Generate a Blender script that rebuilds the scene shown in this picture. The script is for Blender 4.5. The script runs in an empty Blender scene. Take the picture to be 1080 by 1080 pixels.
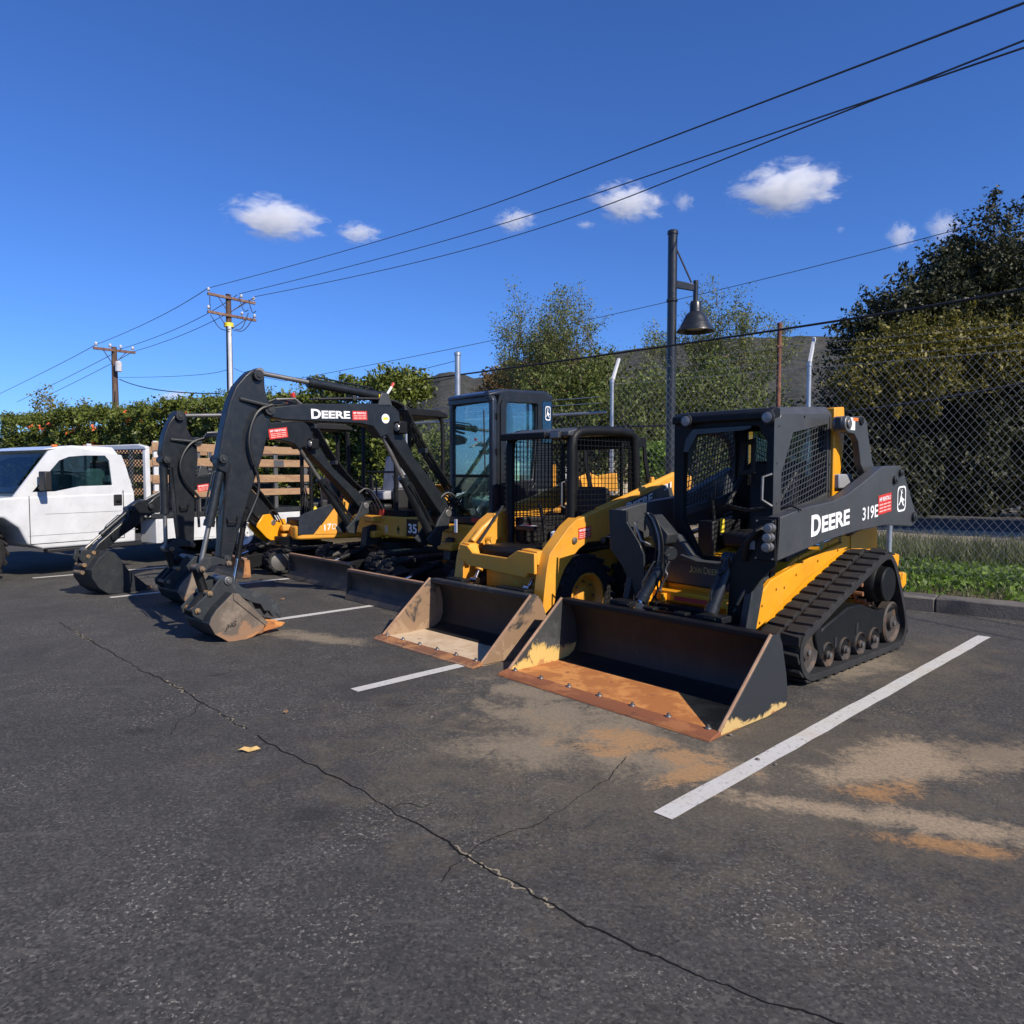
import bpy, math, random
import numpy as np
from mathutils import Vector, Matrix
from mathutils.geometry import tessellate_polygon
random.seed(7); np.random.seed(7)
SC = bpy.context.scene
COL = SC.collection
# ------------------------------------------------------------------ camera numbers
F = 770.0; H = 1.52; TH = math.atan(40/770)
def ray(px, py):
    x = (px-540)/F; u = (540-py)/F
    return (x, math.cos(TH)+u*math.sin(TH), -math.sin(TH)+u*math.cos(TH))
def G(px, py, z=0.0):
    d = ray(px, py); t = (z-H)/d[2]; return Vector((d[0]*t, d[1]*t, z))
def D(px, py, Y):
    d = ray(px, py); t = Y/d[1]; return Vector((d[0]*t, Y, H+d[2]*t))
class Fr:
    """a machine's own axes: x to its left side, y to its rear, z up"""
    def __init__(s, ox, oy, phi):
        s.o = (ox, oy); s.phi = math.radians(phi); s.c = math.cos(s.phi); s.s = math.sin(s.phi)
    def loc(s, p):
        dx, dy = p[0]-s.o[0], p[1]-s.o[1]; return Vector((dx*s.c+dy*s.s, -dx*s.s+dy*s.c, p[2]))
    def wor(s, p):
        return Vector((s.o[0]+p[0]*s.c-p[1]*s.s, s.o[1]+p[0]*s.s+p[1]*s.c, p[2]))
    def _r(s, px, py):
        a = s.loc((0, 0, H)); d = ray(px, py); e = (d[0]*s.c+d[1]*s.s, -d[0]*s.s+d[1]*s.c, d[2]); return a, e
    def onx(s, px, py, x):
        a, e = s._r(px, py); t = (x-a[0])/e[0]; return (a[1]+t*e[1], a[2]+t*e[2])
    def ony(s, px, py, y):
        a, e = s._r(px, py); t = (y-a[1])/e[1]; return (a[0]+t*e[0], a[2]+t*e[2])
    def T(s, x, l): return [s.onx(a, b, x) for a, b in l]
    def U(s, y, l): return [s.ony(a, b, y) for a, b in l]
# ------------------------------------------------------------------ tags
def tag(o, label=None, cat=None, group=None, kind=None):
    if label: o['label'] = label
    if cat: o['category'] = cat
    if group: o['group'] = group
    if kind: o['kind'] = kind
    return o
def empty(name, loc=(0, 0, 0), rz=0.0, label=None, cat=None, group=None):
    o = bpy.data.objects.new(name, None); COL.objects.link(o)
    o.location = loc; o.rotation_euler = (0, 0, rz); o.empty_display_size = .3
    return tag(o, label, cat, group)
def copy_tree(o, parent=None):
    c = o.copy(); COL.objects.link(c); c.parent = parent
    for ch in list(o.children): copy_tree(ch, c)
    return c
# ------------------------------------------------------------------ mesh builder
class MB:
    def __init__(s, fn=None):
        s.v = []; s.f = []; s.fn = fn
    def add(s, vs, fs):
        n = len(s.v); s.v += [tuple(p) for p in vs]; s.f += [tuple(i+n for i in f) for f in fs]; return s
    def box(s, a, b, m=None):
        x0, y0, z0 = a; x1, y1, z1 = b
        vs = [Vector(p) for p in ((x0,y0,z0),(x1,y0,z0),(x1,y1,z0),(x0,y1,z0),(x0,y0,z1),(x1,y0,z1),(x1,y1,z1),(x0,y1,z1))]
        if m is not None: vs = [m @ p for p in vs]
        return s.add(vs, [(0,3,2,1),(4,5,6,7),(0,1,5,4),(1,2,6,5),(2,3,7,6),(3,0,4,7)])
    def prism(s, poly, axis, a, b):
        """poly in the two other axes; extruded along axis from a to b"""
        n = len(poly)
        def P(p, t):
            if axis == 'x': return (t, p[0], p[1])
            if axis == 'y': return (p[0], t, p[1])
            return (p[0], p[1], t)
        vs = [P(p, a) for p in poly]+[P(p, b) for p in poly]
        fs = [tuple(range(n)), tuple(range(2*n-1, n-1, -1))]
        fs += [(i, i+n, (i+1) % n+n, (i+1) % n) for i in range(n)]
        return s.add(vs, fs)
    def ring(s, outer, inner, axis, a, b):
        n = len(outer)
        def P(p, t):
            if axis == 'x': return (t, p[0], p[1])
            if axis == 'y': return (p[0], t, p[1])
            return (p[0], p[1], t)
        vs = [P(p, a) for p in outer]+[P(p, a) for p in inner]+[P(p, b) for p in outer]+[P(p, b) for p in inner]
        fs = []
        for i in range(n):
            j = (i+1) % n
            fs += [(i, j, j+n, i+n), (i+2*n, i+3*n, j+3*n, j+2*n), (i, i+2*n, j+2*n, j), (i+n, j+n, j+3*n, i+3*n)]
        return s.add(vs, fs)
    def cyl(s, p0, p1, r, r2=None, n=14, cap=True):
        p0 = Vector(p0); p1 = Vector(p1); r2 = r if r2 is None else r2
        d = (p1-p0).normalized(); u = d.orthogonal().normalized(); w = d.cross(u)
        vs = []
        for q, rr in ((p0, r), (p1, r2)):
            for k in range(n):
                t = 2*math.pi*k/n; vs.append(q+u*(rr*math.cos(t))+w*(rr*math.sin(t)))
        fs = [(k, (k+1) % n, (k+1) % n+n, k+n) for k in range(n)]
        if cap: fs += [tuple(range(n-1, -1, -1)), tuple(range(n, 2*n))]
        return s.add(vs, fs)
    def tube(s, pts, r, n=8, radii=None):
        pts = [Vector(p) for p in pts]; m = len(pts); vs = []; prev = None
        for i, p in enumerate(pts):
            d = (pts[min(i+1, m-1)]-pts[max(i-1, 0)]).normalized()
            if prev is None: u = d.orthogonal().normalized()
            else:
                u = prev-d*prev.dot(d)
                u = u.normalized() if u.length > 1e-6 else d.orthogonal().normalized()
            prev = u; w = d.cross(u); rr = radii[i] if radii else r
            for k in range(n):
                t = 2*math.pi*k/n; vs.append(p+u*(rr*math.cos(t))+w*(rr*math.sin(t)))
        fs = [(i*n+k, i*n+(k+1) % n, (i+1)*n+(k+1) % n, (i+1)*n+k) for i in range(m-1) for k in range(n)]
        fs += [tuple(range(n-1, -1, -1)), tuple(range((m-1)*n, m*n))]
        return s.add(vs, fs)
    def lathe(s, c, axis, prof, n=28, cap=True):
        """prof: (distance along axis, radius)"""
        c = Vector(c); a = Vector(axis).normalized(); u = a.orthogonal().normalized(); w = a.cross(u)
        vs = []; m = len(prof)
        for h, r in prof:
            for k in range(n):
                t = 2*math.pi*k/n; vs.append(c+a*h+u*(r*math.cos(t))+w*(r*math.sin(t)))
        fs = [(i*n+k, i*n+(k+1) % n, (i+1)*n+(k+1) % n, (i+1)*n+k) for i in range(m-1) for k in range(n)]
        if cap and prof[0][1] > 1e-4: fs.append(tuple(range(n-1, -1, -1)))
        if cap and prof[-1][1] > 1e-4: fs.append(tuple(range((m-1)*n, m*n)))
        return s.add(vs, fs)
    def build(s, name, mat, parent=None, bevel=0.0, smooth=True, seg=2):
        if s.fn: vv = [tuple(s.fn(p)) for p in s.v]
        else: vv = s.v
        me = bpy.data.meshes.new(name); me.from_pydata(vv, [], s.f)
        import bmesh
        bm = bmesh.new(); bm.from_mesh(me); bmesh.ops.recalc_face_normals(bm, faces=bm.faces); bm.to_mesh(me); bm.free()
        me.materials.append(mat)
        if smooth:
            me.polygons.foreach_set('use_smooth', [True]*len(me.polygons))
            try: me.set_sharp_from_angle(angle=math.radians(34))
            except Exception: pass
        o = bpy.data.objects.new(name, me); COL.objects.link(o)
        if parent is not None: o.parent = parent
        if bevel > 0:
            b = o.modifiers.new('bevel', 'BEVEL'); b.width = bevel; b.segments = seg; b.limit_method = 'ANGLE'; b.angle_limit = math.radians(32)
            try: b.harden_normals = False
            except Exception: pass
        return o
def fastmesh(name, V, Fq, mat, parent=None, smooth=False):
    """numpy quads"""
    me = bpy.data.meshes.new(name); V = np.asarray(V, dtype=np.float32); Fq = np.asarray(Fq, dtype=np.int32)
    me.vertices.add(len(V)); me.vertices.foreach_set('co', V.ravel())
    k = Fq.shape[1]
    me.loops.add(Fq.size); me.loops.foreach_set('vertex_index', Fq.ravel())
    me.polygons.add(len(Fq)); me.polygons.foreach_set('loop_start', np.arange(0, Fq.size, k, dtype=np.int32))
    try: me.polygons.foreach_set('loop_total', np.full(len(Fq), k, dtype=np.int32))
    except Exception: pass
    me.update(calc_edges=True); me.validate()
    if smooth: me.polygons.foreach_set('use_smooth', [True]*len(me.polygons))
    me.materials.append(mat)
    o = bpy.data.objects.new(name, me); COL.objects.link(o)
    if parent is not None: o.parent = parent
    return o
def clip_line(poly, p, d):
    """segments of the line p+t*d inside the 2D polygon"""
    ts = []
    n = len(poly)
    for i in range(n):
        a = poly[i]; b = poly[(i+1) % n]
        ex, ey = b[0]-a[0], b[1]-a[1]
        den = d[0]*ey-d[1]*ex
        if abs(den) < 1e-9: continue
        t = ((a[0]-p[0])*ey-(a[1]-p[1])*ex)/den; u = ((a[0]-p[0])*d[1]-(a[1]-p[1])*d[0])/den
        if 0 <= u < 1: ts.append(t)
    ts.sort(); return [(ts[i], ts[i+1]) for i in range(0, len(ts)-1, 2)]
def strands(mb, poly, dirs, pitch, r, put, n=4):
    xs = [p[0] for p in poly]; ys = [p[1] for p in poly]; cx, cy = (min(xs)+max(xs))/2, (min(ys)+max(ys))/2
    R = math.hypot(max(xs)-min(xs), max(ys)-min(ys))
    for k, a in enumerate(dirs):
        d = (math.cos(a), math.sin(a)); q = (-d[1], d[0]); m = int(R/pitch)+1
        for i in range(-m, m+1):
            p = (cx+q[0]*i*pitch, cy+q[1]*i*pitch)
            for t0, t1 in clip_line(poly, p, d):
                if t1-t0 < .01: continue
                A = put((p[0]+d[0]*t0, p[1]+d[1]*t0), k); B = put((p[0]+d[0]*t1, p[1]+d[1]*t1), k)
                mb.cyl(A, B, r, n=n, cap=False)
    return mb
# ------------------------------------------------------------------ materials
class NT:
    def __init__(s, name):
        m = bpy.data.materials.new(name); m.use_nodes = True; s.m = m; s.t = m.node_tree; s.t.nodes.clear()
        s.out = s.n('ShaderNodeOutputMaterial')
    def n(s, typ, **kw):
        nd = s.t.nodes.new(typ)
        for k, v in kw.items(): setattr(nd, k, v)
        return nd
    def l(s, a, b): s.t.links.new(a, b)
    def coords(s, kind='Object'): return s.n('ShaderNodeTexCoord').outputs[kind]
    def noise(s, scale, detail=4, rough=.55, vec=None, dist=0.0):
        nd = s.n('ShaderNodeTexNoise'); nd.inputs['Scale'].default_value = scale; nd.inputs['Detail'].default_value = detail
        nd.inputs['Roughness'].default_value = rough; nd.inputs['Distortion'].default_value = dist
        s.l(vec if vec is not None else s.coords(), nd.inputs['Vector']); return nd.outputs['Fac']
    def ramp(s, fac, lo, hi, c0=(0,0,0,1), c1=(1,1,1,1)):
        r = s.n('ShaderNodeValToRGB'); r.color_ramp.elements[0].position = lo; r.color_ramp.elements[1].position = hi
        r.color_ramp.elements[0].color = c0; r.color_ramp.elements[1].color = c1
        s.l(fac, r.inputs['Fac']); return r.outputs['Color']
    def mix(s, fac, a, b):
        m = s.n('ShaderNodeMix'); m.data_type = 'RGBA'
        for sock, v in ((m.inputs[0], fac), (m.inputs[6], a), (m.inputs[7], b)):
            if isinstance(v, (int, float)): sock.default_value = v
            elif isinstance(v, tuple): sock.default_value = (v+(1,))[:4]
            else: s.l(v, sock)
        return m.outputs[2]
    def math(s, op, a, b=None, clamp=False):
        m = s.n('ShaderNodeMath'); m.operation = op; m.use_clamp = clamp
        for i, v in enumerate((a, b)):
            if v is None: continue
            if isinstance(v, (int, float)): m.inputs[i].default_value = v
            else: s.l(v, m.inputs[i])
        return m.outputs[0]
    def bsdf(s, col, rough=.5, metal=0.0, coat=0.0, bump=None, bstr=.2, bdist=.01, spec=.5):
        b = s.n('ShaderNodeBsdfPrincipled')
        for sock, v in ((b.inputs['Base Color'], col), (b.inputs['Roughness'], rough), (b.inputs['Metallic'], metal)):
            if isinstance(v, (int, float)): sock.default_value = v
            elif isinstance(v, tuple): sock.default_value = (v+(1,))[:4]
            else: s.l(v, sock)
        b.inputs['Coat Weight'].default_value = coat; b.inputs['Coat Roughness'].default_value = .15
        b.inputs['Specular IOR Level'].default_value = spec
        if bump is not None:
            bp = s.n('ShaderNodeBump'); bp.inputs['Strength'].default_value = bstr; bp.inputs['Distance'].default_value = bdist
            s.l(bump, bp.inputs['Height']); s.l(bp.outputs[0], b.inputs['Normal'])
        s.l(b.outputs[0], s.out.inputs['Surface']); return b
def paint(name, c, rough=.4, dust=.25, dustc=(.23,.19,.13), coat=.15, sc=3.0, chips=None, spec=.5):
    N = NT(name)
    base = N.mix(N.ramp(N.noise(sc, 5), .3, .75), tuple(x*.86 for x in c), tuple(min(1, x*1.08) for x in c))
    d = N.ramp(N.noise(sc*2.3, 8, .68), .47, .82)
    col = N.mix(N.math('MULTIPLY', d, dust), base, dustc)
    if chips:
        ch = N.ramp(N.noise(sc*9, 6, .7), chips[0], chips[0]+.03)
        col = N.mix(ch, col, chips[1])
    for k, (rx, rz, st) in enumerate(((.4, .2, (1,14,1.5)), (-.7, .9, (2,1.2,16)))):
        mp = N.n('ShaderNodeMapping'); mp.inputs['Rotation'].default_value = (rx, .3*k, rz); mp.inputs['Scale'].default_value = st; N.l(N.coords(), mp.inputs['Vector'])
        sm = N.math('MULTIPLY', N.ramp(N.noise(6.5+k*3, 3, .5, mp.outputs[0], .2), .665, .685), N.ramp(N.noise(2.7+k, 5, .6), .48, .60))
        col = N.mix(N.math('MULTIPLY', sm, min(.55, dust*1.9)), col, tuple(min(.6, x*1.6+.05) for x in c))
    # grime settled low and in drifts
    gr = N.ramp(N.noise(sc*.7, 8, .72), .50, .72); col = N.mix(N.math('MULTIPLY', gr, dust*.9), col, tuple(x*.45+y*.18 for x, y in zip(c, dustc)))
    ro = N.math('ADD', N.math('MULTIPLY', N.noise(sc*4, 6, .65), .42), rough-.17, True)
    N.bsdf(col, ro, 0.0, coat, N.noise(sc*12, 4), .06, .004, spec)
    return N.m
def plain(name, c, rough=.5, metal=0.0, **k):
    N = NT(name); col = N.mix(N.ramp(N.noise(6, 5), .3, .7), tuple(x*.8 for x in c), tuple(min(1, x*1.15) for x in c))
    N.bsdf(col, rough, metal, bump=N.noise(40, 4), bstr=.08, bdist=.003, **k); return N.m
def rusty(name, cols, thr, sc=6.0, rough=.75, stretch=(1,1,1), bstr=.25):
    """layers of colours broken up by noise; thr are the thresholds"""
    N = NT(name); mp = N.n('ShaderNodeMapping'); mp.inputs['Scale'].default_value = stretch; N.l(N.coords(), mp.inputs['Vector'])
    v = mp.outputs[0]; col = cols[0]
    for i, (c, t) in enumerate(zip(cols[1:], thr)):
        n_ = N.noise(sc*(1+.9*i), 9, .68, v, .3)
        col = N.mix(N.ramp(n_, t, t+.09), col, c)
    N.bsdf(col, rough, 0, bump=N.noise(sc*8, 8, .7, v), bstr=bstr, bdist=.006); return N.m
M = {}
M['yellow'] = paint('yellow_paint', (.78,.33,.008), .36, .20, (.30,.20,.09), .25)
M['yellow_old'] = paint('aged_yellow_paint', (.74,.33,.03), .45, .35, (.36,.24,.10), .05, chips=(.70,(.13,.05,.02)))
M['charcoal'] = paint('charcoal_paint', (.044,.047,.050), .46, .18, (.10,.095,.085), .1)
M['dark_arm'] = paint('excavator_charcoal_paint', (.0105,.013,.016), .36, .22, (.065,.062,.058), .12, spec=.4)
M['charcoal2'] = paint('worn_charcoal_paint', (.020,.024,.028), .52, .35, (.09,.08,.07), .0, spec=.35, chips=(.74,(.10,.10,.09)))
M['black'] = paint('black_paint', (.006,.0065,.0075), .48, .16, (.035,.033,.029), .0, spec=.24)
M['navy'] = paint('dark_blue_black_paint', (.013,.018,.030), .35, .2, (.05,.05,.05), .2)
M['grey'] = paint('light_grey_panel', (.27,.28,.30), .5, .25)
M['rubber'] = paint('dusty_rubber', (.017,.017,.018), .78, .42, (.060,.054,.046), 0, 5, spec=.35)
M['tyre'] = paint('tyre_rubber', (.013,.013,.014), .85, .35, (.10,.08,.06), 0, 7, spec=.3)
M['hose'] = plain('hose_rubber', (.010,.010,.011), .5)
M['chrome'] = plain('chrome_rod', (.55,.57,.62), .18, 1.0)
M['steel'] = plain('dull_steel', (.26,.25,.235), .48, .85)
M['pin'] = rusty('pin_steel', [(.13,.10,.075),(.26,.15,.06),(.05,.035,.03)], [.5,.6], 14, .5)
M['white'] = plain('white_marking', (.80,.80,.80), .45)
M['white_dim'] = plain('faded_marking', (.40,.34,.12), .5)
M['red'] = plain('red_sticker', (.55,.035,.025), .45)
M['pink'] = plain('faded_white_print', (.72,.42,.38), .5)
M['yellow_sticker'] = plain('yellow_sticker', (.80,.62,.05), .45)
M['orange'] = plain('orange_plastic', (.85,.18,.02), .4)
M['lens'] = plain('lamp_lens', (.26,.255,.24), .15)
M['fabric'] = plain('grey_vinyl', (.30,.30,.32), .6)
M['greenish'] = plain('pale_vinyl', (.50,.58,.52), .6)
M['vinyl'] = plain('black_vinyl', (.014,.014,.015), .55)
M['rust'] = rusty('rusted_steel', [(.20,.085,.04),(.38,.17,.06),(.09,.045,.03),(.45,.26,.12)], [.48,.56,.66], 5)
M['rust_orange'] = rusty('fresh_orange_rust', [(.36,.13,.035),(.52,.22,.06),(.16,.06,.03),(.50,.30,.14)], [.47,.60,.66], 4, .8)
M['edge_rust'] = rusty('rusted_edge_bar', [(.22,.075,.03),(.34,.13,.045),(.10,.04,.022),(.42,.24,.12)], [.5,.60,.68], 5, .75, (.5,1,1))
M['rust_black'] = rusty('black_steel_with_rust', [(.006,.006,.006),(.012,.010,.009),(.065,.032,.017),(.14,.095,.05)], [.50,.64,.71], 6, .6, (1,1,.45))
M['worn_black'] = rusty('scraped_black_side_plate', [(.018,.020,.023),(.06,.058,.05),(.16,.085,.04),(.42,.29,.10)], [.52,.66,.68], 3.2, .62)
M['scraped'] = rusty('black_plate_scraped_to_yellow', [(.030,.032,.032),(.55,.36,.10),(.13,.06,.03),(.62,.44,.16)], [.50,.66,.60], 2.6, .65)
M['sand_steel'] = rusty('sandy_steel_floor', [(.46,.33,.21),(.55,.42,.28),(.24,.12,.06),(.12,.08,.06)], [.45,.60,.66], 3.2, .85)
M['brown_steel'] = rusty('brown_steel_plate', [(.26,.15,.09),(.34,.21,.13),(.14,.07,.04),(.44,.33,.2)], [.48,.62,.68], 4, .8)
M['bucket_side'] = rusty('bucket_side_rust', [(.20,.14,.10),(.30,.14,.06),(.11,.07,.045),(.34,.27,.19)], [.50,.58,.62], 6.5, .72)
M['blade_steel'] = rusty('dark_blade_steel', [(.035,.033,.032),(.075,.055,.04),(.16,.08,.04),(.018,.018,.018)], [.46,.64,.60], 3, .6, (1,1,.6))
M['wood'] = rusty('weathered_boards', [(.33,.20,.11),(.26,.15,.085),(.40,.27,.16),(.12,.07,.05)], [.5,.55,.68], 2.5, .85, (1,1,6))
M['white_paint'] = paint('white_vehicle_paint', (.60,.61,.62), .28, .03, (.5,.48,.42), .5)
M['white_matte'] = paint('white_frame_paint', (.58,.59,.60), .5, .12, (.4,.38,.3), .0)
def plate_mat(name, upper, scr, low, zk):
    """painted plate scraped bare towards its lower edge"""
    N = NT(name); co = N.coords(); sx = N.n('ShaderNodeSeparateXYZ'); N.l(co, sx.inputs[0])
    h = N.math('ADD', N.math('MULTIPLY', sx.outputs['Z'], -1/zk), 1.0)
    g = N.math('ADD', h, N.math('MULTIPLY', N.math('SUBTRACT', N.noise(3.2, 9, .7, co, .5), .5), 2.6))
    col = N.mix(N.ramp(N.noise(3, 8, .7), .5, .62), upper, tuple(x*1.9 for x in upper))
    col = N.mix(N.ramp(N.noise(17, 6, .75), .66, .70), col, (.20,.10,.045))
    col = N.mix(N.ramp(g, .42, .58), col, scr); col = N.mix(N.ramp(g, .95, 1.1), col, low)
    N.bsdf(col, .6, 0, bump=N.noise(30, 8, .7), bstr=.2, bdist=.004); return N.m
M['plate_r'] = plate_mat('black_plate_scraped_low', (.016,.019,.022), (.50,.34,.13), (.30,.13,.05), .13)
M['plate_l'] = plate_mat('black_plate_scraped_high', (.030,.032,.032), (.56,.38,.12), (.40,.20,.07), .24)
M['plate_brown'] = plate_mat('brown_plate_black_top', (.035,.032,.03), (.23,.145,.085), (.30,.20,.12), .80)
M['bucket_side'] = plate_mat('worn_bucket_side', (.105,.082,.062), (.24,.135,.075), (.36,.17,.07), .20)
M['idler'] = rusty('dusty_idler_steel', [(.038,.031,.026),(.085,.050,.030),(.022,.020,.018)], [.5,.6], 8, .7)
def glassmat(name, tint, refl=.09, rough=.02):
    N = NT(name); tr = N.n('ShaderNodeBsdfTransparent'); tr.inputs[0].default_value = tint+(1,)
    gl = N.n('ShaderNodeBsdfGlossy'); gl.inputs['Roughness'].default_value = rough; gl.inputs[0].default_value = (.9,.95,1,1)
    fr = N.n('ShaderNodeFresnel'); fr.inputs['IOR'].default_value = 1.45
    f2 = N.math('ADD', N.math('MULTIPLY', fr.outputs[0], .6), refl, True)
    mx = N.n('ShaderNodeMixShader'); N.l(f2, mx.inputs[0]); N.l(tr.outputs[0], mx.inputs[1]); N.l(gl.outputs[0], mx.inputs[2])
    N.l(mx.outputs[0], N.out.inputs['Surface']); return N.m
M['glass'] = glassmat('green_tinted_glass', (.84,.96,.93), .0)
M['glass_dark'] = glassmat('dark_tinted_glass', (.42,.53,.55), .04)
M['galv'] = plain('galvanised_steel', (.42,.44,.46), .42, .75)
M['wire'] = plain('galvanised_wire', (.30,.30,.29), .6, .3)
M['cable'] = plain('black_cable', (.012,.012,.016), .6)
M['thinwire'] = plain('overhead_wire', (.045,.05,.065), .6)
M['pole_wood'] = rusty('creosoted_pole', [(.075,.045,.035),(.13,.08,.055),(.04,.025,.02)], [.5,.6], 3, .85, (1,1,.2))
M['arm_wood'] = rusty('crossarm_wood', [(.16,.085,.06),(.24,.15,.11),(.07,.04,.03)], [.5,.6], 4, .85)
M['porcelain'] = plain('grey_insulator', (.48,.48,.50), .25)
M['rustpole'] = rusty('rusty_pipe', [(.14,.055,.035),(.22,.09,.05),(.08,.035,.03)], [.5,.6], 3, .85)
M['lamp_paint'] = paint('lamp_post_paint', (.014,.016,.019), .34, .15, (.06,.05,.04), .2)
# ------------------------------------------------------------------ lettering
def text_mesh(s, size, bold=.0):
    cu = bpy.data.curves.new('t', 'FONT'); cu.body = s; cu.size = size; cu.offset = bold; cu.resolution_u = 4
    cu.extrude = 0.0; cu.fill_mode = 'BOTH'
    ob = bpy.data.objects.new('t', cu); COL.objects.link(ob)
    bpy.context.view_layer.update()
    me = bpy.data.meshes.new_from_object(ob.evaluated_get(bpy.context.evaluated_depsgraph_get()))
    vs = [tuple(v.co) for v in me.vertices]; fs = [tuple(p.vertices) for p in me.polygons]
    bpy.data.objects.remove(ob); bpy.data.curves.remove(cu); bpy.data.meshes.remove(me)
    return vs, fs
def lettering(parts, put, mat, parent, name='lettering', shear=0.0):
    """parts: list of (string, u, v, width, height, bold) laid on a 2D sheet; put maps (u,v)->point"""
    mb = MB()
    for st, u, v, w, h, bold in parts:
        vs, fs = text_mesh(st, 1.0, bold)
        xs = [p[0] for p in vs]; ys = [p[1] for p in vs]; x0, x1, y0, y1 = min(xs), max(xs), min(ys), max(ys)
        vs2 = [put((u+(p[0]-x0)/(x1-x0)*w, v+(p[1]-y0)/(y1-y0)*h)) for p in vs]
        mb.add(vs2, fs)
    return mb.build(name, mat, parent, smooth=False)
def sheet_axes(o, ux, uy):
    o = Vector(o); ux = Vector(ux); uy = Vector(uy)
    return lambda q: o+ux*q[0]+uy*q[1]
DEER = [(-.36,-.30),(-.24,-.26),(-.10,-.12),(.04,-.16),(.14,-.30),(.30,-.36),(.34,-.32),(.22,-.24),(.20,-.08),(.34,-.12),(.36,-.06),(.18,.02),(.06,.06),(.0,.16),(.02,.24),(.14,.26),(.10,.30),(.0,.32),(.10,.42),(.06,.44),(-.04,.34),(-.12,.44),(-.16,.42),(-.08,.30),(-.10,.18),(-.18,.06),(-.20,-.06),(-.26,-.16),(-.38,-.24)]
def emblem(put, w, h, parent, mat=None, e=.003, nrm=(0,0,0)):
    """white rounded outline with a small leaping animal"""
    def rr(sx, sy, k=6):
        pts = []
        for cx, cy, a0 in ((1,1,0),(-1,1,90),(-1,-1,180),(1,-1,270)):
            for i in range(k+1):
                a = math.radians(a0+90*i/k); pts.append(((cx*(sx-.22)+.22*math.cos(a)), (cy*(sy-.22)+.22*math.sin(a))))
        return pts
    o = rr(.5, .5); i_ = rr(.42, .43); mb = MB(); n = len(o)
    vs = [put((p[0]*w, p[1]*h)) for p in o]+[put((p[0]*w, p[1]*h)) for p in i_]
    mb.add(vs, [(k, (k+1) % n, (k+1) % n+n, k+n) for k in range(n)])
    mb.add([put((p[0]*w*.95, p[1]*h*.85)) for p in DEER], [tuple(range(len(DEER)))])
    return mb.build('emblem', mat or M['white'], parent, smooth=False)
def sticker(put, w, h, parent, rows=True, off=None):
    """red rental sticker with white print"""
    mb = MB(); mb.add([put((0,0)), put((w,0)), put((w,h)), put((0,h))], [(0,1,2,3)])
    o = mb.build('rental_sticker', M['red'], parent, smooth=False)
    lift = off or (lambda q: q)
    pr = [('MP RENTALS', w*.08, h*.66, w*.84, h*.22, .02)]
    pp = lettering(pr, lambda q: lift(put(q)), M['white'], o, 'print')
    mb = MB()
    for k in range(3):
        y0 = h*(.12+.17*k)
        for x0, x1 in ((.08,.34),(.38,.62),(.66,.92)):
            mb.add([lift(put((w*x0,y0))), lift(put((w*x1,y0))), lift(put((w*x1,y0+h*.07))), lift(put((w*x0,y0+h*.07)))], [(0,1,2,3)])
    mb.build('print', M['pink'], o, smooth=False)
    return o
# ================================================================== loader with tracks (right)
def bolt_ring(mb, c, axis, r, n, rr, h):
    a = Vector(axis).normalized(); u = a.orthogonal().normalized(); w = a.cross(u)
    for k in range(n):
        t = 2*math.pi*k/n; p = Vector(c)+u*r*math.cos(t)+w*r*math.sin(t); mb.cyl(p, p+a*h, rr, n=6)
def smooth_poly(pts, it=2, closed=True):
    for _ in range(it):
        q = []; n = len(pts)
        for i in range(n if closed else n-1):
            a = pts[i]; b = pts[(i+1) % n]
            q += [tuple(a[k]*.75+b[k]*.25 for k in range(len(a))), tuple(a[k]*.25+b[k]*.75 for k in range(len(a)))]
        pts = q if closed else [pts[0]]+q+[pts[-1]]
    return pts
def path_resample(pts, step):
    pts = [Vector(p) for p in pts]; pts.append(pts[0]); L = [0]
    for a, b in zip(pts, pts[1:]): L.append(L[-1]+(b-a).length)
    n = max(8, round(L[-1]/step)); out = []
    for k in range(n):
        d = L[-1]*k/n
        i = max(j for j in range(len(L)) if L[j] <= d+1e-9); i = min(i, len(pts)-2)
        t = (d-L[i])/max(1e-9, L[i+1]-L[i]); out.append((pts[i]*(1-t)+pts[i+1]*t, (pts[i+1]-pts[i]).normalized()))
    return out
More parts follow.
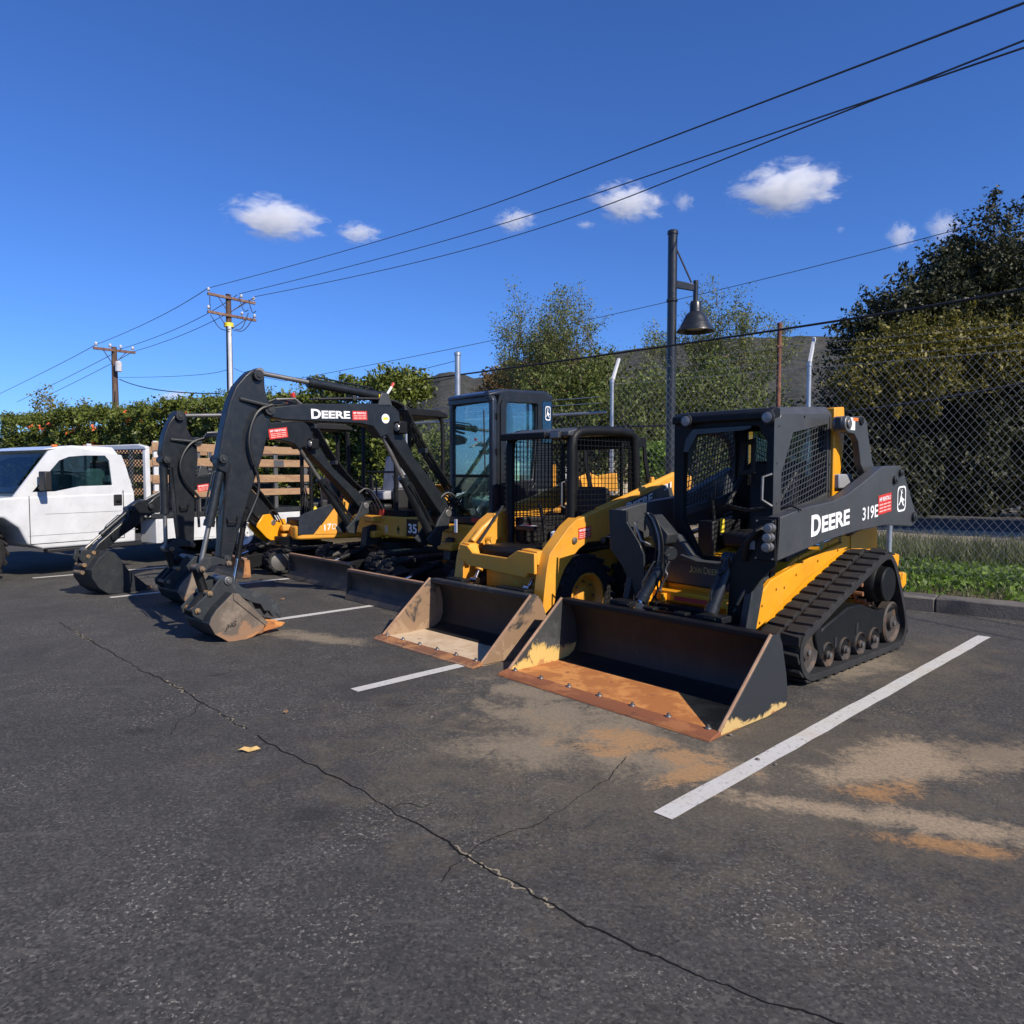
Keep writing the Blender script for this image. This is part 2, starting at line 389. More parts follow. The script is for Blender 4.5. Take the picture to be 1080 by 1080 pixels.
def rubber_track(parent, prof, x0, x1, step=.09, thick=.028, lug=.024, name='track'):
    """belt following prof (y,z) counter-clockwise, with raised lugs on the outside"""
    P = path_resample([(0, p[0], p[1]) for p in prof], step/2)
    ctr = sum((p for p, _ in P), Vector())/len(P)
    mb = MB(); n = len(P); vs = []
    for p, d in P:
        nrm = Vector((0, d[2], -d[1]));
        if nrm.dot(p-ctr) < 0: nrm = -nrm
        o_ = p-nrm*lug; i_ = p-nrm*(lug+thick)
        vs += [(x0, o_[1], o_[2]), (x1, o_[1], o_[2]), (x1, i_[1], i_[2]), (x0, i_[1], i_[2])]
    mb.add(vs, [((i*4+k), ((i+1) % n)*4+k, ((i+1) % n)*4+(k+1) % 4, i*4+(k+1) % 4) for i in range(n) for k in range(4)])
    xm = (x0+x1)/2; w = abs(x1-x0)
    for i in range(0, n-1, 2):
        p, d = P[i]; nrm = Vector((0, d[2], -d[1]));
        if nrm.dot(p-ctr) < 0: nrm = -nrm
        for sx, shift in ((-1, 0.0), (1, step*.5)):
            q = p+d*shift-nrm*lug
            a = xm+sx*w*.06; b = xm+sx*(w*.5-.006)
            hw = step*.41
            A = [q+d*(-hw)-nrm*.004, q+d*hw-nrm*.004, q+d*(hw*.86)+nrm*lug, q-d*(hw*.86)+nrm*lug]
            B_ = [q+d*(-hw*.8)-nrm*.004, q+d*hw*.8-nrm*.004, q+d*(hw*.62)+nrm*lug*.75, q-d*(hw*.62)+nrm*lug*.75]
            vs = [(a, t[1], t[2]) for t in A]+[(b, t[1], t[2]) for t in B_]
            mb.add(vs, [(0,1,2,3), (7,6,5,4), (0,4,5,1), (1,5,6,2), (2,6,7,3), (3,7,4,0)])
            # side tooth on the rim
    return mb.build(name, M['rubber'], parent, bevel=.004)
def bucket(parent, fr, hw, sec, mats, edge_w=.10, nb=7, lip=.03, plate_back=None, xs=0.0):
    """loader bucket; sec = inside line from floor front to lip (y,z)"""
    root = MB(); th = .022
    outer = []
    n = len(sec)
    for i, p in enumerate(sec):
        a = Vector(sec[max(0, i-1)]); b = Vector(sec[min(n-1, i+1)]); d = (b-a).normalized(); nm = Vector((d[1], -d[0]))
        outer.append((p[0]+nm[0]*th, p[1]+nm[1]*th))
    ib = next(i for i, p in enumerate(sec) if p[0] > sec[0][0]+.60*(max(q[0] for q in sec)-sec[0][0]))
    poly = sec[ib:]+outer[ib:][::-1]
    shell = root.prism(poly, 'x', xs-hw, xs+hw).build('bucket', mats['back'], parent, bevel=.004)
    poly = sec[:ib+1]+outer[:ib+1][::-1]
    MB().prism(poly, 'x', xs-hw+.001, xs+hw-.001).build('floor_plate', mats['floor'], shell)
    # lip bar
    l = sec[-1]
    MB().box((xs-hw, l[0]-.035, l[1]-.012), (xs+hw, l[0]+.05, l[1]+.028)).build('top_rail', mats['rail'], shell, bevel=.008)
    # cutting edge, a flat bar in front of and under the floor
    MB().prism([(-.012,.002),(edge_w,.006),(edge_w,.034),(edge_w-.012,.036),(.02,.022)], 'x', xs-hw-.012, xs+hw+.012).build('cutting_edge', mats['edge'], shell, bevel=.003)
    for k in range(nb):
        x = xs-hw+.07+(2*hw-.14)*k/(nb-1)
        mb = MB().lathe((x, edge_w*.92, .030), (0,0,1), [(0,.016),(.006,.02),(.012,.018),(.013,.010),(.026,.010),(.027,0)], 12)
        mb.build('bolt', M['steel'], shell)
    # side plates
    if plate_back is None: plate_back = outer[ib:]
    side = [(edge_w*.85,.012)]+[(q[0], max(q[1], .004)) for q in plate_back]+[(l[0]-.03, l[1]+.03)]
    for sx in (-1, 1):
        x = xs+sx*hw
        m = mats['side_l'] if sx < 0 else mats['side_r']
        o = MB().prism(side, 'x', x-.012, x+.012).build('side_plate', m, shell, bevel=.003)
        MB().tube([(x, edge_w*.9, .03), (x, l[0]-.035, l[1]+.03)], .011, 8).build('wear_strip', mats['strip'], o)
    return shell
def hyd(parent, p0, p1, r, k=.58, mat='black', rod='chrome', name='hydraulic_cylinder', eyes=True):
    p0 = Vector(p0); p1 = Vector(p1); d = (p1-p0).normalized(); q = p0+(p1-p0)*k
    mb = MB().cyl(p0, q, r, n=18).cyl(q-d*.045, q+d*.012, r*1.14, n=18).cyl(p0+d*.02, p0+d*.05, r*1.1, n=18)
    w = d.cross(Vector((0,0,1))).normalized()
    mb.cyl(p0-w*r*1.2, p0+w*r*1.2, r*1.15, n=14)
    # feed pipe along the barrel
    up = w.cross(d).normalized()
    mb.tube([p0+d*.1+up*r*.9, p0+d*.12+up*r*1.5, q-d*.12+up*r*1.5, q-d*.07+up*r*.9], r*.22, 6)
    o = mb.build(name, M[mat], parent, bevel=.002)
    rb = MB().cyl(q, p1, r*.52, n=14).cyl(p1-w*r*1.1, p1+w*r*1.1, r*.95, n=14)
    rb.build('piston_rod', M[rod], o)
    return o
def box_round(mb, a, b, r=.03): return mb.box(a, b)
def make_track_loader():
    A = Fr(.51, 4.762, -48.3)
    R_ = empty('track_loader', (A.o[0], A.o[1], 0), A.phi, 'compact loader on rubber tracks with charcoal arms and empty black bucket on the ground', 'track loader')
    # ---- bucket
    sec = [(0,.012),(.35,.012),(.62,.014),(.74,.03),(.81,.07),(.845,.15),(.835,.27),(.80,.38),(.76,.46),(.705,.485)]
    plate_back = A.T(.92, [(829,735),(827,712),(823,676)])
    plate_back = [(.62,.006),(.86,.025),(.885,.08),(.86,.229),(.80,.44),(.765,.50)]
    bucket(R_, A, .915, sec, dict(back=M['rust_black'], floor=M['rust_orange'], rail=M['black'], edge=M['edge_rust'], side_l=M['plate_l'], side_r=M['plate_r'], strip=M['brown_steel']), .11, 7, plate_back=plate_back)
    # quick coupler behind the bucket
    mb = MB()
    for x0 in (-.50, .30): mb.box((x0,.78,.50), (x0+.20,.90,.545))
    mb.box((-.52,1.02,.10),(.52,1.10,.46))
    for s in (-.36,-.12,.16,.40): mb.box((s-.05,.77,.512),(s+.05,.84,.535))
    mb.build('quick_coupler', M['black'], R_, bevel=.006)
    # ---- tracks
    prof = A.T(.78, [(857,724),(849,719),(843,708),(841,690),(842,678),(848,669),(876,643),(924,593),(932,584),(938,581),(946,591),(953,616),(958,653),(957,671),(950,680)])
    prof = [(1.56,.0),(1.44,.025),(1.345,.10),(1.30,.21),(1.31,.33),(1.39,.405),(1.60,.475),(1.90,.59),(2.30,.725),(2.62,.835),(2.80,.885),(2.93,.865),(3.04,.74),(3.15,.55),(3.27,.32),(3.30,.20),(3.27,.08),(3.18,.012),(3.08,0)]
    prof2 = smooth_poly(prof, 1)
    for sx in (-1, 1):
        xi, xo = (.455, .785) if sx > 0 else (-.455, -.785)
        tr = rubber_track(R_, prof2, xi, xo, .132, .048, .021)
        xm = (xi+xo)/2
        # sloping guide rim visible on the outside
        und = MB()
        und.prism([(1.80,.16),(1.75,.34),(1.80,.37),(2.22,.475),(2.46,.47),(2.78,.375),(3.18,.375),(3.18,.345),(2.92,.32),(2.88,.17),(2.7,.16),(2.2,.165)], 'x', xm-.05*sx-(.0), xm+.105*sx)
        o = und.build('track_frame', M['black'], R_, bevel=.014)
        MB().box((xm+.106*sx, 2.36, .24), (xm+.109*sx, 2.40, .33)).box((xm+.106*sx,1.98,.19),(xm+.109*sx,2.02,.27)).build('frame_slot', M['vinyl'], o)
        MB().prism([(1.60,.42),(1.72,.42),(1.78,.18),(1.70,.16),(1.64,.3)], 'x', xm-.02*sx, xm+.125*sx).build('idler_fork', M['black'], o, bevel=.01)
        for yy, zz, rr in ((1.52,.235,.175),(1.86,.155,.098),(2.15,.150,.098),(2.43,.150,.098),(2.70,.150,.098),(3.06,.24,.18)):
            w = MB()
            for a_, b_ in ((-.11,-.03),(.03,.12)):
                w.lathe((xm+a_*sx, yy, zz), (sx,0,0), [(0,rr*.35),(0,rr*.9),(.01,rr),(abs(b_-a_)-.012,rr),(abs(b_-a_),rr*.92),(abs(b_-a_)-.02,rr*.80),(abs(b_-a_)-.03,rr*.3)], 26)
            wo = w.build('track_roller', M['idler'], R_)
            hb = MB().lathe((xm+.085*sx, yy, zz), (sx,0,0), [(0,rr*.36),(.035,rr*.34),(.04,rr*.28),(.042,0)], 16)
            ho_ = hb.build('hub_cap', M['idler'], wo); MB().lathe((xm+.125*sx, yy, zz), (sx,0,0), [(0,.024),(.015,.022),(.017,0)], 12).build('hub_bolt', M['steel'], ho_)
        dr = MB().lathe((xm-.13*sx, 2.83, .60), (sx,0,0), [(0,.16),(.20,.16),(.21,.155),(.23,.150),(.235,.145),(.29,.145),(.30,.138),(.302,0)], 36)
        dro = dr.build('drive_motor', M['black'], R_, bevel=.003)
        db = MB(); bolt_ring(db, (xm-.10*sx+.0, 2.83, .60), (sx,0,0), .17, 12, .012, .02); db.build('motor_bolts', M['steel'], dro)
        sp = MB()
        for k in range(14):
            t = 2*math.pi*k/14; sp.cyl((xm-.06*sx, 2.83+.185*math.cos(t), .60+.185*math.sin(t)), (xm+.03*sx, 2.83+.185*math.cos(t), .60+.185*math.sin(t)), .020, n=8)
        sp.lathe((xm-.05*sx, 2.83, .60), (sx,0,0), [(0,.2),(.012,.2)], 30)
        sp.build('sprocket', M['rust'], R_)
        mb = MB().tube([(xm,2.95,.50),(xm-.02*sx,3.0,.58),(xm,3.08,.53),(xm,3.1,.45)], .022, 8); mb.build('rusty_bracket', M['rust_orange'], R_)
    # ---- chassis
    W = .45
    body = [(1.46,.22),(1.46,.62),(1.60,.74),(1.9,.86),(2.7,1.0),(3.42,1.05),(3.44,.75),(3.38,.45),(3.3,.26)]
    b = MB().prism(body, 'x', -W, W).build('chassis', M['yellow'], R_, bevel=.012)
    for sx in (-1, 1):
        x0 = sx*W; x1 = sx*(W+.012)
        # flared yellow plate ahead of and above the belt
        MB().prism([(1.23,.40),(1.235,.63),(1.42,.74),(2.02,.86),(2.62,.945),(2.70,.90),(2.45,.83),(1.95,.69),(1.55,.52),(1.36,.44)], 'x', sx*(W+.013), sx*(W+.05)).build('side_apron', M['yellow'], b, bevel=.006)
        MB().prism([(2.85,.84),(3.15,.86),(3.15,1.03),(2.85,1.02)], 'x', sx*(W+.001), sx*(W+.010)).build('side_door', M['yellow_old'], b, bevel=.003)
        mb = MB()
        for k in range(7): mb.box((sx*(W+.001), 2.62, .86+.02*k), (sx*(W+.005), 2.67, .87+.02*k))
        mb.build('louvre', M['black'], b)
    # rear bumper
    rb = MB().box((-.62,3.44,.46),(.62,3.60,.62)).prism([(3.40,.62),(3.52,.62),(3.56,.78),(3.47,.80),(3.40,.78)], 'x', .50, .60).prism([(3.40,.62),(3.52,.62),(3.56,.78),(3.47,.80),(3.40,.78)], 'x', -.60, -.50)
    rb.prism([(3.60,.46),(3.68,.50),(3.68,.60),(3.60,.62)], 'x', -.58, .62)
    rb.build('rear_bumper', M['yellow'], R_, bevel=.012)
    # engine hood at the back
    MB().prism([(2.45,1.03),(2.45,1.40),(2.62,1.45),(3.25,1.38),(3.40,1.28),(3.42,1.05)], 'x', -.42, .42).build('engine_hood', M['charcoal'], R_, bevel=.02)
    MB().box((-.40,2.5,1.40),(.50,2.75,1.52)).build('hood_box', M['grey'], R_, bevel=.01)
    # yellow posts behind the cab
    for sx in (-1, 1):
        post = [(2.50,1.02),(2.47,1.30),(2.475,1.42),(2.475,1.80),(2.475,2.07),(2.65,2.085),(2.67,1.95),(2.66,1.75),(2.585,1.42),(2.64,1.36),(2.85,1.36),(2.95,1.02)]
        MB().prism(post, 'x', sx*.385, sx*.462).build('rear_post', M['yellow'], R_, bevel=.008)
    # ---- cab frame
    y0, y1 = 1.53, 2.47
    cab = MB()
    hw = .44
    fo = [(-hw,.60),(-hw,1.25),(-hw,1.93),(-hw+.05,2.0),(hw-.05,2.0),(hw,1.93),(hw,1.2),(hw,.60)]
    fi = [(-.20,.86),(-.365,1.15),(-.355,1.72),(-.27,1.885),(.31,1.885),(.385,1.76),(.385,1.12),(.16,.86)]
    cab.ring(fo, fi, 'y', y0, y0+.07)
    cabo = cab.build('cab_frame', M['black'], R_, bevel=.012)
    # front brow and visor
    MB().prism([(y0-.05,1.93),(y0-.05,1.985),(y0+.02,2.02),(y0+.1,2.02),(y0+.1,1.93)], 'x', -hw, hw).build('roof_brow', M['black'], cabo, bevel=.012)
    MB().prism([(-.33,1.80),(-.35,1.70),(-.30,1.70),(-.22,1.84),(.20,1.855),(.26,1.87),(.26,1.89),(-.26,1.885)], 'y', y0-.012, y0-.001).build('front_trim', M['navy'], cabo, bevel=.002)
    # right and left panels with screens
    for sx in (-1, 1):
        op = [(y0+.075,1.16),(y0+.075,1.92),(y0+.11,1.975),(y1,2.02),(y1,1.30),(y1-.3,1.25)]
        ip = [(y0+.125,1.235),(y0+.13,1.52),(y0+.30,1.84),(y1-.07,1.93),(y1-.055,1.36),(y1-.3,1.31)]
        MB().ring(op, ip, 'x', sx*(hw-.03), sx*hw).build('side_panel', M['charcoal'], cabo, bevel=.004)
        # bevelled panel up to the roof
        MB().prism([(y0+.075,1.16),(y0-.0,1.16),(y0+.0,1.93),(y0+.08,1.95)], 'x', sx*(hw+.001), sx*(hw+.006)).build('corner_post', M['charcoal'], cabo)
        MB().add([(sx*hw,y0,1.93),(sx*hw,y1,2.02),(sx*(hw-.05),y1,2.075),(sx*(hw-.05),y0,2.015)], [(0,1,2,3)]).add([(sx*(hw-.012),y0,1.93),(sx*(hw-.012),y1,2.02),(sx*(hw-.06),y1,2.065),(sx*(hw-.06),y0,2.005)], [(0,1,2,3)]).build('roof_edge', M['charcoal'], cabo)
        scr = MB()
        strands(scr, ip, [math.radians(14), math.radians(80)], .043, .0046, lambda q, k: Vector((sx*(hw-.012-.006*k), q[0], q[1])))
        scr.build('side_screen', M['charcoal'], cabo)
    MB().prism([(y0,1.975),(y1,2.035),(y1,2.08),(y0,2.02)], 'x', -hw+.05, hw-.05).build('roof', M['charcoal'], cabo, bevel=.008)
    # rear wall with window
    MB().ring([(-hw,1.0),(-hw,2.0),(hw,2.0),(hw,1.0)], [(-.3,1.42),(-.3,1.9),(.3,1.9),(.3,1.42)], 'y', y1-.05, y1-.02).build('rear_wall', M['black'], cabo, bevel=.006)
    MB().box((-.3,y1-.04,1.42),(.3,y1-.035,1.9)).build('rear_window', M['glass_dark'], cabo)
    # inside: floor, side consoles, seat, levers
    inn = MB().box((-.40,y0+.07,.60),(.40,y1-.06,.66)).box((-.41,y0+.3,.66),(-.26,y1-.06,1.12)).box((.26,y0+.3,.66),(.41,y1-.06,1.12))
    inn.build('cab_floor', M['vinyl'], cabo, bevel=.01)
    seat = MB().box((-.22,y0+.36,.90),(.22,y0+.80,1.04)).prism([(y0+.72,1.0),(y0+.86,1.0),(y0+.92,1.62),(y0+.80,1.64)], 'x', -.21, .21).build('seat', M['vinyl'], cabo, bevel=.04, seg=3)
    for x in (-.30,.30):
        mb = MB().tube([(x,y0+.38,1.10),(x,y0+.36,1.22),(x*.98,y0+.33,1.30)], .016, 8).lathe((x*.98,y0+.33,1.28), (0,-.1,1), [(0,.02),(.03,.03),(.09,.028),(.11,.015),(.115,0)], 12)
        l = mb.build('control_lever', M['vinyl'], cabo)
    MB().box((.285,y0+.315,1.36),(.31,y0+.33,1.385)).build('lever_button', M['red'], cabo)
    mb = MB().tube([(-.24,y0+.9,1.62),(-.24,y0+.75,1.55),(-.22,y0+.45,1.25),(.0,y0+.40,1.22),(.22,y0+.45,1.25),(.24,y0+.75,1.55),(.24,y0+.9,1.62)], .02, 8)
    mb.build('lap_bar', M['vinyl'], cabo)
    # small mirror / screen post seen through the opening
    MB().ring([(-.16,1.50),(-.13,1.80),(.0,1.82),(.0,1.52)], [(-.11,1.56),(-.09,1.76),(-.04,1.77),(-.04,1.56)], 'y', y0+.5, y0+.53).build('inner_frame', M['vinyl'], cabo, bevel=.01)
    mb = MB().box((-.255,y0+.40,1.02),(-.25,y0+.46,1.14)); mb.build('warning_sticker', M['yellow_sticker'], cabo)
    # lamps
    for px, py in ((724,444),(810,440)):
        x, z = A.ony(px, py, y0-.055)
        lm = MB().lathe((x,y0-.045,z), (0,-1,0), [(0,.052),(.02,.052),(.024,.046),(.020,.040),(.024,0)], 24).build('work_light', M['vinyl'], cabo)
        MB().lathe((x,y0-.062,z), (0,-1,0), [(0,.042),(.008,.040),(.012,.02),(.013,0)], 24).build('lens', M['lens'], lm)
    # grab handles
    h1 = A.U(y0-.03, [(812,500),(806,503),(805,527),(812,534)])
    MB().tube([(h1[0][0],y0,h1[0][1]),(h1[1][0],y0-.05,h1[1][1]),(h1[2][0],y0-.05,h1[2][1]),(h1[3][0],y0,h1[3][1])], .011, 8).build('grab_handle', M['steel'], cabo)
    # footwell front with gold letters
    fw = [(-.50,.62),(-.47,1.02),(-.42,1.05),(-.33,1.02),(-.20,.865),(-.12,.83),(.16,.83),(.20,.86),(.42,1.0),(.44,.60)]
    fwo = MB().prism(fw, 'y', y0-.10, y0-.001).build('footwell_front', M['charcoal'], R_, bevel=.02)
    mb = MB().prism([(-.30,.835),(-.12,.815),(.16,.815),(.16,.83),(-.12,.83),(-.28,.87)], 'y', y0-.14, y0-.10).build('step_lip', M['charcoal'], fwo, bevel=.004)
    a = A.ony(727,599, y0-.102); c = A.ony(759,603, y0-.102)
    lettering([('J',0,0,.028,.055,.01),('OHN',.032,0,.085,.045,.01),('D',.135,0,.04,.055,.01),('EERE',.18,0,.12,.045,.01)], sheet_axes((a[0],y0-.103,a[1]-.035), (1,0,0), (0,0,1)), M['white_dim'], fwo)
    # yellow cross member and dark drawer under the cab
    MB().box((-.50,1.28,.50),(.45,1.42,.58)).box((-.36,1.24,.40),(-.32,1.28,.56)).box((.24,1.24,.40),(.28,1.28,.56)).build('cross_member', M['yellow'], R_, bevel=.006)
    dw = MB().box((-.40,1.14,.36),(.14,1.24,.50)).build('front_weight', M['black'], R_, bevel=.01)
    mb = MB()
    for k in range(5): mb.cyl((-.34+.1*k,1.14,.45),(-.34+.1*k,1.132,.45),.012,n=8)
    mb.build('weight_bolts', M['steel'], dw)
    MB().box((-.22,1.235,.52),(.08,1.239,.555)).build('warning_sticker', M['red'], R_)
    # ---- arms
    arm = A.T(.74, [(823,545.5),(840,539),(855,534),(878,529),(895,521),(913,507),(931,492),(949,491),(953,497),(966,541),(966,551),(962,555),(933,554),(904,560),(869,571),(820,592)])
    for sx in (-1, 1):
        ar = MB().prism(arm, 'x', sx*.645, sx*.74).build('loader_arm', M['charcoal'], R_, bevel=.007)
        # knee: front plate and leg down to the coupler
        kf = [(.43,.97),(.56,1.13),(.56,1.225),(.75,1.23),(.745,1.10),(.73,.90),(.61,.78),(.49,.60),(.46,.42),(.36,.42),(.38,.70),(.385,.88)]
        kp = MB().prism([(sx*p[0], p[1]) for p in kf], 'y', 1.055, 1.078)
        kpo = kp.build('knee_plate', M['black'] if sx > 0 else M['dark_arm'], ar, bevel=.004)
        leg = [(1.079,1.10),(1.20,1.05),(1.23,.90),(1.21,.70),(1.13,.45),(1.10,.33),(.99,.30),(.98,.42),(1.06,.70)]
        MB().prism(leg, 'x', sx*.50, sx*.56).build('arm_leg', M['charcoal2'], ar, bevel=.006)
        MB().cyl((sx*.40,1.03,.36),(sx*.60,1.03,.36),.045).build('pivot_pin', M['steel'], ar)
        # rear link and lift cylinder
        lk = [(2.66,2.00),(2.52,2.0),(2.50,1.90),(2.53,1.88),(2.80,1.87),(2.86,1.80),(2.90,1.64),(3.0,1.50),(3.05,1.46),(3.14,1.50),(3.10,1.60),(3.07,1.72),(3.03,1.96),(2.98,2.01)]
        lk = A.T(.60, [(886,440),(909,439),(913,444),(916,468),(919,487),(923,496),(918,501),(912,503),(906.5,489),(904,466),(900,458),(892,456),(886,452)])
        lo = MB().prism(lk, 'x', sx*.555, sx*.61).build('lift_link', M['charcoal'], R_, bevel=.006)
        q = A.onx(891, 447, .61)
        MB().cyl((sx*.535,q[0],q[1]),(sx*.640,q[0],q[1]),.062,n=24).cyl((sx*.64,q[0],q[1]),(sx*.655,q[0],q[1]),.035,n=18).build('pivot_pin', M['steel'], lo, bevel=.004)
        q = A.onx(908, 444, .61); MB().cyl((sx*.60,q[0],q[1]),(sx*.622,q[0],q[1]),.035,n=18).build('pin_head', M['black'], lo, bevel=.004)
        q = A.onx(899, 447, .612); MB().box((sx*.6105,q[0]-.06,q[1]-.05),(sx*.613,q[0]+.05,q[1]+.05)).build('warning_sticker', M['white'], lo)
        q = A.onx(902.5, 444, .612); MB().box((sx*.6135,q[0]-.05,q[1]-.0),(sx*.615,q[0]+.04,q[1]+.025)).build('sticker_band', M['orange'], lo)
        hyd(R_, (sx*.60,3.30,1.18), (sx*.60,1.9,.98), .042, .6, 'charcoal', name='lift_cylinder')
        for px, py, r in ((943,506,.036),(949,498.5,.03),(963,545,.042)):
            q = A.onx(px, py, .74); MB().cyl((sx*.735,q[0],q[1]),(sx*.765,q[0],q[1]),r,n=20).cyl((sx*.765,q[0],q[1]),(sx*.772,q[0],q[1]),r*.55,n=14).build('pin_head', M['charcoal2'], ar, bevel=.004)
        if sx > 0:
            x = .7425
            P = A.T(x, [(854,566),(896,555),(896,540)])
            a = A.onx(855.5,566.5,x); b_ = A.onx(896,554,x)
            ux = Vector((0,b_[0]-a[0],b_[1]-a[1])); L = ux.length; ux.normalize(); uy = Vector((0,0,1))
            pt = sheet_axes((x,a[0],a[1]), ux, uy)
            ol = sheet_axes((x-.001,a[0],a[1]), ux, uy)
            hgt = .155
            lettering([('D',0,0,L*.235,hgt,.035),('EERE',L*.26,.008,L*.74,hgt*.78,.035)], pt, M['white'], ar)
            a = A.onx(909.5,549.5,x); b_ = A.onx(926,545,x); ux = Vector((0,b_[0]-a[0],b_[1]-a[1])); L = ux.length; ux.normalize()
            lettering([('319E',0,0,L,.105,.015)], sheet_axes((x,a[0],a[1]), ux, uy), M['white'], ar)
            a = A.onx(926,543.5,x); b_ = A.onx(940,539,x); ux = Vector((0,b_[0]-a[0],b_[1]-a[1])); L = ux.length; ux.normalize()
            sticker(sheet_axes((x+.0005,a[0],a[1]), ux, uy), L, .16, ar, off=lambda q: q+Vector((.0015,0,0)))
            a = A.onx(951,526,x); emblem(sheet_axes((x,a[0],a[1]), (0,1,0.05), (0,0,1)), .185, .22, ar)
        else:
            # box section and hose bundle of the left arm, seen from the front
            MB().prism([(-.36,1.20),(-.20,1.05),(-.22,.98),(-.30,.92),(-.44,1.16)], 'y', 1.12, 1.26).build('arm_box', M['charcoal2'], ar, bevel=.008)
            for k, (dx, mt) in enumerate(((0,'black'),(.035,'steel'),(.07,'black'))):
                pts = A.U(1.03, [(680+dx*40,541),(686+dx*60,548),(693+dx*60,573),(690+dx*60,600),(683+dx*60,618)])
                MB().tube([(p[0]+dx*.4,1.03-.0*k,p[1]) for p in smooth_poly(pts,2,False)], .008, 8).build('hydraulic_pipe', M[mt], ar)
        # grab handle on the knee plates
        if sx < 0:
            q = A.U(1.03, [(675,550),(670,551),(677,570),(684,575)])
            MB().tube([(q[0][0],1.056,q[0][1]),(q[1][0],1.02,q[1][1]),(q[2][0],1.02,q[2][1]),(q[3][0],1.056,q[3][1])], .009, 8).build('grab_handle', M['steel'], ar)
        else:
            # hydraulic couplers on the right knee plate
            cp = MB().box((.585,1.035,.93),(.735,1.054,1.215)); co = cp.build('coupler_plate', M['black'], ar, bevel=.006)
            for px, py in ((812,557),(811,567),(810,577)):
                q = A.ony(px, py, 1.0)
                MB().lathe((q[0],1.035,q[1]), (0,-1,0), [(0,.026),(.02,.026),(.02,.034),(.05,.034),(.05,.028),(.075,.028),(.078,0)], 18).build('hydraulic_coupler', M['steel'], co)
            mb = MB()
            for x_, z_ in ((.60,.945),(.72,.945),(.60,1.20),(.72,1.20)): mb.cyl((x_,1.035,z_),(x_,1.027,z_),.007,n=8)
            mb.build('plate_bolts', M['steel'], co)
            q = A.ony(795,575,1.05); MB().box((q[0]-.035,1.048,q[1]-.03),(q[0]+.035,1.054,q[1]+.03)).build('label_plate', M['grey'], ar)
            MB().tube([(.50,1.05,.92),(.55,1.0,1.05),(.62,1.0,1.13),(.64,1.04,1.15)], .022, 8).build('side_step', M['black'], ar)
    # seams, bolts and small fittings on the right flank
    bm_ = MB()
    for y_, z_ in ((1.50,.70),(1.80,.78),(2.15,.86),(2.5,.92),(1.30,.60),(1.27,.48),(1.62,.70)): bm_.cyl((.505,y_,z_-.03),(.512,y_,z_-.03),.009,n=8)
    bm_.build('panel_bolts', M['yellow_old'], R_)
    bm_ = MB()
    for y_, z_ in ((1.58,1.30),(1.58,1.6),(1.60,1.88),(2.0,1.97),(2.43,1.9),(2.44,1.6),(2.44,1.38)): bm_.cyl((.44,y_,z_),(.449,y_,z_),.008,n=8)
    bm_.build('screen_bolts', M['charcoal2'], R_)
    MB().tube([(.76,1.35,1.27),(.70,1.32,1.30),(.64,1.30,1.28)], .01, 6).tube([(.50,1.20,.86),(.53,1.12,.80),(.50,1.06,.70),(.46,1.03,.60)], .013, 7).tube([(.47,1.25,.80),(.49,1.15,.72),(.46,1.09,.62),(.42,1.05,.54)], .012, 7).build('hydraulic_hose', M['hose'], R_)
    sm_ = MB()
    for y_ in (1.9,2.4): sm_.box((.463,y_,.80),(.4655,y_+.004,1.0))
    sm_.build('panel_seam', M['vinyl'], R_)
    # tilt cylinders
    c0 = A.ony(705,583,1.12); c1 = A.ony(674,640,.92)
    t1 = hyd(R_, (c0[0],1.12,c0[1]), (c1[0],.90,c1[1]), .045, .86, 'dark_arm', name='tilt_cylinder')
    c0 = A.ony(771,590,1.12); c1 = A.ony(748,655,.92)
    t2 = hyd(R_, (c0[0],1.12,c0[1]), (c1[0],.90,c1[1]), .045, .86, 'dark_arm', name='tilt_cylinder')
    # hoses
    for pts in ([(706,585),(702,603),(697,612),(694,625),(690,636),(694,641),(706,643)], [(703,588),(699,606),(693,618),(690,632),(686,640)], [(771,585),(766,600),(758,606),(757,620),(752,632),(747,640)]):
        q = A.U(1.02, pts); MB().tube([(p[0],1.02-.02*math.sin(i),p[1]) for i, p in enumerate(smooth_poly(q,2,False))], .008, 7).build('hydraulic_hose', M['hose'], R_)
    q = A.U(1.0, [(706,592),(701,602),(705,606),(698,616),(697,624)])
    MB().tube([(p[0],1.0,p[1]) for p in smooth_poly(q,2,False)], .006, 6).build('hose_tie', M['steel'], R_)
    return R_
make_track_loader()
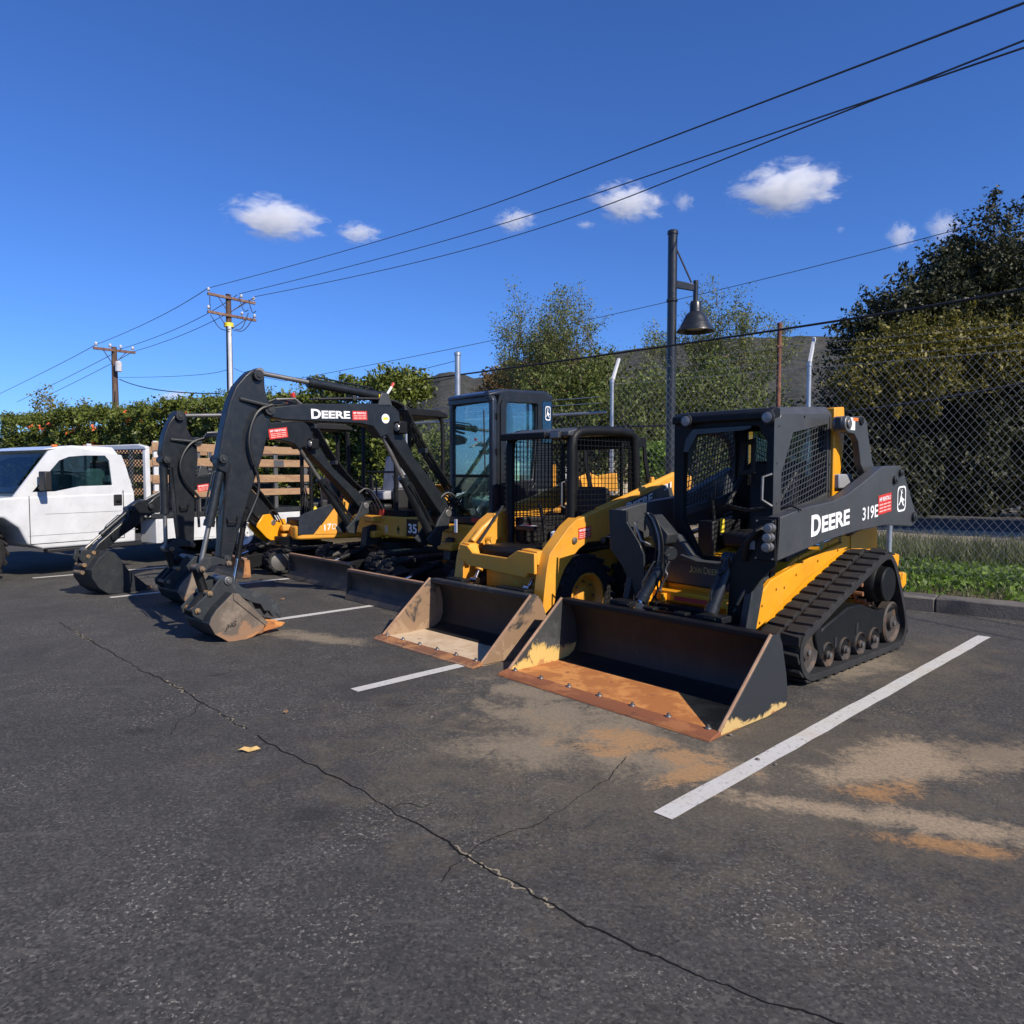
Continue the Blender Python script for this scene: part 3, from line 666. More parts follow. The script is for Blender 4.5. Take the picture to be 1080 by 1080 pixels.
# ================================================================== wheeled loader (middle)
def wheel(parent, c, sx, r, w, tyre='tyre', rim='yellow_old'):
    x, y, z = c
    root = MB()
    prof = [(0,r*.58),(0,r*.80),(w*.08,r*.93),(w*.2,r*.985),(w*.8,r*.985),(w*.92,r*.93),(w,r*.80),(w,r*.58)]
    root.lathe((x-sx*w, y, z), (sx,0,0), prof, 40, False)
    n = 18
    for k in range(n):
        for side in (0, 1):
            t = 2*math.pi*(k+.5*side)/n; ct, st = math.cos(t), math.sin(t)
            m = Matrix.Translation((x-sx*w+sx*(w*(.24 if side == 0 else .76)), y, z)) @ Matrix.Rotation(t, 4, 'X') @ Matrix.Rotation((.5 if side else -.5)*sx, 4, 'Z')
            root.box((-w*.30,-.026,r*.95),(w*.30,.026,r*1.03), m)
    o = root.build('wheel', M[tyre], parent, bevel=.006)
    rm = MB().lathe((x-sx*w*.5, y, z), (sx,0,0), [(0,r*.57),(w*.45,r*.57),(w*.5,r*.60),(w*.5,r*.54),(w*.38,r*.50),(w*.22,r*.46),(w*.20,r*.28),(w*.30,r*.24),(w*.34,r*.18),(w*.34,0)], 36, False)
    ro = rm.build('rim', M[rim], o)
    b = MB(); bolt_ring(b, (x-sx*w*.5+sx*w*.20, y, z), (sx,0,0), r*.36, 8, .013, .02); b.build('wheel_nuts', M['steel'], ro)
    return o
def make_wheel_loader():
    B = Fr(-.757-.03, 6.12+.03, -46.8)
    R_ = empty('wheeled_loader', (B.o[0], B.o[1], 0), B.phi, 'smaller yellow skid steer loader with black mesh cage and sandy bucket, on wheels', 'wheeled loader')
    sec = [(0,.012),(.34,.012),(.56,.014),(.68,.03),(.75,.07),(.785,.15),(.78,.28),(.755,.38),(.72,.45),(.67,.475)]
    bk = [(.5,.006),(.80,.025),(.825,.08),(.82,.30),(.76,.44),(.72,.49)]
    bucket(R_, B, .70, sec, dict(back=M['rust_black'], floor=M['sand_steel'], rail=M['worn_black'], edge=M['rust'], side_l=M['plate_brown'], side_r=M['plate_brown'], strip=M['brown_steel']), .10, 6, plate_back=bk)
    MB().box((-.42,.93,.08),(.42,1.0,.44)).box((-.55,.71,.49),(-.30,.82,.52)).box((.18,.71,.49),(.55,.82,.52)).build('quick_coupler', M['black'], R_, bevel=.006)
    # chassis
    ch = MB().prism([(1.12,.25),(1.12,.56),(1.30,.70),(2.2,.80),(2.8,.86),(2.84,.3)], 'x', -.38, .38).build('chassis', M['yellow_old'], R_, bevel=.012)
    MB().prism([(2.4,.86),(2.4,1.30),(2.9,1.25),(2.98,1.1),(2.98,.42),(2.84,.42),(2.8,.86)], 'x', -.38, .38).build('engine_hood', M['yellow_old'], R_, bevel=.02)
    # inner front panel, foot area
    MB().box((-.37,1.08,.42),(.37,1.12,.62)).build('front_panel', M['yellow_old'], R_, bevel=.01)
    fb = MB().prism([(1.02,.60),(1.02,.79),(1.08,.83),(1.42,.83),(1.42,.60)], 'x', -.40, .40).build('foot_board', M['black'], R_, bevel=.01)
    q = B.ony(551.5,591,1.015); emblem(sheet_axes((q[0]+.02,1.017,.735), (1,0,0), (0,0,1)), .085, .075, fb)
    # wheels
    for y, in ((1.46,),(2.42,)):
        for sx in (-1, 1): wheel(R_, (sx*.62, y, .385), sx, .385, .23)
    # arms
    arm = B.T(.61, [(571.7,652),(574,628),(577,600),(580,585),(588,574),(600,557),(609.6,548),(632,538),(659,526),(690,511),(713,500)])
    und = B.T(.61, [(656,552),(640,566),(632,571),(620,572),(611,579),(604,588),(596,600),(591.5,611),(587,626),(585,637)])
    rear = [(2.95,1.50),(3.05,1.42),(3.08,1.1),(2.95,1.0),(2.75,1.12),(2.45,1.22)]
    poly = arm+rear+und
    for sx in (-1, 1):
        ao = MB().prism(poly, 'x', sx*.53, sx*.61).build('loader_arm', M['yellow_old'], R_, bevel=.008)
        fl = [(p[0]-.012, p[1]) for p in arm[1:7]]
        # flange down the front of the knee
        a = arm
        mb = MB(); vs = []; pts = [Vector((0, p[0], p[1])) for p in a[0:7]]
        for i, p in enumerate(pts):
            d = (pts[min(i+1, len(pts)-1)]-pts[max(i-1, 0)]).normalized(); nn = Vector((0, -d[2], d[1]))
            if nn[1] > 0: nn = -nn
            for xx, off in ((sx*.50,.002),(sx*.625,.002),(sx*.625,.018),(sx*.50,.018)): vs.append((xx, p[1]+nn[1]*off, p[2]+nn[2]*off))
        n = len(pts); fs = [(i*4+k, (i+1)*4+k, (i+1)*4+(k+1) % 4, i*4+(k+1) % 4) for i in range(n-1) for k in range(4)]+[(0,1,2,3),((n-1)*4+3,(n-1)*4+2,(n-1)*4+1,(n-1)*4)]
        mb.add(vs, fs).build('arm_flange', M['yellow_old'], ao, bevel=.003)
        up = [(p[0], p[1]) for p in arm[7:]]
        MB().tube([(sx*.575, p[0], p[1]+.004) for p in up], .02, 6).build('arm_rib', M['yellow_old'], ao)
        hyd(R_, (sx*.50,2.7,.86), (sx*.50,1.65,.92), .036, .6, 'yellow_old', name='lift_cylinder')
        for px, py in ((605.5,570),(635,570)):
            q = B.onx(px, py, .61); MB().lathe((sx*.612,q[0],q[1]), (sx,0,0), [(0,.03),(.012,.03),(.016,.018),(.017,0)], 16).build('pin_head', M['steel'], ao)
        # tilt cylinder
        c0 = (sx*.40, 1.16, .86); c1 = (sx*.37, .93, .49)
        hyd(R_, c0, c1, .035, .72, 'yellow_old', name='tilt_cylinder')
        q = B.ony(510 if sx < 0 else 0, 563, .86) if sx < 0 else None
        if sx < 0:
            MB().tube([(-.47,.99,.86),(-.45,1.10,.98),(-.44,1.25,1.08)], .032, 10).build('arm_tube', M['yellow_old'], ao)
            MB().tube([(-.40,1.0,.84),(-.39,1.10,.96),(-.37,1.3,1.2)], .014, 8).build('hydraulic_hose', M['hose'], R_)
            a = B.ony(503,571,.86)
            MB().box((-.56,.83,.95),(-.52,.835,1.08)).build('warning_sticker', M['white'], ao)
    # cross member between the knees
    cb = B.U(.90, [(494,578),(509,577),(517,587),(547,594),(560,583),(573,581),(574,606.5),(493,597)])
    c2 = [(-.52,.855),(-.40,.85),(-.32,.785),(.16,.775),(.30,.855),(.52,.845),(.52,.66),(.44,.665),(.40,.62),(-.40,.66),(-.46,.70),(-.52,.70)]
    MB().prism([(q[0], q[1]-.02) for q in c2], 'y', .86, .895).prism([(-.52,.72),(-.52,.85),(-.41,.845),(-.36,.72)], 'y', .896, 1.0).prism([(.30,.72),(.32,.85),(.52,.84),(.52,.72)], 'y', .896, 1.0).build('cross_member', M['yellow_old'], R_, bevel=.006)
    # dark panel with letters on the arm's outer side
    x = .612
    pan = B.T(x, [(659.5,531),(707,509),(711,526),(686,536),(661,545)])
    po = MB().prism(pan, 'x', .6105, x).build('arm_decal', M['charcoal'], R_)
    a = B.onx(660,543.5,x); b_ = B.onx(688,529.5,x); ux = Vector((0,b_[0]-a[0],b_[1]-a[1])); L = ux.length; ux.normalize()
    lettering([('D',0,0,L*.235,.115,.03),('EERE',L*.26,.005,L*.74,.09,.03)], sheet_axes((x+.0015,a[0],a[1]), ux, (0,0,1)), M['white'], po)
    a = B.onx(700.5,517.5,x); b_ = B.onx(708,514,x); ux = Vector((0,b_[0]-a[0],b_[1]-a[1])); L = ux.length; ux.normalize()
    lettering([('31',0,0,L,.06,.02)], sheet_axes((x+.0015,a[0],a[1]), ux, (0,0,1)), M['white'], po)
    a = B.onx(610,569.5,x); b_ = B.onx(623.5,566.5,x); ux = Vector((0,b_[0]-a[0],b_[1]-a[1])); L = ux.length; ux.normalize()
    sticker(sheet_axes((x,a[0],a[1]), ux, (0,0,1)), L, .105, R_, off=lambda q: q+Vector((.0015,0,0)))
    q = B.onx(688, 509, .57); MB().prism([(q[0]-.05,q[1]-.05),(q[0]-.03,q[1]+.05),(q[0],q[1]+.06),(q[0]+.03,q[1]+.0),(q[0]+.12,q[1])], 'x', .56, .59).build('arm_lug', M['yellow_old'], R_, bevel=.004)
    # cage
    y0, y1, hw, zt = 1.45, 2.40, .42, 1.93
    loop = lambda sx: [(sx*hw,y0,.80),(sx*hw,y0,1.55),(sx*hw,y0+.0,1.84),(sx*hw,y0+.07,zt-.02),(sx*hw,y0+.2,zt),(sx*hw,y1-.1,zt+.02),(sx*hw,y1,zt-.06),(sx*hw,y1+.03,1.5),(sx*hw,y1+.05,1.05)]
    cg = MB()
    for sx in (-1, 1): cg.tube(smooth_poly(loop(sx), 1, False), .047, 12)
    cg.box((-hw,y1-.02,1.78),(hw,y1+.02,1.92)).box((-hw-.03,y0+.55,1.02),(-hw,y1+.05,1.10)).box((hw,y0+.55,1.02),(hw+.03,y1+.05,1.10))
    cgo = cg.build('cab_frame', M['black'], R_)
    MB().prism([(y0-.07,zt-.055),(y0-.06,zt-.01),(y0+.15,zt+.035),(y1-.1,zt+.05),(y1-.02,zt+.02),(y1-.1,zt-.01),(y0+.1,zt-.055)], 'x', -hw-.03, hw+.02).build('roof', M['charcoal'], cgo, bevel=.01)
    MB().box((-hw-.04,y0-.10,zt-.075),(.16,y0-.03,zt-.01)).build('front_visor', M['black'], cgo, bevel=.01)
    for x_ in (-.37,.28):
        l = MB().box((x_-.06,y0-.085,zt-.075),(x_+.07,y0-.03,zt-.005)).build('work_light', M['vinyl'], cgo, bevel=.006); MB().box((x_-.05,y0-.09,zt-.068),(x_+.06,y0-.086,zt-.012)).build('lens', M['lens'], l)
    rear = [(y1+.03,1.05),(y1+.03,1.80),(y1+.08,1.90),(y1+.20,1.90),(y1+.22,1.70),(y1+.34,1.30),(y1+.36,1.05)]
    for sx in (-1, 1):
        MB().ring(rear, [(y1+.07,1.12),(y1+.07,1.72),(y1+.09,1.8),(y1+.16,1.8),(y1+.17,1.66),(y1+.28,1.28),(y1+.29,1.12)], 'x', sx*(hw-.02), sx*(hw+.0)).build('rear_bracket', M['black'], cgo, bevel=.004)
        sp = [(y0+.04,1.08),(y0+.04,1.78),(y0+.10,1.86),(y1-.06,1.88),(y1-.01,1.80),(y1,1.10)]
        scr = MB(); strands(scr, sp, [0, math.pi/2], .052, .0038, lambda q, k: Vector((sx*(hw-.005*k), q[0], q[1])))
        scr.ring([(y1-.20,1.10),(y1-.20,1.85),(y1-.03,1.85),(y1-.03,1.10)], [(y1-.16,1.14),(y1-.16,1.81),(y1-.06,1.81),(y1-.06,1.14)], 'x', sx*(hw-.03), sx*(hw-.012))
        scr.build('side_screen', M['black'], cgo)
    fscr = MB(); strands(fscr, [(-hw+.03,1.04),(-hw+.03,1.86),(hw-.05,1.86),(hw-.05,1.04)], [0, math.pi/2], .05, .0040, lambda q, k: Vector((q[0], y0+.03+.005*k, q[1])))
    strands(fscr, [(-.30,.78),(-.34,1.0),(.0,1.0),(.0,.78)], [0, math.pi/2], .05, .0035, lambda q, k: Vector((q[0], y0+.03+.005*k, q[1])))
    fscr.build('front_screen', M['black'], cgo)
    mb = MB()
    for k in range(12): mb.box((-hw-.06,y0-.03,1.12+.055*k),(-hw+.0,y0+.02,1.135+.055*k))
    mb.build('ladder_edge', M['vinyl'], cgo)
    MB().tube([(.38,y0-.03,1.45),(.36,y0-.07,1.44),(.36,y0-.07,1.22),(.38,y0-.03,1.20)], .009, 7).build('grab_handle', M['steel'], cgo)
    ins = MB().box((-.40,y0+.1,.78),(.40,y1,.82)).box((-.40,y0+.05,.82),(-.28,y1-.1,1.08)).box((.28,y0+.05,.82),(.40,y1-.1,1.08)); ins.build('cab_floor', M['vinyl'], cgo, bevel=.01)
    MB().box((-.20,y0+.40,.86),(.20,y0+.80,1.0)).prism([(y0+.72,.98),(y0+.84,.98),(y0+.86,1.36),(y0+.76,1.40)], 'x', -.20, .20).build('seat', M['vinyl'], cgo, bevel=.04, seg=3)
    for x_, m in ((-.12,'vinyl'),(.22,'vinyl')):
        MB().tube([(x_,y0+.2,.82),(x_,y0+.18,1.05),(x_,y0+.12,1.22)], .02, 8).build('control_lever', M[m], cgo)
    MB().box((-.34,y0-.0,.96),(-.08,y0+.10,1.0)).build('control_box', M['vinyl'], cgo)
    MB().box((-.30,y0+.01,1.001),(-.12,y0+.09,1.004)).build('warning_sticker', M['white'], cgo)
    MB().box((-.27,y0+.03,1.0045),(-.17,y0+.07,1.006)).build('sticker_band', M['red'], cgo)
    MB().lathe((.05,y0+.16,.82), (0,0,1), [(0,.04),(.12,.04),(.13,.03),(.15,0)], 14).build('bottle', M['white'], cgo)
    MB().box((.12,y0+.1,.84),(.20,y0+.2,.96)).build('valve_block', M['grey'], cgo, bevel=.006)
    return R_
make_wheel_loader()
# ================================================================== mini excavators
BA = Fr(-.81, 8.78, -43.6)       # boom plane of the nearest excavator
def rel(fr, x, pts, o):
    return [(a-o[0], b-o[1]) for a, b in fr.T(x, pts)]
_t = BA.onx(240, 677, .25); TOUCH = (_t[0], 0.0)
END = dict(
    plate=rel(BA, .25, [(245,625.5),(250.4,626),(281.5,656),(274,666),(266,671.5),(253,676),(240,676.7),(226,669),(220,658.6),(222,652),(228,643)], TOUCH),
    tooth=rel(BA, .22, [(277,655),(300,656),(297,660),(274,667)], TOUCH),
    thumb=rel(BA, .0, [(238,607),(250,618),(261,622),(280,627),(289,636.5),(292,645.6),(290.6,651),(286,646),(283,649.5),(279,643),(273.8,643),(270,636),(261,634),(253,630),(240,622)], TOUCH),
    ear=rel(BA, .10, [(231,609),(242.6,614.5),(248,625),(240,632),(222,655),(213,655),(202.4,649.5),(201,643),(209,634),(222,622)], TOUCH),
    guide=rel(BA, .09, [(205,599),(214,588.5),(226,586.6),(237.4,590),(244,595),(242.6,599),(232,595),(222,597.6),(215,604),(209,605)], TOUCH),
    pinA=rel(BA, .10, [(212,600)], TOUCH)[0], pinB=rel(BA, .10, [(240,594)], TOUCH)[0], pinC=rel(BA, .10, [(239,612)], TOUCH)[0], pinD=rel(BA, .10, [(220,626)], TOUCH)[0], pinE=rel(BA, .10, [(207,644)], TOUCH)[0])
def arm_end(root, mb, o, w=.25, thumb=True, s=1.0, side='bucket_side', body='charcoal2'):
    """bucket, linkage and thumb; o = (y,z) of the bucket's contact point"""
    S = lambda l: [(o[0]+p[0]*s, o[1]+p[1]*s) for p in l]
    P = S(END['plate']); cx = sum(p[0] for p in P)/len(P); cz = sum(p[1] for p in P)/len(P)
    # curved shell following the belly of the plate
    belly = P[3:]+[P[0]]
    inner = [(p[0]+(cx-p[0])*.10, p[1]+(cz-p[1])*.10) for p in belly]
    b = mb().prism(belly+inner[::-1], 'x', -w, w).build('bucket', M[body], root, bevel=.004)
    for sx in (-1, 1):
        mb().prism(P, 'x', sx*(w+.001), sx*(w+.016)).build('side_plate', M[side], b, bevel=.004)
        cut = [P[0], P[1], P[2], (P[2][0]-.02, P[2][1]-.03), (P[0][0]-.0, P[0][1]-.06)]
        mb().prism(cut, 'x', sx*(w+.017), sx*(w+.027)).build('side_cutter', M[side], b, bevel=.003)
    t = S(END['tooth'])
    for k in range(4):
        x = -w+.04+(2*w-.08)*k/3
        mb().prism([t[0], t[1], t[2], t[3]], 'x', x-.03, x+.03).build('tooth', M['rust_orange'], b, bevel=.006)
    lip = [(t[0][0]-.03, t[0][1]-.015), (t[0][0]+.02, t[0][1]-.0), (t[3][0]+.02, t[3][1]), (t[3][0]-.05, t[3][1]-.01)]
    mb().prism(lip, 'x', -w, w).build('bucket_lip', M['rust'], b, bevel=.003)
    E_ = S(END['ear']); lk = mb()
    for sx in (-1, 1): lk.prism(E_, 'x', sx*.10, sx*.125)
    lo = lk.build('coupler', M['charcoal2'], root, bevel=.006)
    g = mb()
    for sx in (-1, 1): g.prism(S(END['guide']), 'x', sx*.085, sx*.105)
    g.build('guide_link', M['charcoal2'], root, bevel=.006)
    q = {k: (o[0]+END[k][0]*s, o[1]+END[k][1]*s) for k in ('pinA','pinB','pinC','pinD','pinE')}
    mb().tube([(0,q['pinA'][0],q['pinA'][1]),(0,q['pinD'][0],q['pinD'][1]),(0,q['pinE'][0],q['pinE'][1])], .045, 10).build('bucket_link', M['black'], root)
    for k, m in (('pinA','pin'),('pinB','pin'),('pinC','steel'),('pinD','pin'),('pinE','pin')):
        y, z = q[k]; r = .038 if k == 'pinC' else .026
        mb().cyl((-.14,y,z),(.14,y,z),r,n=16).cyl((.14,y,z),(.155,y,z),r*.55,n=12).build('link_pin', M[m], lo, bevel=.004)
    if thumb:
        tb = mb()
        for sx in (-1, 1): tb.prism(S(END['thumb']), 'x', sx*.07, sx*.095)
        tb.prism(S(END['thumb'])[1:4]+[(p[0], p[1]-.04) for p in S(END['thumb'])[1:4]][::-1], 'x', -.07, .07)
        tb.build('thumb', M['worn_thumb'], root, bevel=.004)
    return b, q
def crawler(R_, hw, y0, y1, h, tw, mat='rubber'):
    prof = smooth_poly([(y0+.18,0),(y0+.03,.10),(y0,.24),(y0+.06,h-.04),(y0+.22,h),(y1-.22,h),(y1-.06,h-.04),(y1,.24),(y1-.03,.10),(y1-.18,0)], 1)
    for sx in (-1, 1):
        rubber_track(R_, prof, sx*(hw-tw), sx*hw, .10, .035, .014)
        xm = sx*(hw-tw*.5)
        fr = MB().prism([(y0+.2,.10),(y0+.25,.30),(y1-.3,.32),(y1-.2,.10)], 'x', xm-tw*.2, xm+tw*.2).build('track_frame', M['black'], R_, bevel=.01)
        for yy, r in ((y0+.21,.17),(y1-.21,.17),((y0+y1)/2-.35,.08),((y0+y1)/2,.08),((y0+y1)/2+.35,.08)):
            MB().lathe((xm-sx*tw*.3,yy,.045+r),(sx,0,0),[(0,r),(tw*.55,r),(tw*.6,r*.8),(tw*.62,0)],20).build('track_roller', M['steel'], fr)
    MB().box((-hw+tw,(y0+y1)/2-.45,.16),(hw-tw,(y0+y1)/2+.45,.42)).lathe((0,(y0+y1)/2,.40),(0,0,1),[(0,.38),(.14,.38),(.14,0)],28).build('undercarriage', M['black'], R_, bevel=.01)
def dozer_blade(R_, hw, h, yarm, mat):
    n = 10; pts = []
    for k in range(n+1):
        t = k/n; pts.append((.02+.075*math.sin(math.pi*t)*1.0+.02*t, .012+h*t))
    back = [(p[0]+.022, p[1]) for p in pts][::-1]
    b = MB().prism(pts+back, 'x', -hw, hw).build('blade', M[mat], R_, bevel=.003)
    MB().prism([(-.004,.004),(.055,.012),(.07,.10),(.05,.115),(.02,.06)], 'x', -hw, hw).build('cutting_edge', M['blade_steel'], b, bevel=.002)
    MB().box((-hw,.035,h+.0),(hw,.09,h+.03)).build('top_rail', M['brown_steel'], b, bevel=.004)
    for sx in (-1, 1):
        MB().prism([(.02,.012),(.045,h),(.12,h),(.135,.012)], 'x', sx*hw, sx*(hw+.016)).build('end_plate', M[mat], b, bevel=.003)
        MB().prism([(.12,.10),(.12,.30),(.18,.30),(yarm,.36),(yarm,.22),(.3,.12)], 'x', sx*.34-.035, sx*.34+.035).build('blade_arm', M['black'], R_, bevel=.006)
    hyd(R_, (0, yarm, .44), (0, .14, .26), .04, .6, 'black', name='blade_cylinder')
    return b
def body_plan(x0, x1, y0, y1, r):
    pts = []
    for k in range(0, 13):
        t = math.pi*k/12; pts.append(((x0+x1)/2+(x1-x0)/2*math.cos(t), y1-r+r*math.sin(t)))
    return [(x0+.10,y0),(x1-.10,y0),(x1-.03,y0+.03),(x1,y0+.12)]+pts+[(x0,y0+.12),(x0+.03,y0+.03)]
def make_excavator(kind, O, phi, foot, bphi, label, D_):
    A = Fr(O[0], O[1], phi); Bf = Fr(foot[0], foot[1], bphi)
    R_ = empty('mini_excavator', (O[0], O[1], 0), A.phi, label, 'excavator', 'mini excavators parked side by side')
    mb = lambda: MB(fn=lambda p: A.loc(Bf.wor(p)))
    bw = D_['bw']
    # ---- undercarriage and blade
    crawler(R_, D_['hw'], D_['ty0'], D_['ty1'], D_['th'], D_['tw'])
    dozer_blade(R_, D_['hw'], D_['bh'], D_['ty0']+.35, D_['blade'])
    # ---- slewing body (own turned frame when the house is slewed)
    Uf = D_.get('upper') or A
    ub = lambda: MB(fn=lambda p: A.loc(Uf.wor(p)))
    by0, by1, bx = D_['by0'], D_['by1'], D_['bx']; z0, z1, z2 = D_['z']
    lower = ub().prism(body_plan(-bx, bx, by0, by1, bx), 'z', z0, z1).build('house_lower', M['yellow_old'], R_, bevel=.03)
    ub().prism(body_plan(-bx+.015, bx-.015, by0+.75*(by1-by0)*.8, by1-.01, bx), 'z', z1, z2).build('counterweight', M['yellow_old'] if kind != 'cab' else M['charcoal'], R_, bevel=.04)
    ub().prism(body_plan(-bx+.03, bx-.03, by0+.04, by1-.3, bx*.6), 'z', z1-.001, z1+.09).build('floor_plate', M['black'], R_, bevel=.01)
    # swing bracket
    br = D_['bracket']
    q = mb()
    for sx in (-1, 1): q.prism(br, 'x', sx*(bw/2+.02), sx*(bw/2+.05))
    q.prism([(0.02,.48),(.30,.50),(.34,.62),(.30,.80),(.06,.74)], 'x', -bw*.4, bw*.4)
    bro = q.build('swing_bracket', M[D_.get('bracket_mat', 'charcoal2')], R_, bevel=.008)
    ub_y = by0-.02
    ub().box((-.14,by0-.12,z0-.02),(.14,by0+.10,z0+.08)).box((-.14,by0-.12,z1-.10),(.14,by0+.10,z1+.0)).build('swing_post', M['yellow_old'], R_, bevel=.02)
    # ---- boom
    boom = mb().prism(D_['boom'], 'x', -bw/2, bw/2).build('boom', M['dark_arm'], R_, bevel=.012)
    mb().cyl((-bw/2-.06,)+tuple(D_['bpin']), (bw/2+.06,)+tuple(D_['bpin']), .045, n=18).build('pivot_pin', M['steel'], bro, bevel=.004)
    # ---- boom cylinder (under the boom) and arm cylinder (over it)
    c = D_['bcyl']; hyd_t(R_, mb, (0,)+c[0], (0,)+c[1], .050*D_.get('cs',1), .60, 'dark_arm', rod='steel')
    if 'acyl' in D_:
        c = D_['acyl']; hyd_t(R_, mb, (0,)+c[0], (0,)+c[1], .046*D_.get('cs',1), .62, 'dark_arm', rod='steel')
        a = c[0]; mb().prism([(a[0]-.10,a[1]-.12),(a[0]-.05,a[1]+.03),(a[0]+.04,a[1]+.03),(a[0]+.10,a[1]-.12)], 'x', -bw*.5, -bw*.3).prism([(a[0]-.10,a[1]-.12),(a[0]-.05,a[1]+.03),(a[0]+.04,a[1]+.03),(a[0]+.10,a[1]-.12)], 'x', bw*.3, bw*.5).build('cylinder_bracket', M['charcoal'], boom, bevel=.006)
    # ---- dipper
    dw = D_['dw']
    dip = mb().prism(D_['dip'], 'x', -dw/2, dw/2).build('dipper_arm', M['dark_arm'], R_, bevel=.012)
    for y, z, r in D_['dpins']:
        mb().cyl((-dw/2-.05,y,z),(dw/2+.045,y,z),r,n=18).cyl((dw/2+.045,y,z),(dw/2+.055,y,z),r*.5,n=14).build('arm_pin', M['steel'] if r < .03 else M['charcoal2'], dip, bevel=.004)
    if 'stay' in D_: 
        s = D_['stay']; mb().tube([(dw/2+.01,)+s[0], (dw/2+.05,)+s[1]], .018, 8).build('hose_guide', M['charcoal2'], dip)
    if 'loopq' in D_:
        y, z = D_['loopq']; mb().tube([(dw/2,y-.05,z+.02),(dw/2+.04,y-.05,z-.02),(dw/2+.04,y+.03,z-.02),(dw/2,y+.05,z+.03)], .010, 6).build('tie_down_loop', M['black'], dip)
    c = D_['kcyl']; hyd_t(R_, mb, (0,)+c[0], (0,)+c[1], .044*D_.get('cs',1), .60, 'dark_arm', rod='steel')
    if 'tcyl' in D_:
        c = D_['tcyl']; hyd_t(R_, mb, (0,)+c[0], (0,)+c[1], .026, .62, 'black')
    for h in D_.get('hoses', []):
        mb().tube([(x_,y,z) for x_, y, z in smooth_poly(h[1], 2, False)], h[0], 8).build('hydraulic_hose', M['hose'], R_)
    # hose bundle lying along the top of the boom
    for k, off in enumerate((-.05, -.017, .017, .05)):
        pts = [(off*bw/.16, y+.012*k, z+.03) for y, z in D_['run']]
        mb().tube(smooth_poly(pts, 2, False), .013, 7).build('hydraulic_hose', M['hose'], R_)
    mbx = mb()
    for y, z in D_['run'][1:-1:2]: mbx.box((-bw*.45,y-.02,z+.0),(bw*.45,y+.02,z+.055))
    mbx.build('hose_clamp', M['charcoal2'], boom, bevel=.004)
    # fittings near the boom's nose
    y, z = D_['nose']
    for k in range(3):
        mb().tube([(.04*k-.02,y+.02,z+.02+.02*k),(.04*k-.02,y+.22,z+.03+.025*k),(.04*k-.02,y+.34,z+.0)], .012, 8).build('metal_fitting', M['steel'], boom)
    mb().lathe((.0,y+.24,z+.10),(0,0,1),[(0,.02),(.03,.022),(.045,.012),(.05,0)],12).build('cap', M['red'], boom)
    # more hoses: boom foot to house, along the dipper, and cylinder feeds
    fy, fz = D_['bpin']; s_ = D_.get('cs', 1)
    for k in range(5):
        xo = (-.10+.05*k)*s_
        mb().tube(smooth_poly([(xo*.6,fy-.10*s_,fz+.16*s_),(xo,fy+.05*s_,fz+.20*s_+.02*k),(xo*1.6,fy+.22*s_,fz+.05*s_),(xo*2.2,fy+.34*s_,fz-.16*s_-.02*k)], 2, False), .013*s_, 7).build('hydraulic_hose', M['hose'], R_)
    c0_, c1_ = D_['bcyl']
    mb().tube(smooth_poly([(.07*s_,c0_[0],c0_[1]+.10),(.09*s_,c0_[0]*.6+c1_[0]*.4,c0_[1]*.6+c1_[1]*.4+.05),(.08*s_,c0_[0]*.45+c1_[0]*.55,c0_[1]*.45+c1_[1]*.55)], 2, False), .010*s_, 6).build('hydraulic_hose', M['hose'], R_)
    k0, k1 = D_['kcyl']
    mb().tube(smooth_poly([(.06*s_,k0[0]+.05,k0[1]-.02),(.075*s_,k0[0]*.75+k1[0]*.25+.06,k0[1]*.75+k1[1]*.25),(.06*s_,k0[0]*.5+k1[0]*.5+.05,k0[1]*.5+k1[1]*.5)], 2, False), .009*s_, 6).build('hydraulic_hose', M['hose'], R_)
    # work light
    y, z = D_['light']; x = bw/2+.03
    lo = mb().box((x-.03,y-.04,z-.06),(x+.06,y+.08,z+.08)).build('work_light', M['black'], boom, bevel=.012)
    mb().lathe((x+.015,y-.038,z+.01),(0,-1,0),[(0,.045),(.008,.042),(.012,.02),(.013,0)],18).build('lens', M['lens'], lo)
    # ---- end of the arm
    if 'touch' in D_: arm_end(R_, mb, D_['touch'], D_.get('buw', .25), D_.get('thumb', False))
    return A, Bf, Uf, R_, mb, ub, boom
def hyd_t(R_, mb, p0, p1, r, k, mat, rod='chrome'):
    fn = mb().fn
    a = fn(p0); b = fn(p1); return hyd(R_, a, b, r, k, mat, rod)
def put_on(A, Bf, x, a_px, b_px, up=(0,0,1)):
    """2D sheet on the boom's outer side between two picture points"""
    a = Bf.onx(a_px[0], a_px[1], x); b = Bf.onx(b_px[0], b_px[1], x)
    ux = Vector((0,b[0]-a[0],b[1]-a[1])); L = ux.length; ux.normalize(); o = Vector((x,a[0],a[1])); uy = Vector((0,-ux[2],ux[1]))
    return (lambda q: A.loc(Bf.wor(o+ux*q[0]+uy*q[1]))), (lambda q: q), L
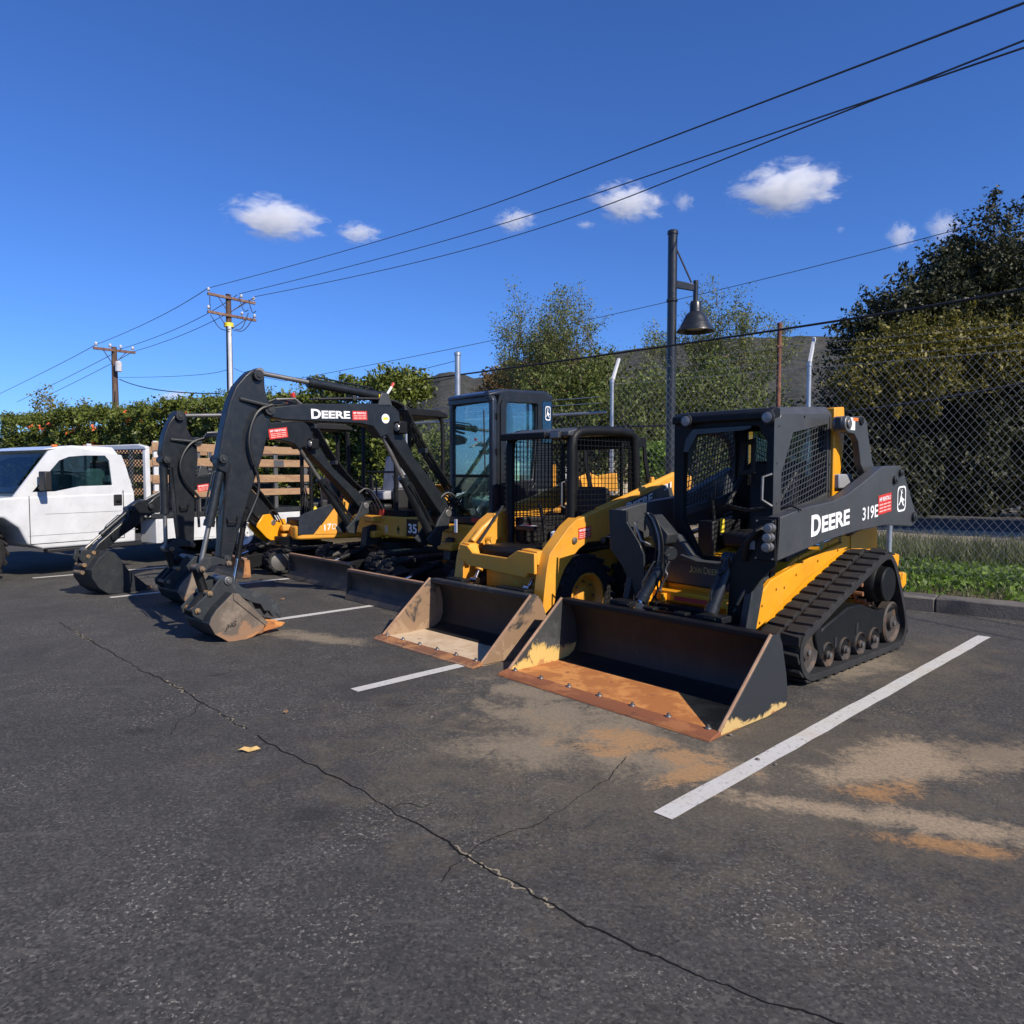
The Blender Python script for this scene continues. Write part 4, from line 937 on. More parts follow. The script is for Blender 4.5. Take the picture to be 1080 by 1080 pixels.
def make_cab(R_, ub, Uf, A):
    x0, x1, y0, y1, z0 = -.04, .75, .98, 1.97, .93
    fo = [(x0,z0),(x0,2.36),(x0+.05,2.42),(x1-.05,2.44),(x1,2.37),(x1,z0)]
    fi = [(x0+.055,1.02),(x0+.055,2.28),(x0+.07,2.33),(x1-.09,2.34),(x1-.07,2.31),(x1-.07,1.02)]
    cab = ub().ring(fo, fi, 'y', y0, y0+.07).build('cab', M['navy'], R_, bevel=.015)
    ub().box((x0+.04,y0+.01,1.48),(x1-.05,y0+.05,1.515)).build('window_bar', M['black'], cab)
    so = [(y0+.071,z0),(y0+.071,2.30),(y0+.12,2.44),(y0+.25,2.475),(y1-.12,2.49),(y1-.02,2.44),(y1,2.34),(y1,z0)]
    si = [(1.19,1.42),(1.19,2.30),(1.215,2.34),(1.24,2.355),(1.66,2.365),(1.68,2.35),(1.68,2.0),(1.62,1.46)]
    for sx, xx in ((1, x1), (-1, x0)):
        ub().ring(so, si, 'x', xx-sx*.05, xx).build('side_frame', M['dark_arm'], cab, bevel=.015)
        if sx > 0:
            do = [(1.09,1.0),(1.09,2.30),(1.13,2.38),(1.18,2.405),(1.70,2.415),(1.745,2.38),(1.745,1.95),(1.69,1.38),(1.69,1.0)]
            di = [(1.175,1.36),(1.175,2.28),(1.19,2.33),(1.22,2.35),(1.67,2.36),(1.69,2.34),(1.69,2.0),(1.645,1.42),(1.60,1.36)]
            ub().ring(do, di, 'x', xx+.001, xx+.022).build('door', M['dark_arm'], cab, bevel=.006)
            ub().tube([(xx+.02,1.14,1.38),(xx+.06,1.14,1.36),(xx+.06,1.14,1.10),(xx+.02,1.14,1.08)], .011, 8).build('door_handle', M['black'], cab)
            ub().box((xx+.001,1.78,1.90),(xx+.012,1.94,2.40)).build('quarter_window', M['glass_dark'], cab, bevel=.004)
            for zz in (2.15,1.75,1.35): ub().cyl((xx+.01,y0+.06,zz),(xx+.01,y0+.06,zz+.06),.016,n=10).build('hinge', M['black'], cab)
        ub().box((xx-sx*.03,1.18,1.40),(xx-sx*.026,1.70,2.37)).build('side_window', M['glass'], cab)
    ub().box((x0+.045,y0+.028,1.51),(x1-.06,y0+.032,2.34)).build('windscreen', M['glass'], cab)
    ub().box((x0+.045,y0+.028,1.01),(x1-.06,y0+.032,1.485)).build('lower_windscreen', M['glass'], cab)
    ub().box((x0+.0,y1-.05,z0),(x1,y1,1.45)).box((x0,y1-.05,1.45),(x0+.08,y1,2.40)).box((x1-.08,y1-.05,1.45),(x1,y1,2.40)).box((x0+.08,y1-.05,2.32),(x1-.08,y1,2.40)).build('rear_panel', M['dark_arm'], cab, bevel=.01)
    ub().box((x0+.07,y1-.03,1.45),(x1-.07,y1-.026,2.34)).build('rear_window', M['glass'], cab)
    rf = [(y0-.05,2.40),(y0-.03,2.44),(y0+.2,2.50),(y1-.1,2.525),(y1+.02,2.48),(y1+.03,2.42),(y1-.1,2.44),(y0+.2,2.43)]
    ub().prism(rf, 'x', x0+.01, x1-.02).build('roof', M['navy'], cab, bevel=.02)
    ub().box((x0,y0-.015,2.345),(x1-.02,y0-.001,2.42)).build('front_header', M['navy'], cab, bevel=.008)
    ub().box((x1-.11,y0-.03,2.38),(x1-.03,y0-.0,2.46)).build('roof_bracket', M['navy'], cab, bevel=.005)
    # wiper, seat, levers
    ub().tube([(x1-.12,y0-.01,1.55),(x1-.13,y0-.02,2.25)], .008, 6).build('wiper', M['vinyl'], cab)
    ub().box((.08,1.20,1.12),(.52,1.62,1.25)).prism([(1.50,1.12),(1.64,1.12),(1.70,1.66),(1.58,1.70)], 'x', .08, .52).build('seat', M['greenish'], cab, bevel=.05, seg=3)
    ub().box((.0,1.1,.93),(.72,1.9,.98)).box((.0,1.35,.98),(.10,1.85,1.30)).box((.58,1.35,.98),(.70,1.85,1.30)).build('cab_floor', M['vinyl'], cab, bevel=.02)
    for x in (.14,.28,.42,.60):
        ub().tube([(x,1.22,.98),(x+.02,1.20,1.15),(x+.03,1.25,1.34)], .014, 7).lathe((x+.03,1.25,1.32),(0,0,1),[(0,.012),(.03,.025),(.07,.022),(.09,0)],10).build('control_lever', M['vinyl'], cab)
    q = Uf.onx(578, 436, x1+.015)
    emblem(lambda p: A.loc(Uf.wor((x1+.014, q[0]+p[0], q[1]+p[1]))), .09, .17, cab)
    ub().box((.38,y0-.006,.955),(.52,y0-.001,1.01)).build('warning_sticker', M['red'], cab)
    return cab
def make_canopy(R_, ub, x0, x1, y0, y1, zt, zb, seatx, matseat='fabric', roofm='black', front_posts=True):
    rf = ub().prism([(y0-.12,zt-.06),(y0-.10,zt),(y0+.15,zt+.04),(y1-.1,zt+.04),(y1+.06,zt-.02),(y1+.06,zt-.07),(y0+.1,zt-.06)], 'x', x0-.06, x1+.06).build('canopy_roof', M[roofm], R_, bevel=.015)
    for x in (x0, x1):
        pts = [(x,y0,zb),(x,y0,zt-.25),(x,y0+.02,zt-.08),(x,y0+.14,zt-.03),(x,y1-.14,zt-.03),(x,y1-.02,zt-.08),(x,y1,zt-.25),(x,y1,zb)]
        if not front_posts: pts = pts[3:]
        ub().tube(smooth_poly(pts, 2, False), .032, 10).build('canopy_post', M['black'], rf)
    ub().tube([(x0,y0+.05,zb+.55),(x1,y0+.05,zb+.55)], .016, 7).build('cross_bar', M['black'], rf)
    s = ub().box((seatx-.23,y0+.02,zb+.14),(seatx+.23,y0+.40,zb+.27)).prism([(y0+.28,zb+.2),(y0+.42,zb+.2),(y0+.50,zb+.74),(y0+.40,zb+.80),(y0+.36,zb+.78)], 'x', seatx-.23, seatx+.23)
    so = s.build('seat', M[matseat], R_, bevel=.05, seg=3)
    ub().tube([(seatx+.22,y0+.62,zb+.5),(seatx+.235,y0+.5,zb+.35),(seatx+.235,y0+.4,zb+.2)], .012, 6).build('seat_belt', M['red'], so)
    ub().box((seatx-.36,y0+.15,zb),(seatx-.25,y0+.65,zb+.32)).box((seatx+.25,y0+.15,zb),(seatx+.36,y0+.65,zb+.32)).box((seatx-.25,y0-.02,zb),(seatx+.25,y0+.2,zb+.08)).build('console', M['vinyl'], R_, bevel=.03)
    for dx, dy in ((-.30,.18),(.30,.18),(-.08,.0),(.08,.0)):
        ub().tube([(seatx+dx,y0+dy,zb+.05),(seatx+dx,y0+dy-.01,zb+.40),(seatx+dx*.95,y0+dy-.03,zb+.50)], .014, 7).build('control_lever', M['vinyl'], R_)
    return rf
M['worn_thumb'] = rusty('scraped_charcoal_steel', [(.024,.029,.034),(.045,.05,.052),(.20,.155,.095),(.09,.085,.08)], [.5,.62,.66], 9, .6)
# ---- nearest excavator, with the glazed cab
x = .08
boomA = BA.T(x, [(287,429),(321,425.5),(412,425.5),(421,434),(425.5,459),(439,485),(470,525),(474,536),(473,543),(467,545),(459,534),(448,517),(412,465),(408,459),(402,462),(394,450),(381,447),(323,444),(299,443),(286,440),(281,434)])
dipA = BA.T(.06, [(258.5,396),(264,391),(269,389.5),(276,390.5),(279,394),(279.5,407),(281,417),(285,425),(286.5,436),(285,448),(278,478),(264,522),(252,562),(245,589),(232,589),(239,499),(231,496),(229,487),(231,478),(236,450),(242,424),(249,407)])
TA = (TOUCH[0], 0.0)
DA = dict(bw=.16, dw=.12, hw=.85, tw=.30, ty0=.42, ty1=2.35, th=.47, bh=.34, blade='blade_steel', bx=.77, by0=.98, by1=2.45, z=(.62,.92,1.35),
    boom=boomA, dip=dipA, bpin=BA.onx(470,541,.08), bracket=BA.T(.1, [(469,535),(473.5,541),(472,557),(465.5,560),(463,575),(457,577),(449,569),(457,559),(461,548)]),
    bcyl=(BA.onx(457,570,.0), BA.onx(402,457,.0)), acyl=(BA.onx(402,418,.0), BA.onx(272,393,.0)), kcyl=(BA.onx(234,487,.0), BA.onx(211,599,.0)),
    tcyl=(BA.onx(259,540,.0), BA.onx(246,617,.0)), dpins=[BA.onx(271,396,.06)+(.05,), BA.onx(234,484,.06)+(.04,), BA.onx(283,432,.06)+(.055,), BA.onx(271,396,.06)+(.022,), BA.onx(234,484,.06)+(.020,), BA.onx(238,589,.06)+(.035,)],
    stay=(BA.onx(253,420.5,.07), BA.onx(280,428,.07)), loopq=BA.onx(245.5,549,.07), nose=BA.onx(286,428,.0), light=BA.onx(420,452,.1),
    run=BA.T(0, [(330,424),(370,423),(408,424),(424,433),(432,452),(446,478),(462,503),(474,520),(478,528),(470,540)]),
    hoses=[(.016, [(.11,)+p for p in BA.T(.11, [(287,427),(272,432),(264,450),(262,470),(268,490)])]), (.014, [(.09,)+p for p in BA.T(.09, [(268,490),(273,505),(273,520),(266,537),(260,550)])]), (.012, [(.02,)+p for p in BA.T(.0, [(282,424),(292,420),(302,424),(312,426)])])],
    touch=TA, thumb=True)
A, Bf, Uf, R_, mb, ub, boom = make_excavator('cab', (-1.447, 8.18), -46.7, (-.81, 8.78), -43.6, 'nearest mini excavator, with a glazed charcoal cab and its arm down on a rusty bucket', DA)
make_cab(R_, ub, Uf, A)
put, lift, L = put_on(A, Bf, .084, (328.5,441.5), (369.5,442)); lettering([('D',0,0,L*.24,.098,.035),('EERE',L*.26,.004,L*.74,.078,.035)], put, M['white'], boom)
put, lift, L = put_on(A, Bf, .084, (372,443), (387.5,443)); sticker(put, L, .095, boom, off=lambda q: q+Vector((.0015,0,-.0)))
y, z = Bf.onx(406.5, 441.5, .08)
mb().lathe((.081,y,z),(1,0,0),[(0,.052),(.003,.052),(.0035,0)],28).build('round_label', M['white'], boom)
mb().box((.0847,y-.035,z-.014),(.0855,y+.035,z+.014)).build('label_band', M['yellow_sticker'], boom)
# white flag rod on the boom
q0 = Bf.onx(405,421,0); q1 = Bf.onx(413,408,0); mb().tube([(.0,)+q0,(.0,)+q1], .014, 8).build('marker_rod', M['white'], boom)
mb().tube([(.0,)+q1,(.0,)+Bf.onx(415,404,0)], .016, 8).build('marker_tip', M['red'], boom)
q = Bf.onx(401,419,.05); mb().box((.045,q[0]-.02,q[1]-.03),(.06,q[0]+.02,q[1]+.03)).build('yellow_tag', M['yellow_sticker'], boom)
# bucket badge
P = [(TA[0]+p[0], p[1]) for p in END['plate']]
x = .268; a = Bf.onx(237,667,x); b = Bf.onx(248,662,x); ux = Vector((0,b[0]-a[0],b[1]-a[1])); L = ux.length; ux.normalize()
o = Vector((x,a[0],a[1])); lettering([('JHG',0,0,L,.065,.02)], lambda q: A.loc(Bf.wor(o+ux*q[0]+Vector((0,.25,1))*q[1])), M['black'], R_, 'embossed_mark')
# ---- second excavator, with a canopy
BB = Fr(-2.17, 10.50, -40.5)
boomB = BB.T(.08, [(262,449),(280,446),(318,443),(326,449),(331,462),(352,494),(384,524),(388,532),(384,538),(378,534),(366,519),(326,477),(321,471),(316,474),(310,468),(296,464),(268,462),(256,459),(254,452)])
dipB = BB.T(.06, [(187,433),(193,433.5),(197,438),(198,452),(203,462),(208,470),(209,484),(206,512),(205,573),(191,577),(187,545),(182,494),(174,491),(172,483),(170,478),(173,460),(178,446)])
tb = BB.onx(203, 638, .25)
DB = dict(DA); DB.update(boom=boomB, dip=dipB, bpin=BB.onx(384,533,.08), bracket=BB.T(.1, [(381,529),(388,536),(388,541),(379,546),(374,563),(366,562),(364,557),(372,548),(377,540)]),
    bcyl=(BB.onx(369,555,.0), BB.onx(314,470,.0)), acyl=(BB.onx(300,437,.0), BB.onx(188,438.5,.0)), kcyl=(BB.onx(172,485,.0), BB.onx(175,578,0)),
    dpins=[BB.onx(188.5,439,.06)+(.05,), BB.onx(175,485,.06)+(.04,), BB.onx(207,466,.06)+(.055,), BB.onx(188.5,439,.06)+(.022,), BB.onx(175,485,.06)+(.02,)],
    stay=(BB.onx(180,463.5,.07), BB.onx(205,466,.07)), loopq=BB.onx(194.5,535,.07), nose=BB.onx(214,462,.0), light=BB.onx(328,469,.1),
    run=BB.T(0, [(250,448),(285,442),(318,442),(330,452),(338,468),(352,490),(370,512),(384,521),(390,528),(384,534)]),
    hoses=[(.016, [(.11,)+p for p in BB.T(.11, [(215,462),(202,466),(193,478),(189,492),(194,507),(206,520),(210,525)])]), (.016, [(.09,)+p for p in BB.T(.09, [(209,525),(209,540),(210,556)])])],
    touch=(tb[0], 0.0), thumb=False)
DB.pop('tcyl')
A, Bf, Uf, R_, mb, ub, boom = make_excavator('canopy', (-2.71, 9.98), -46.7, (-2.17, 10.50), -40.5, 'second mini excavator, open canopy and pale grey seat, its arm behind the nearest arm', DB)
make_canopy(R_, ub, -.50, .36, 1.10, 1.95, 2.43, 1.0, -.22)
put, lift, L = put_on(A, Bf, .084, (284.5,463.5), (304,461)); sticker(put, L, .13, boom, off=lambda q: q+Vector((.0015,0,0)))
a = Uf.ony(431,567,.975); b = Uf.ony(446,568,.975)
ub().box((a[0]-.04,.970,.66),(a[0]+.28,.979,.90)).build('number_panel', M['black'], R_)
lettering([('35',0,0,.20,.13,.03)], lambda q: A.loc(Uf.wor((a[0]+.0+q[0],.968,.71+q[1]))), M['white'], R_)
a = Uf.ony(407.5,558,.975); emblem(lambda q: A.loc(Uf.wor((a[0]+q[0],.974,a[1]+q[1]))), .075, .10, R_)
a = Uf.ony(420,559,.975); ub().prism([(a[0]-.03,a[1]),(a[0],a[1]-.06),(a[0]+.03,a[1]),(a[0],a[1]+.06)], 'y', .970, .978).build('diamond_label', M['glass_dark'], R_)
a = Uf.ony(402,541,1.0); ub().box((a[0]-.05,1.0,a[1]-.05),(a[0]+.06,1.01,a[1]+.05)).build('warning_sticker', M['red'], R_)
# ---- third, smallest excavator, house turned
BC = Fr(-3.86, 11.55, -31); UC = Fr(-3.80, 11.50, -62)
boomC = BC.T(.06, [(156,531),(164,524),(190,508),(214,500),(236,500),(262,512),(284,536),(291,548),(288,556),(281,556),(255,530),(232,515),(214,513),(190,522),(168,541),(160,541)])
dipC = BC.T(.05, [(136,535),(145,528.5),(156,527),(164,531),(163,541),(153,549),(127,567),(107,584),(98,582),(103.5,573),(134,547)])
DC = dict(bw=.12, dw=.10, hw=.60, tw=.23, ty0=.40, ty1=1.95, th=.40, bh=.27, blade='rust', bx=.47, by0=.26, by1=1.75, z=(.50,.72,1.12), upper=UC,
    boom=boomC, dip=dipC, bpin=BC.onx(286,551,.06), bracket=BC.T(.085, [(277,543),(284,542),(289,550),(304,553),(304,566),(292,566),(288,572),(280,567),(270,556),(271,552)]), bracket_mat='yellow',
    bcyl=(BC.onx(284,566,0), BC.onx(225,516,0)), acyl=(BC.onx(212,494,0), BC.onx(150,529,0)), kcyl=(BC.onx(134,540,0), BC.onx(88,580,0)), cs=.72,
    dpins=[BC.onx(139,537,.05)+(.035,), BC.onx(158,534,.05)+(.035,), BC.onx(152,545,.05)+(.02,)], nose=BC.onx(176,520,0), light=BC.onx(236,508,.06),
    run=BC.T(0, [(180,512),(205,501),(232,498),(258,508),(275,524),(290,545)]), loopq=BC.onx(121,566,.05))
A, Bf, Uf, R_, mb, ub, boom = make_excavator('small', (-4.33, 10.95), -46.7, (-3.86, 11.55), -31, 'smallest mini excavator, its low arm stretched in front of the white truck door', DC)
make_canopy(R_, ub, -.30, .36, .55, 1.15, 2.28, .80, .0, 'vinyl')
put, lift, L = put_on(A, Bf, .064, (209,519), (221,517)); sticker(put, L, .10, boom, off=lambda q: q+Vector((.001,0,0)))
# bucket of the smallest one, curled the other way
bp = BC.T(.20, [(114,583.5),(121,586),(128,594),(134,603),(146,613),(156,621),(149,625),(130,628),(114,629),(104,623),(97,613),(96,604),(104,592)])
dz = min(p[1] for p in bp); bp = [(p[0], p[1]-dz) for p in bp]
cx = sum(p[0] for p in bp)/len(bp); cz = sum(p[1] for p in bp)/len(bp)
bel = bp[6:]+[bp[0]]; inn = [(p[0]+(cx-p[0])*.12, p[1]+(cz-p[1])*.12) for p in bel]
b = mb().prism(bel+inn[::-1], 'x', -.20, .20).build('bucket', M['charcoal2'], R_, bevel=.004)
for sx in (-1, 1): mb().prism(bp, 'x', sx*.201, sx*.215).build('side_plate', M['charcoal2'], b, bevel=.003)
for k in range(4):
    x_ = -.16+.107*k; t = bp[5]; mb().prism([(t[0]+.10,t[1]-.02),(t[0]-.03,t[1]+.03),(t[0]-.05,t[1]-.03)], 'x', x_-.025, x_+.025).build('tooth', M['rust'], b, bevel=.004)
lk = mb()
for sx in (-1, 1): lk.prism(BC.T(.08, [(86,580),(98,580),(104,592),(99,606),(92,608),(90,596),(84,590)]), 'x', sx*.06, sx*.085)
lo = lk.build('coupler', M['charcoal2'], R_, bevel=.006)
for px, py in ((93,587),(89,596),(87,604),(99,583)):
    q = BC.onx(px, py, .09); mb().cyl((-.088,q[0],q[1]),(.10,q[0],q[1]),.026,n=14).build('link_pin', M['pin'], lo, bevel=.004)
# hood sheets and painted side of the small one
x = .48
pan = Uf.T(x, [(315,545),(322,541),(347,532),(352,536),(331,563.5),(315,564)]); ub().prism(pan, 'x', x-.012, x).build('side_panel', M['navy'], R_, bevel=.004)
wed = Uf.T(x, [(352.5,536),(362.5,526),(368,531),(362,563),(332,563.5)]); wo = ub().prism(wed, 'x', x-.010, x).build('side_panel', M['yellow_old'], R_, bevel=.004)
a = Uf.onx(342,560,x); b_ = Uf.onx(355,557.5,x); ux = Vector((0,b_[0]-a[0],b_[1]-a[1])); L = ux.length; ux.normalize(); o = Vector((x+.003,a[0],a[1]))
lettering([('17',0,0,L*.58,.10,.02),('D',L*.64,0,L*.36,.085,.0)], lambda q: A.loc(Uf.wor(o+ux*q[0]+Vector((0,0,1))*q[1])), M['white'], wo)
for dx, zz in ((-.3,.95),(.1,1.02)):
    ub().prism([(.95,zz),(1.45,zz+.10),(1.5,zz+.02),(1.0,zz-.08)], 'x', dx-.1, dx+.18).build('hood_panel', M['grey'], R_, bevel=.02)
ub().lathe((.30,.62,.80),(0,0,1),[(0,.05),(.16,.05),(.18,.03),(.22,0)],14).build('yellow_canister', M['yellow_sticker'], R_)
# ================================================================== white truck with a stake bed
def make_truck():
    Tf = Fr(-6.07, 12.0, -32.0)
    R_ = empty('stake_bed_truck', (Tf.o[0], Tf.o[1], 0), Tf.phi, 'white flatbed truck with weathered wooden stake sides parked below the flowering hedge', 'truck')
    roof = Tf.T(0, [(78.5,474),(121,473),(128.5,480),(134,494),(139.6,514),(142.4,529)]); 
    r0 = roof[0]; zr = roof[1][1]; yb = roof[-1][0]
    zs = .42
    side = [(-3.15,.55),(-3.20,.95),(-3.05,1.12),(-2.1,1.22),(-1.95,1.25),(-1.50,zr-.06),(-1.30,zr-.01),(r0[0],zr+.01)]+roof[1:]+[(yb,zs),(-1.55,zs),(-1.75,.50),(-1.86,.75),(-2.05,.90),(-2.35,.93),(-2.62,.85),(-2.8,.6),(-2.85,.5)]
    lowc = [(-3.15,.55),(-3.20,.95),(-3.05,1.12),(-2.1,1.18),(-1.95,1.19),(-1.86,1.195),(yb,1.22),(yb,zs),(-1.55,zs),(-1.75,.50),(-1.86,.75),(-2.05,.90),(-2.35,.93),(-2.62,.85),(-2.8,.6),(-2.85,.5)]
    W = 1.98
    bd = MB().prism(lowc, 'x', -W, 0).build('cab_body', M['white_paint'], R_, bevel=.03, seg=3)
    win = Tf.T(0, [(71,521.5),(93,514),(119,513),(115.6,486),(111,480.5),(89.6,480.5),(78.5,482)])
    wz = [(-1.66,1.26),(-1.35,1.262),(-.98,1.335),(win[2][0],1.345),(win[3][0],win[3][1]),(win[4][0],win[4][1]),(win[5][0],win[5][1]),(-1.14,1.78),(-1.28,1.72)]
    top = [(-1.92,1.19),(-1.5,1.19),(-.9,1.20),(yb,1.215),(roof[4][0],roof[4][1]),(roof[3][0],roof[3][1]),(roof[2][0],roof[2][1]),(r0[0]-.1,zr+.01),(-1.42,zr-.06)]
    n = 9
    for xx in (0, -W):
        a, b = (xx-.045, xx) if xx == 0 else (xx, xx+.045)
        MB().ring(top, wz, 'x', a+(-.012 if xx == 0 else .012), b+(-.012 if xx == 0 else .012)).build('door_frame', M['white_paint'], bd, bevel=.012, seg=3)
        MB().prism(wz, 'x', (xx-.035) if xx == 0 else xx+.03, (xx-.03) if xx == 0 else xx+.035).build('door_window', M['glass_dark'], bd)
    rf = [(-1.50,zr-.05),(-1.30,zr),(r0[0],zr+.03),(roof[1][0],zr+.02),(roof[2][0]-.02,roof[2][1]+.01),(roof[2][0]-.06,roof[2][1]-.03),(-1.3,zr-.04)]
    MB().prism(rf, 'x', -W+.06, -.06).build('roof', M['white_paint'], bd, bevel=.03, seg=3)
    MB().box((-W+.05,yb-.06,1.25),(-.05,yb-.01,1.38)).prism([(yb-.06,1.38),(yb-.01,1.38),(roof[3][0],roof[3][1]),(roof[2][0]-.02,roof[2][1]),(roof[2][0]-.07,roof[2][1]-.02),(roof[3][0]-.06,roof[3][1])], 'x', -W+.05, -W+.35).prism([(yb-.06,1.38),(yb-.01,1.38),(roof[3][0],roof[3][1]),(roof[2][0]-.02,roof[2][1]),(roof[2][0]-.07,roof[2][1]-.02),(roof[3][0]-.06,roof[3][1])], 'x', -.35, -.05).build('rear_wall', M['white_paint'], bd, bevel=.02)
    MB().prism([(yb-.05,1.36),(yb-.045,1.36),(roof[3][0]-.03,roof[3][1]),(roof[2][0]-.04,roof[2][1]-.03),(roof[2][0]-.045,roof[2][1]-.03),(roof[3][0]-.035,roof[3][1])], 'x', -W+.3, -.3).build('rear_window', M['glass_dark'], bd)
    MB().add([(-W+.12,-1.88,1.26),(-.12,-1.88,1.26),(-.12,-1.46,zr-.09),(-W+.12,-1.46,zr-.09)], [(0,1,2,3)]).build('windscreen', M['glass_dark'], bd)
    for k in (0,): MB().box((-.12+k*.2,-1.34,zr+.0),(-.07+k*.2,-1.26,zr+.035)).build('roof_marker', M['orange'], bd, bevel=.015)
    # seam, handle, sill line
    sm = MB(); dy = Tf.onx(131,560,0)[0]
    sm.box((.0,dy-.006,.50),(.003,dy+.006,1.26)).box((.0,-1.72,.50),(.003,-1.71,1.2)).box((.0,-1.72,.495),(.003,dy,.505)).build('door_seam', M['vinyl'], bd)
    h = Tf.T(0, [(119.5,521.5),(128.5,532.5)])
    ho = MB().box((.002,h[0][0],h[1][1]),(.02,h[1][0],h[0][1])).build('door_handle', M['vinyl'], bd, bevel=.01)
    MB().prism([(-1.5,.36),(-.05,.36),(-.05,.41),(-1.5,.41)], 'x', -.10, .03).build('running_board', M['vinyl'], bd, bevel=.01)
    MB().box((.001,-1.50,.93),(.004,-.12,.935)).box((.001,-1.74,.62),(.004,-.10,.626)).build('body_crease', M['grey'], bd)
    MB().box((.02,h[0][0]+.03,h[1][1]+.05),(.045,h[1][0]-.03,h[1][1]+.09)).build('handle_bar', M['black'], ho, bevel=.008)
    mi = MB().box((.08,-1.62,1.28),(.26,-1.52,1.56)).box((.0,-1.60,1.30),(.10,-1.57,1.33)).build('side_mirror', M['vinyl'], R_, bevel=.02)
    se = MB().box((-.75,-.75,1.0),(-.25,-.4,1.62)).box((-.62,-.72,1.62),(-.38,-.60,1.80)).box((-W+.25,-.75,1.0),(-1.2,-.4,1.62)); se.build('seats', M['greenish'], bd, bevel=.05)
    MB().box((-.20,-.52,1.40),(-.06,-.30,1.50)).build('dash_paper', M['white_matte'], bd)
    mw = MB().lathe((-.45,-1.30,1.25),(0,.6,.5),[(0,.19),(.02,.20),(.04,.19),(.02,.17),(0,.19)],24); mw.build('steering_wheel', M['vinyl'], bd)
    # front end: bumper, grille, lamps (outside the picture's edge)
    MB().box((-W,-3.32,.45),(0,-3.16,.68)).build('front_bumper', M['steel'], R_, bevel=.03)
    MB().box((-W+.35,-3.215,.72),(-.35,-3.19,1.02)).build('grille', M['vinyl'], R_, bevel=.01)
    for x0 in (-W+.06,-.34): MB().box((x0,-3.225,.74),(x0+.28,-3.18,1.0)).build('headlight', M['lens'], R_, bevel=.02)
    # headache rack
    yr = .05
    ra = MB()
    for x0 in (-W-.02,-.07): ra.prism([(yr,.80),(yr,zr-.03),(yr+.03,zr+.04),(yr+.08,zr+.05),(yr+.09,.80)], 'x', x0, x0+.09)
    ra.prism([(-W-.02,zr+.0),(.02,zr+.0),(.02,zr+.05),(-.2,zr+.09),(-W+.2,zr+.09),(-W-.02,zr+.05)], 'y', yr+.0, yr+.08)
    rao = ra.build('headache_rack', M['white_matte'], R_, bevel=.015)
    sc = MB(); strands(sc, [(-W+.07,.95),(-.07,.95),(-.07,zr+.0),(-W+.07,zr+.0)], [math.radians(35), math.radians(145)], .055, .008, lambda q, k: Vector((q[0], yr+.03, q[1])))
    sc.build('rack_screen', M['charcoal2'], rao)
    # flatbed, side boxes, frame and wheels
    yl = 3.55
    dk = MB().box((-W-.05,.12,.78),(.05,yl,.86)).build('flatbed', M['charcoal2'], R_, bevel=.008)
    bxs = Tf.T(0.03, [(152,545),(186,573)])
    for y0_, y1_ in ((.20,1.35),(2.65,3.3)):
        o = MB().box((-.42,y0_,.36),(.03,y1_,.775)).build('side_box', M['white_matte'], R_, bevel=.012)
        MB().box((.031,y0_+.04,.40),(.036,y1_-.04,.74)).build('box_door', M['white_paint'], o, bevel=.003)
    MB().box((-1.35,-2.9,.50),(-1.25,yl-.1,.66)).box((-.75,-2.9,.50),(-.65,yl-.1,.66)).box((-1.3,2.0,.36),(-.7,2.1,.52)).cyl((-W+.2,2.05,.42),(-.2,2.05,.42),.05).build('frame_rail', M['black'], R_)
    for y_ in (-2.35, 2.05):
        for sx, xx in ((1,-.02),(-1,-W+.02)): wheel(R_, (xx-sx*.11+sx*.0, y_, .40), sx, .40, .25, 'tyre', 'white_matte')
    MB().cyl((-W+.2,-2.35,.40),(-.2,-2.35,.40),.05).build('front_axle', M['black'], R_)
    # stakes and boards
    zb = [Tf.onx(155, p, .03)[1] for p in (475,466,491,482,510,501,526,518)]
    rows = [(zb[0],zb[1]),(zb[2],zb[3]),(zb[4],zb[5]),(zb[6],zb[7])]
    for xx in (.03, -W-.03):
        fence = empty('stake_side', (0,0,0)); fence.parent = R_
        for k, y_ in enumerate((.22,1.0,1.85,2.7,3.45)):
            MB().box((xx-.02,y_-.04,.86),(xx+.02,y_+.04,rows[0][1]+.02)).build('stake', M['white_matte'] if k == 0 else M['steel'], fence, bevel=.004)
        for a, b in rows:
            for y0_, y1_ in ((.14,1.88),(1.90,3.52)):
                s = 1 if xx > 0 else -1
                MB().box((xx+s*.021,y0_,a),(xx+s*.045,y1_,b)).build('board', M['wood'], fence, bevel=.004)
        MB().box((xx+.045,2.62,rows[1][0]+.01),(xx+.05,2.86,rows[1][1]-.01)).build('latch', M['steel'], fence)
    for a, b in rows: MB().box((-W,yl-.04,a),(0,yl-.015,b)).build('rear_board', M['wood'], R_, bevel=.004)
    MB().box((-W+.1,1.2,.87),(-.15,2.8,1.35)).build('cargo_box', M['charcoal2'], R_, bevel=.02)
    return R_
make_truck()
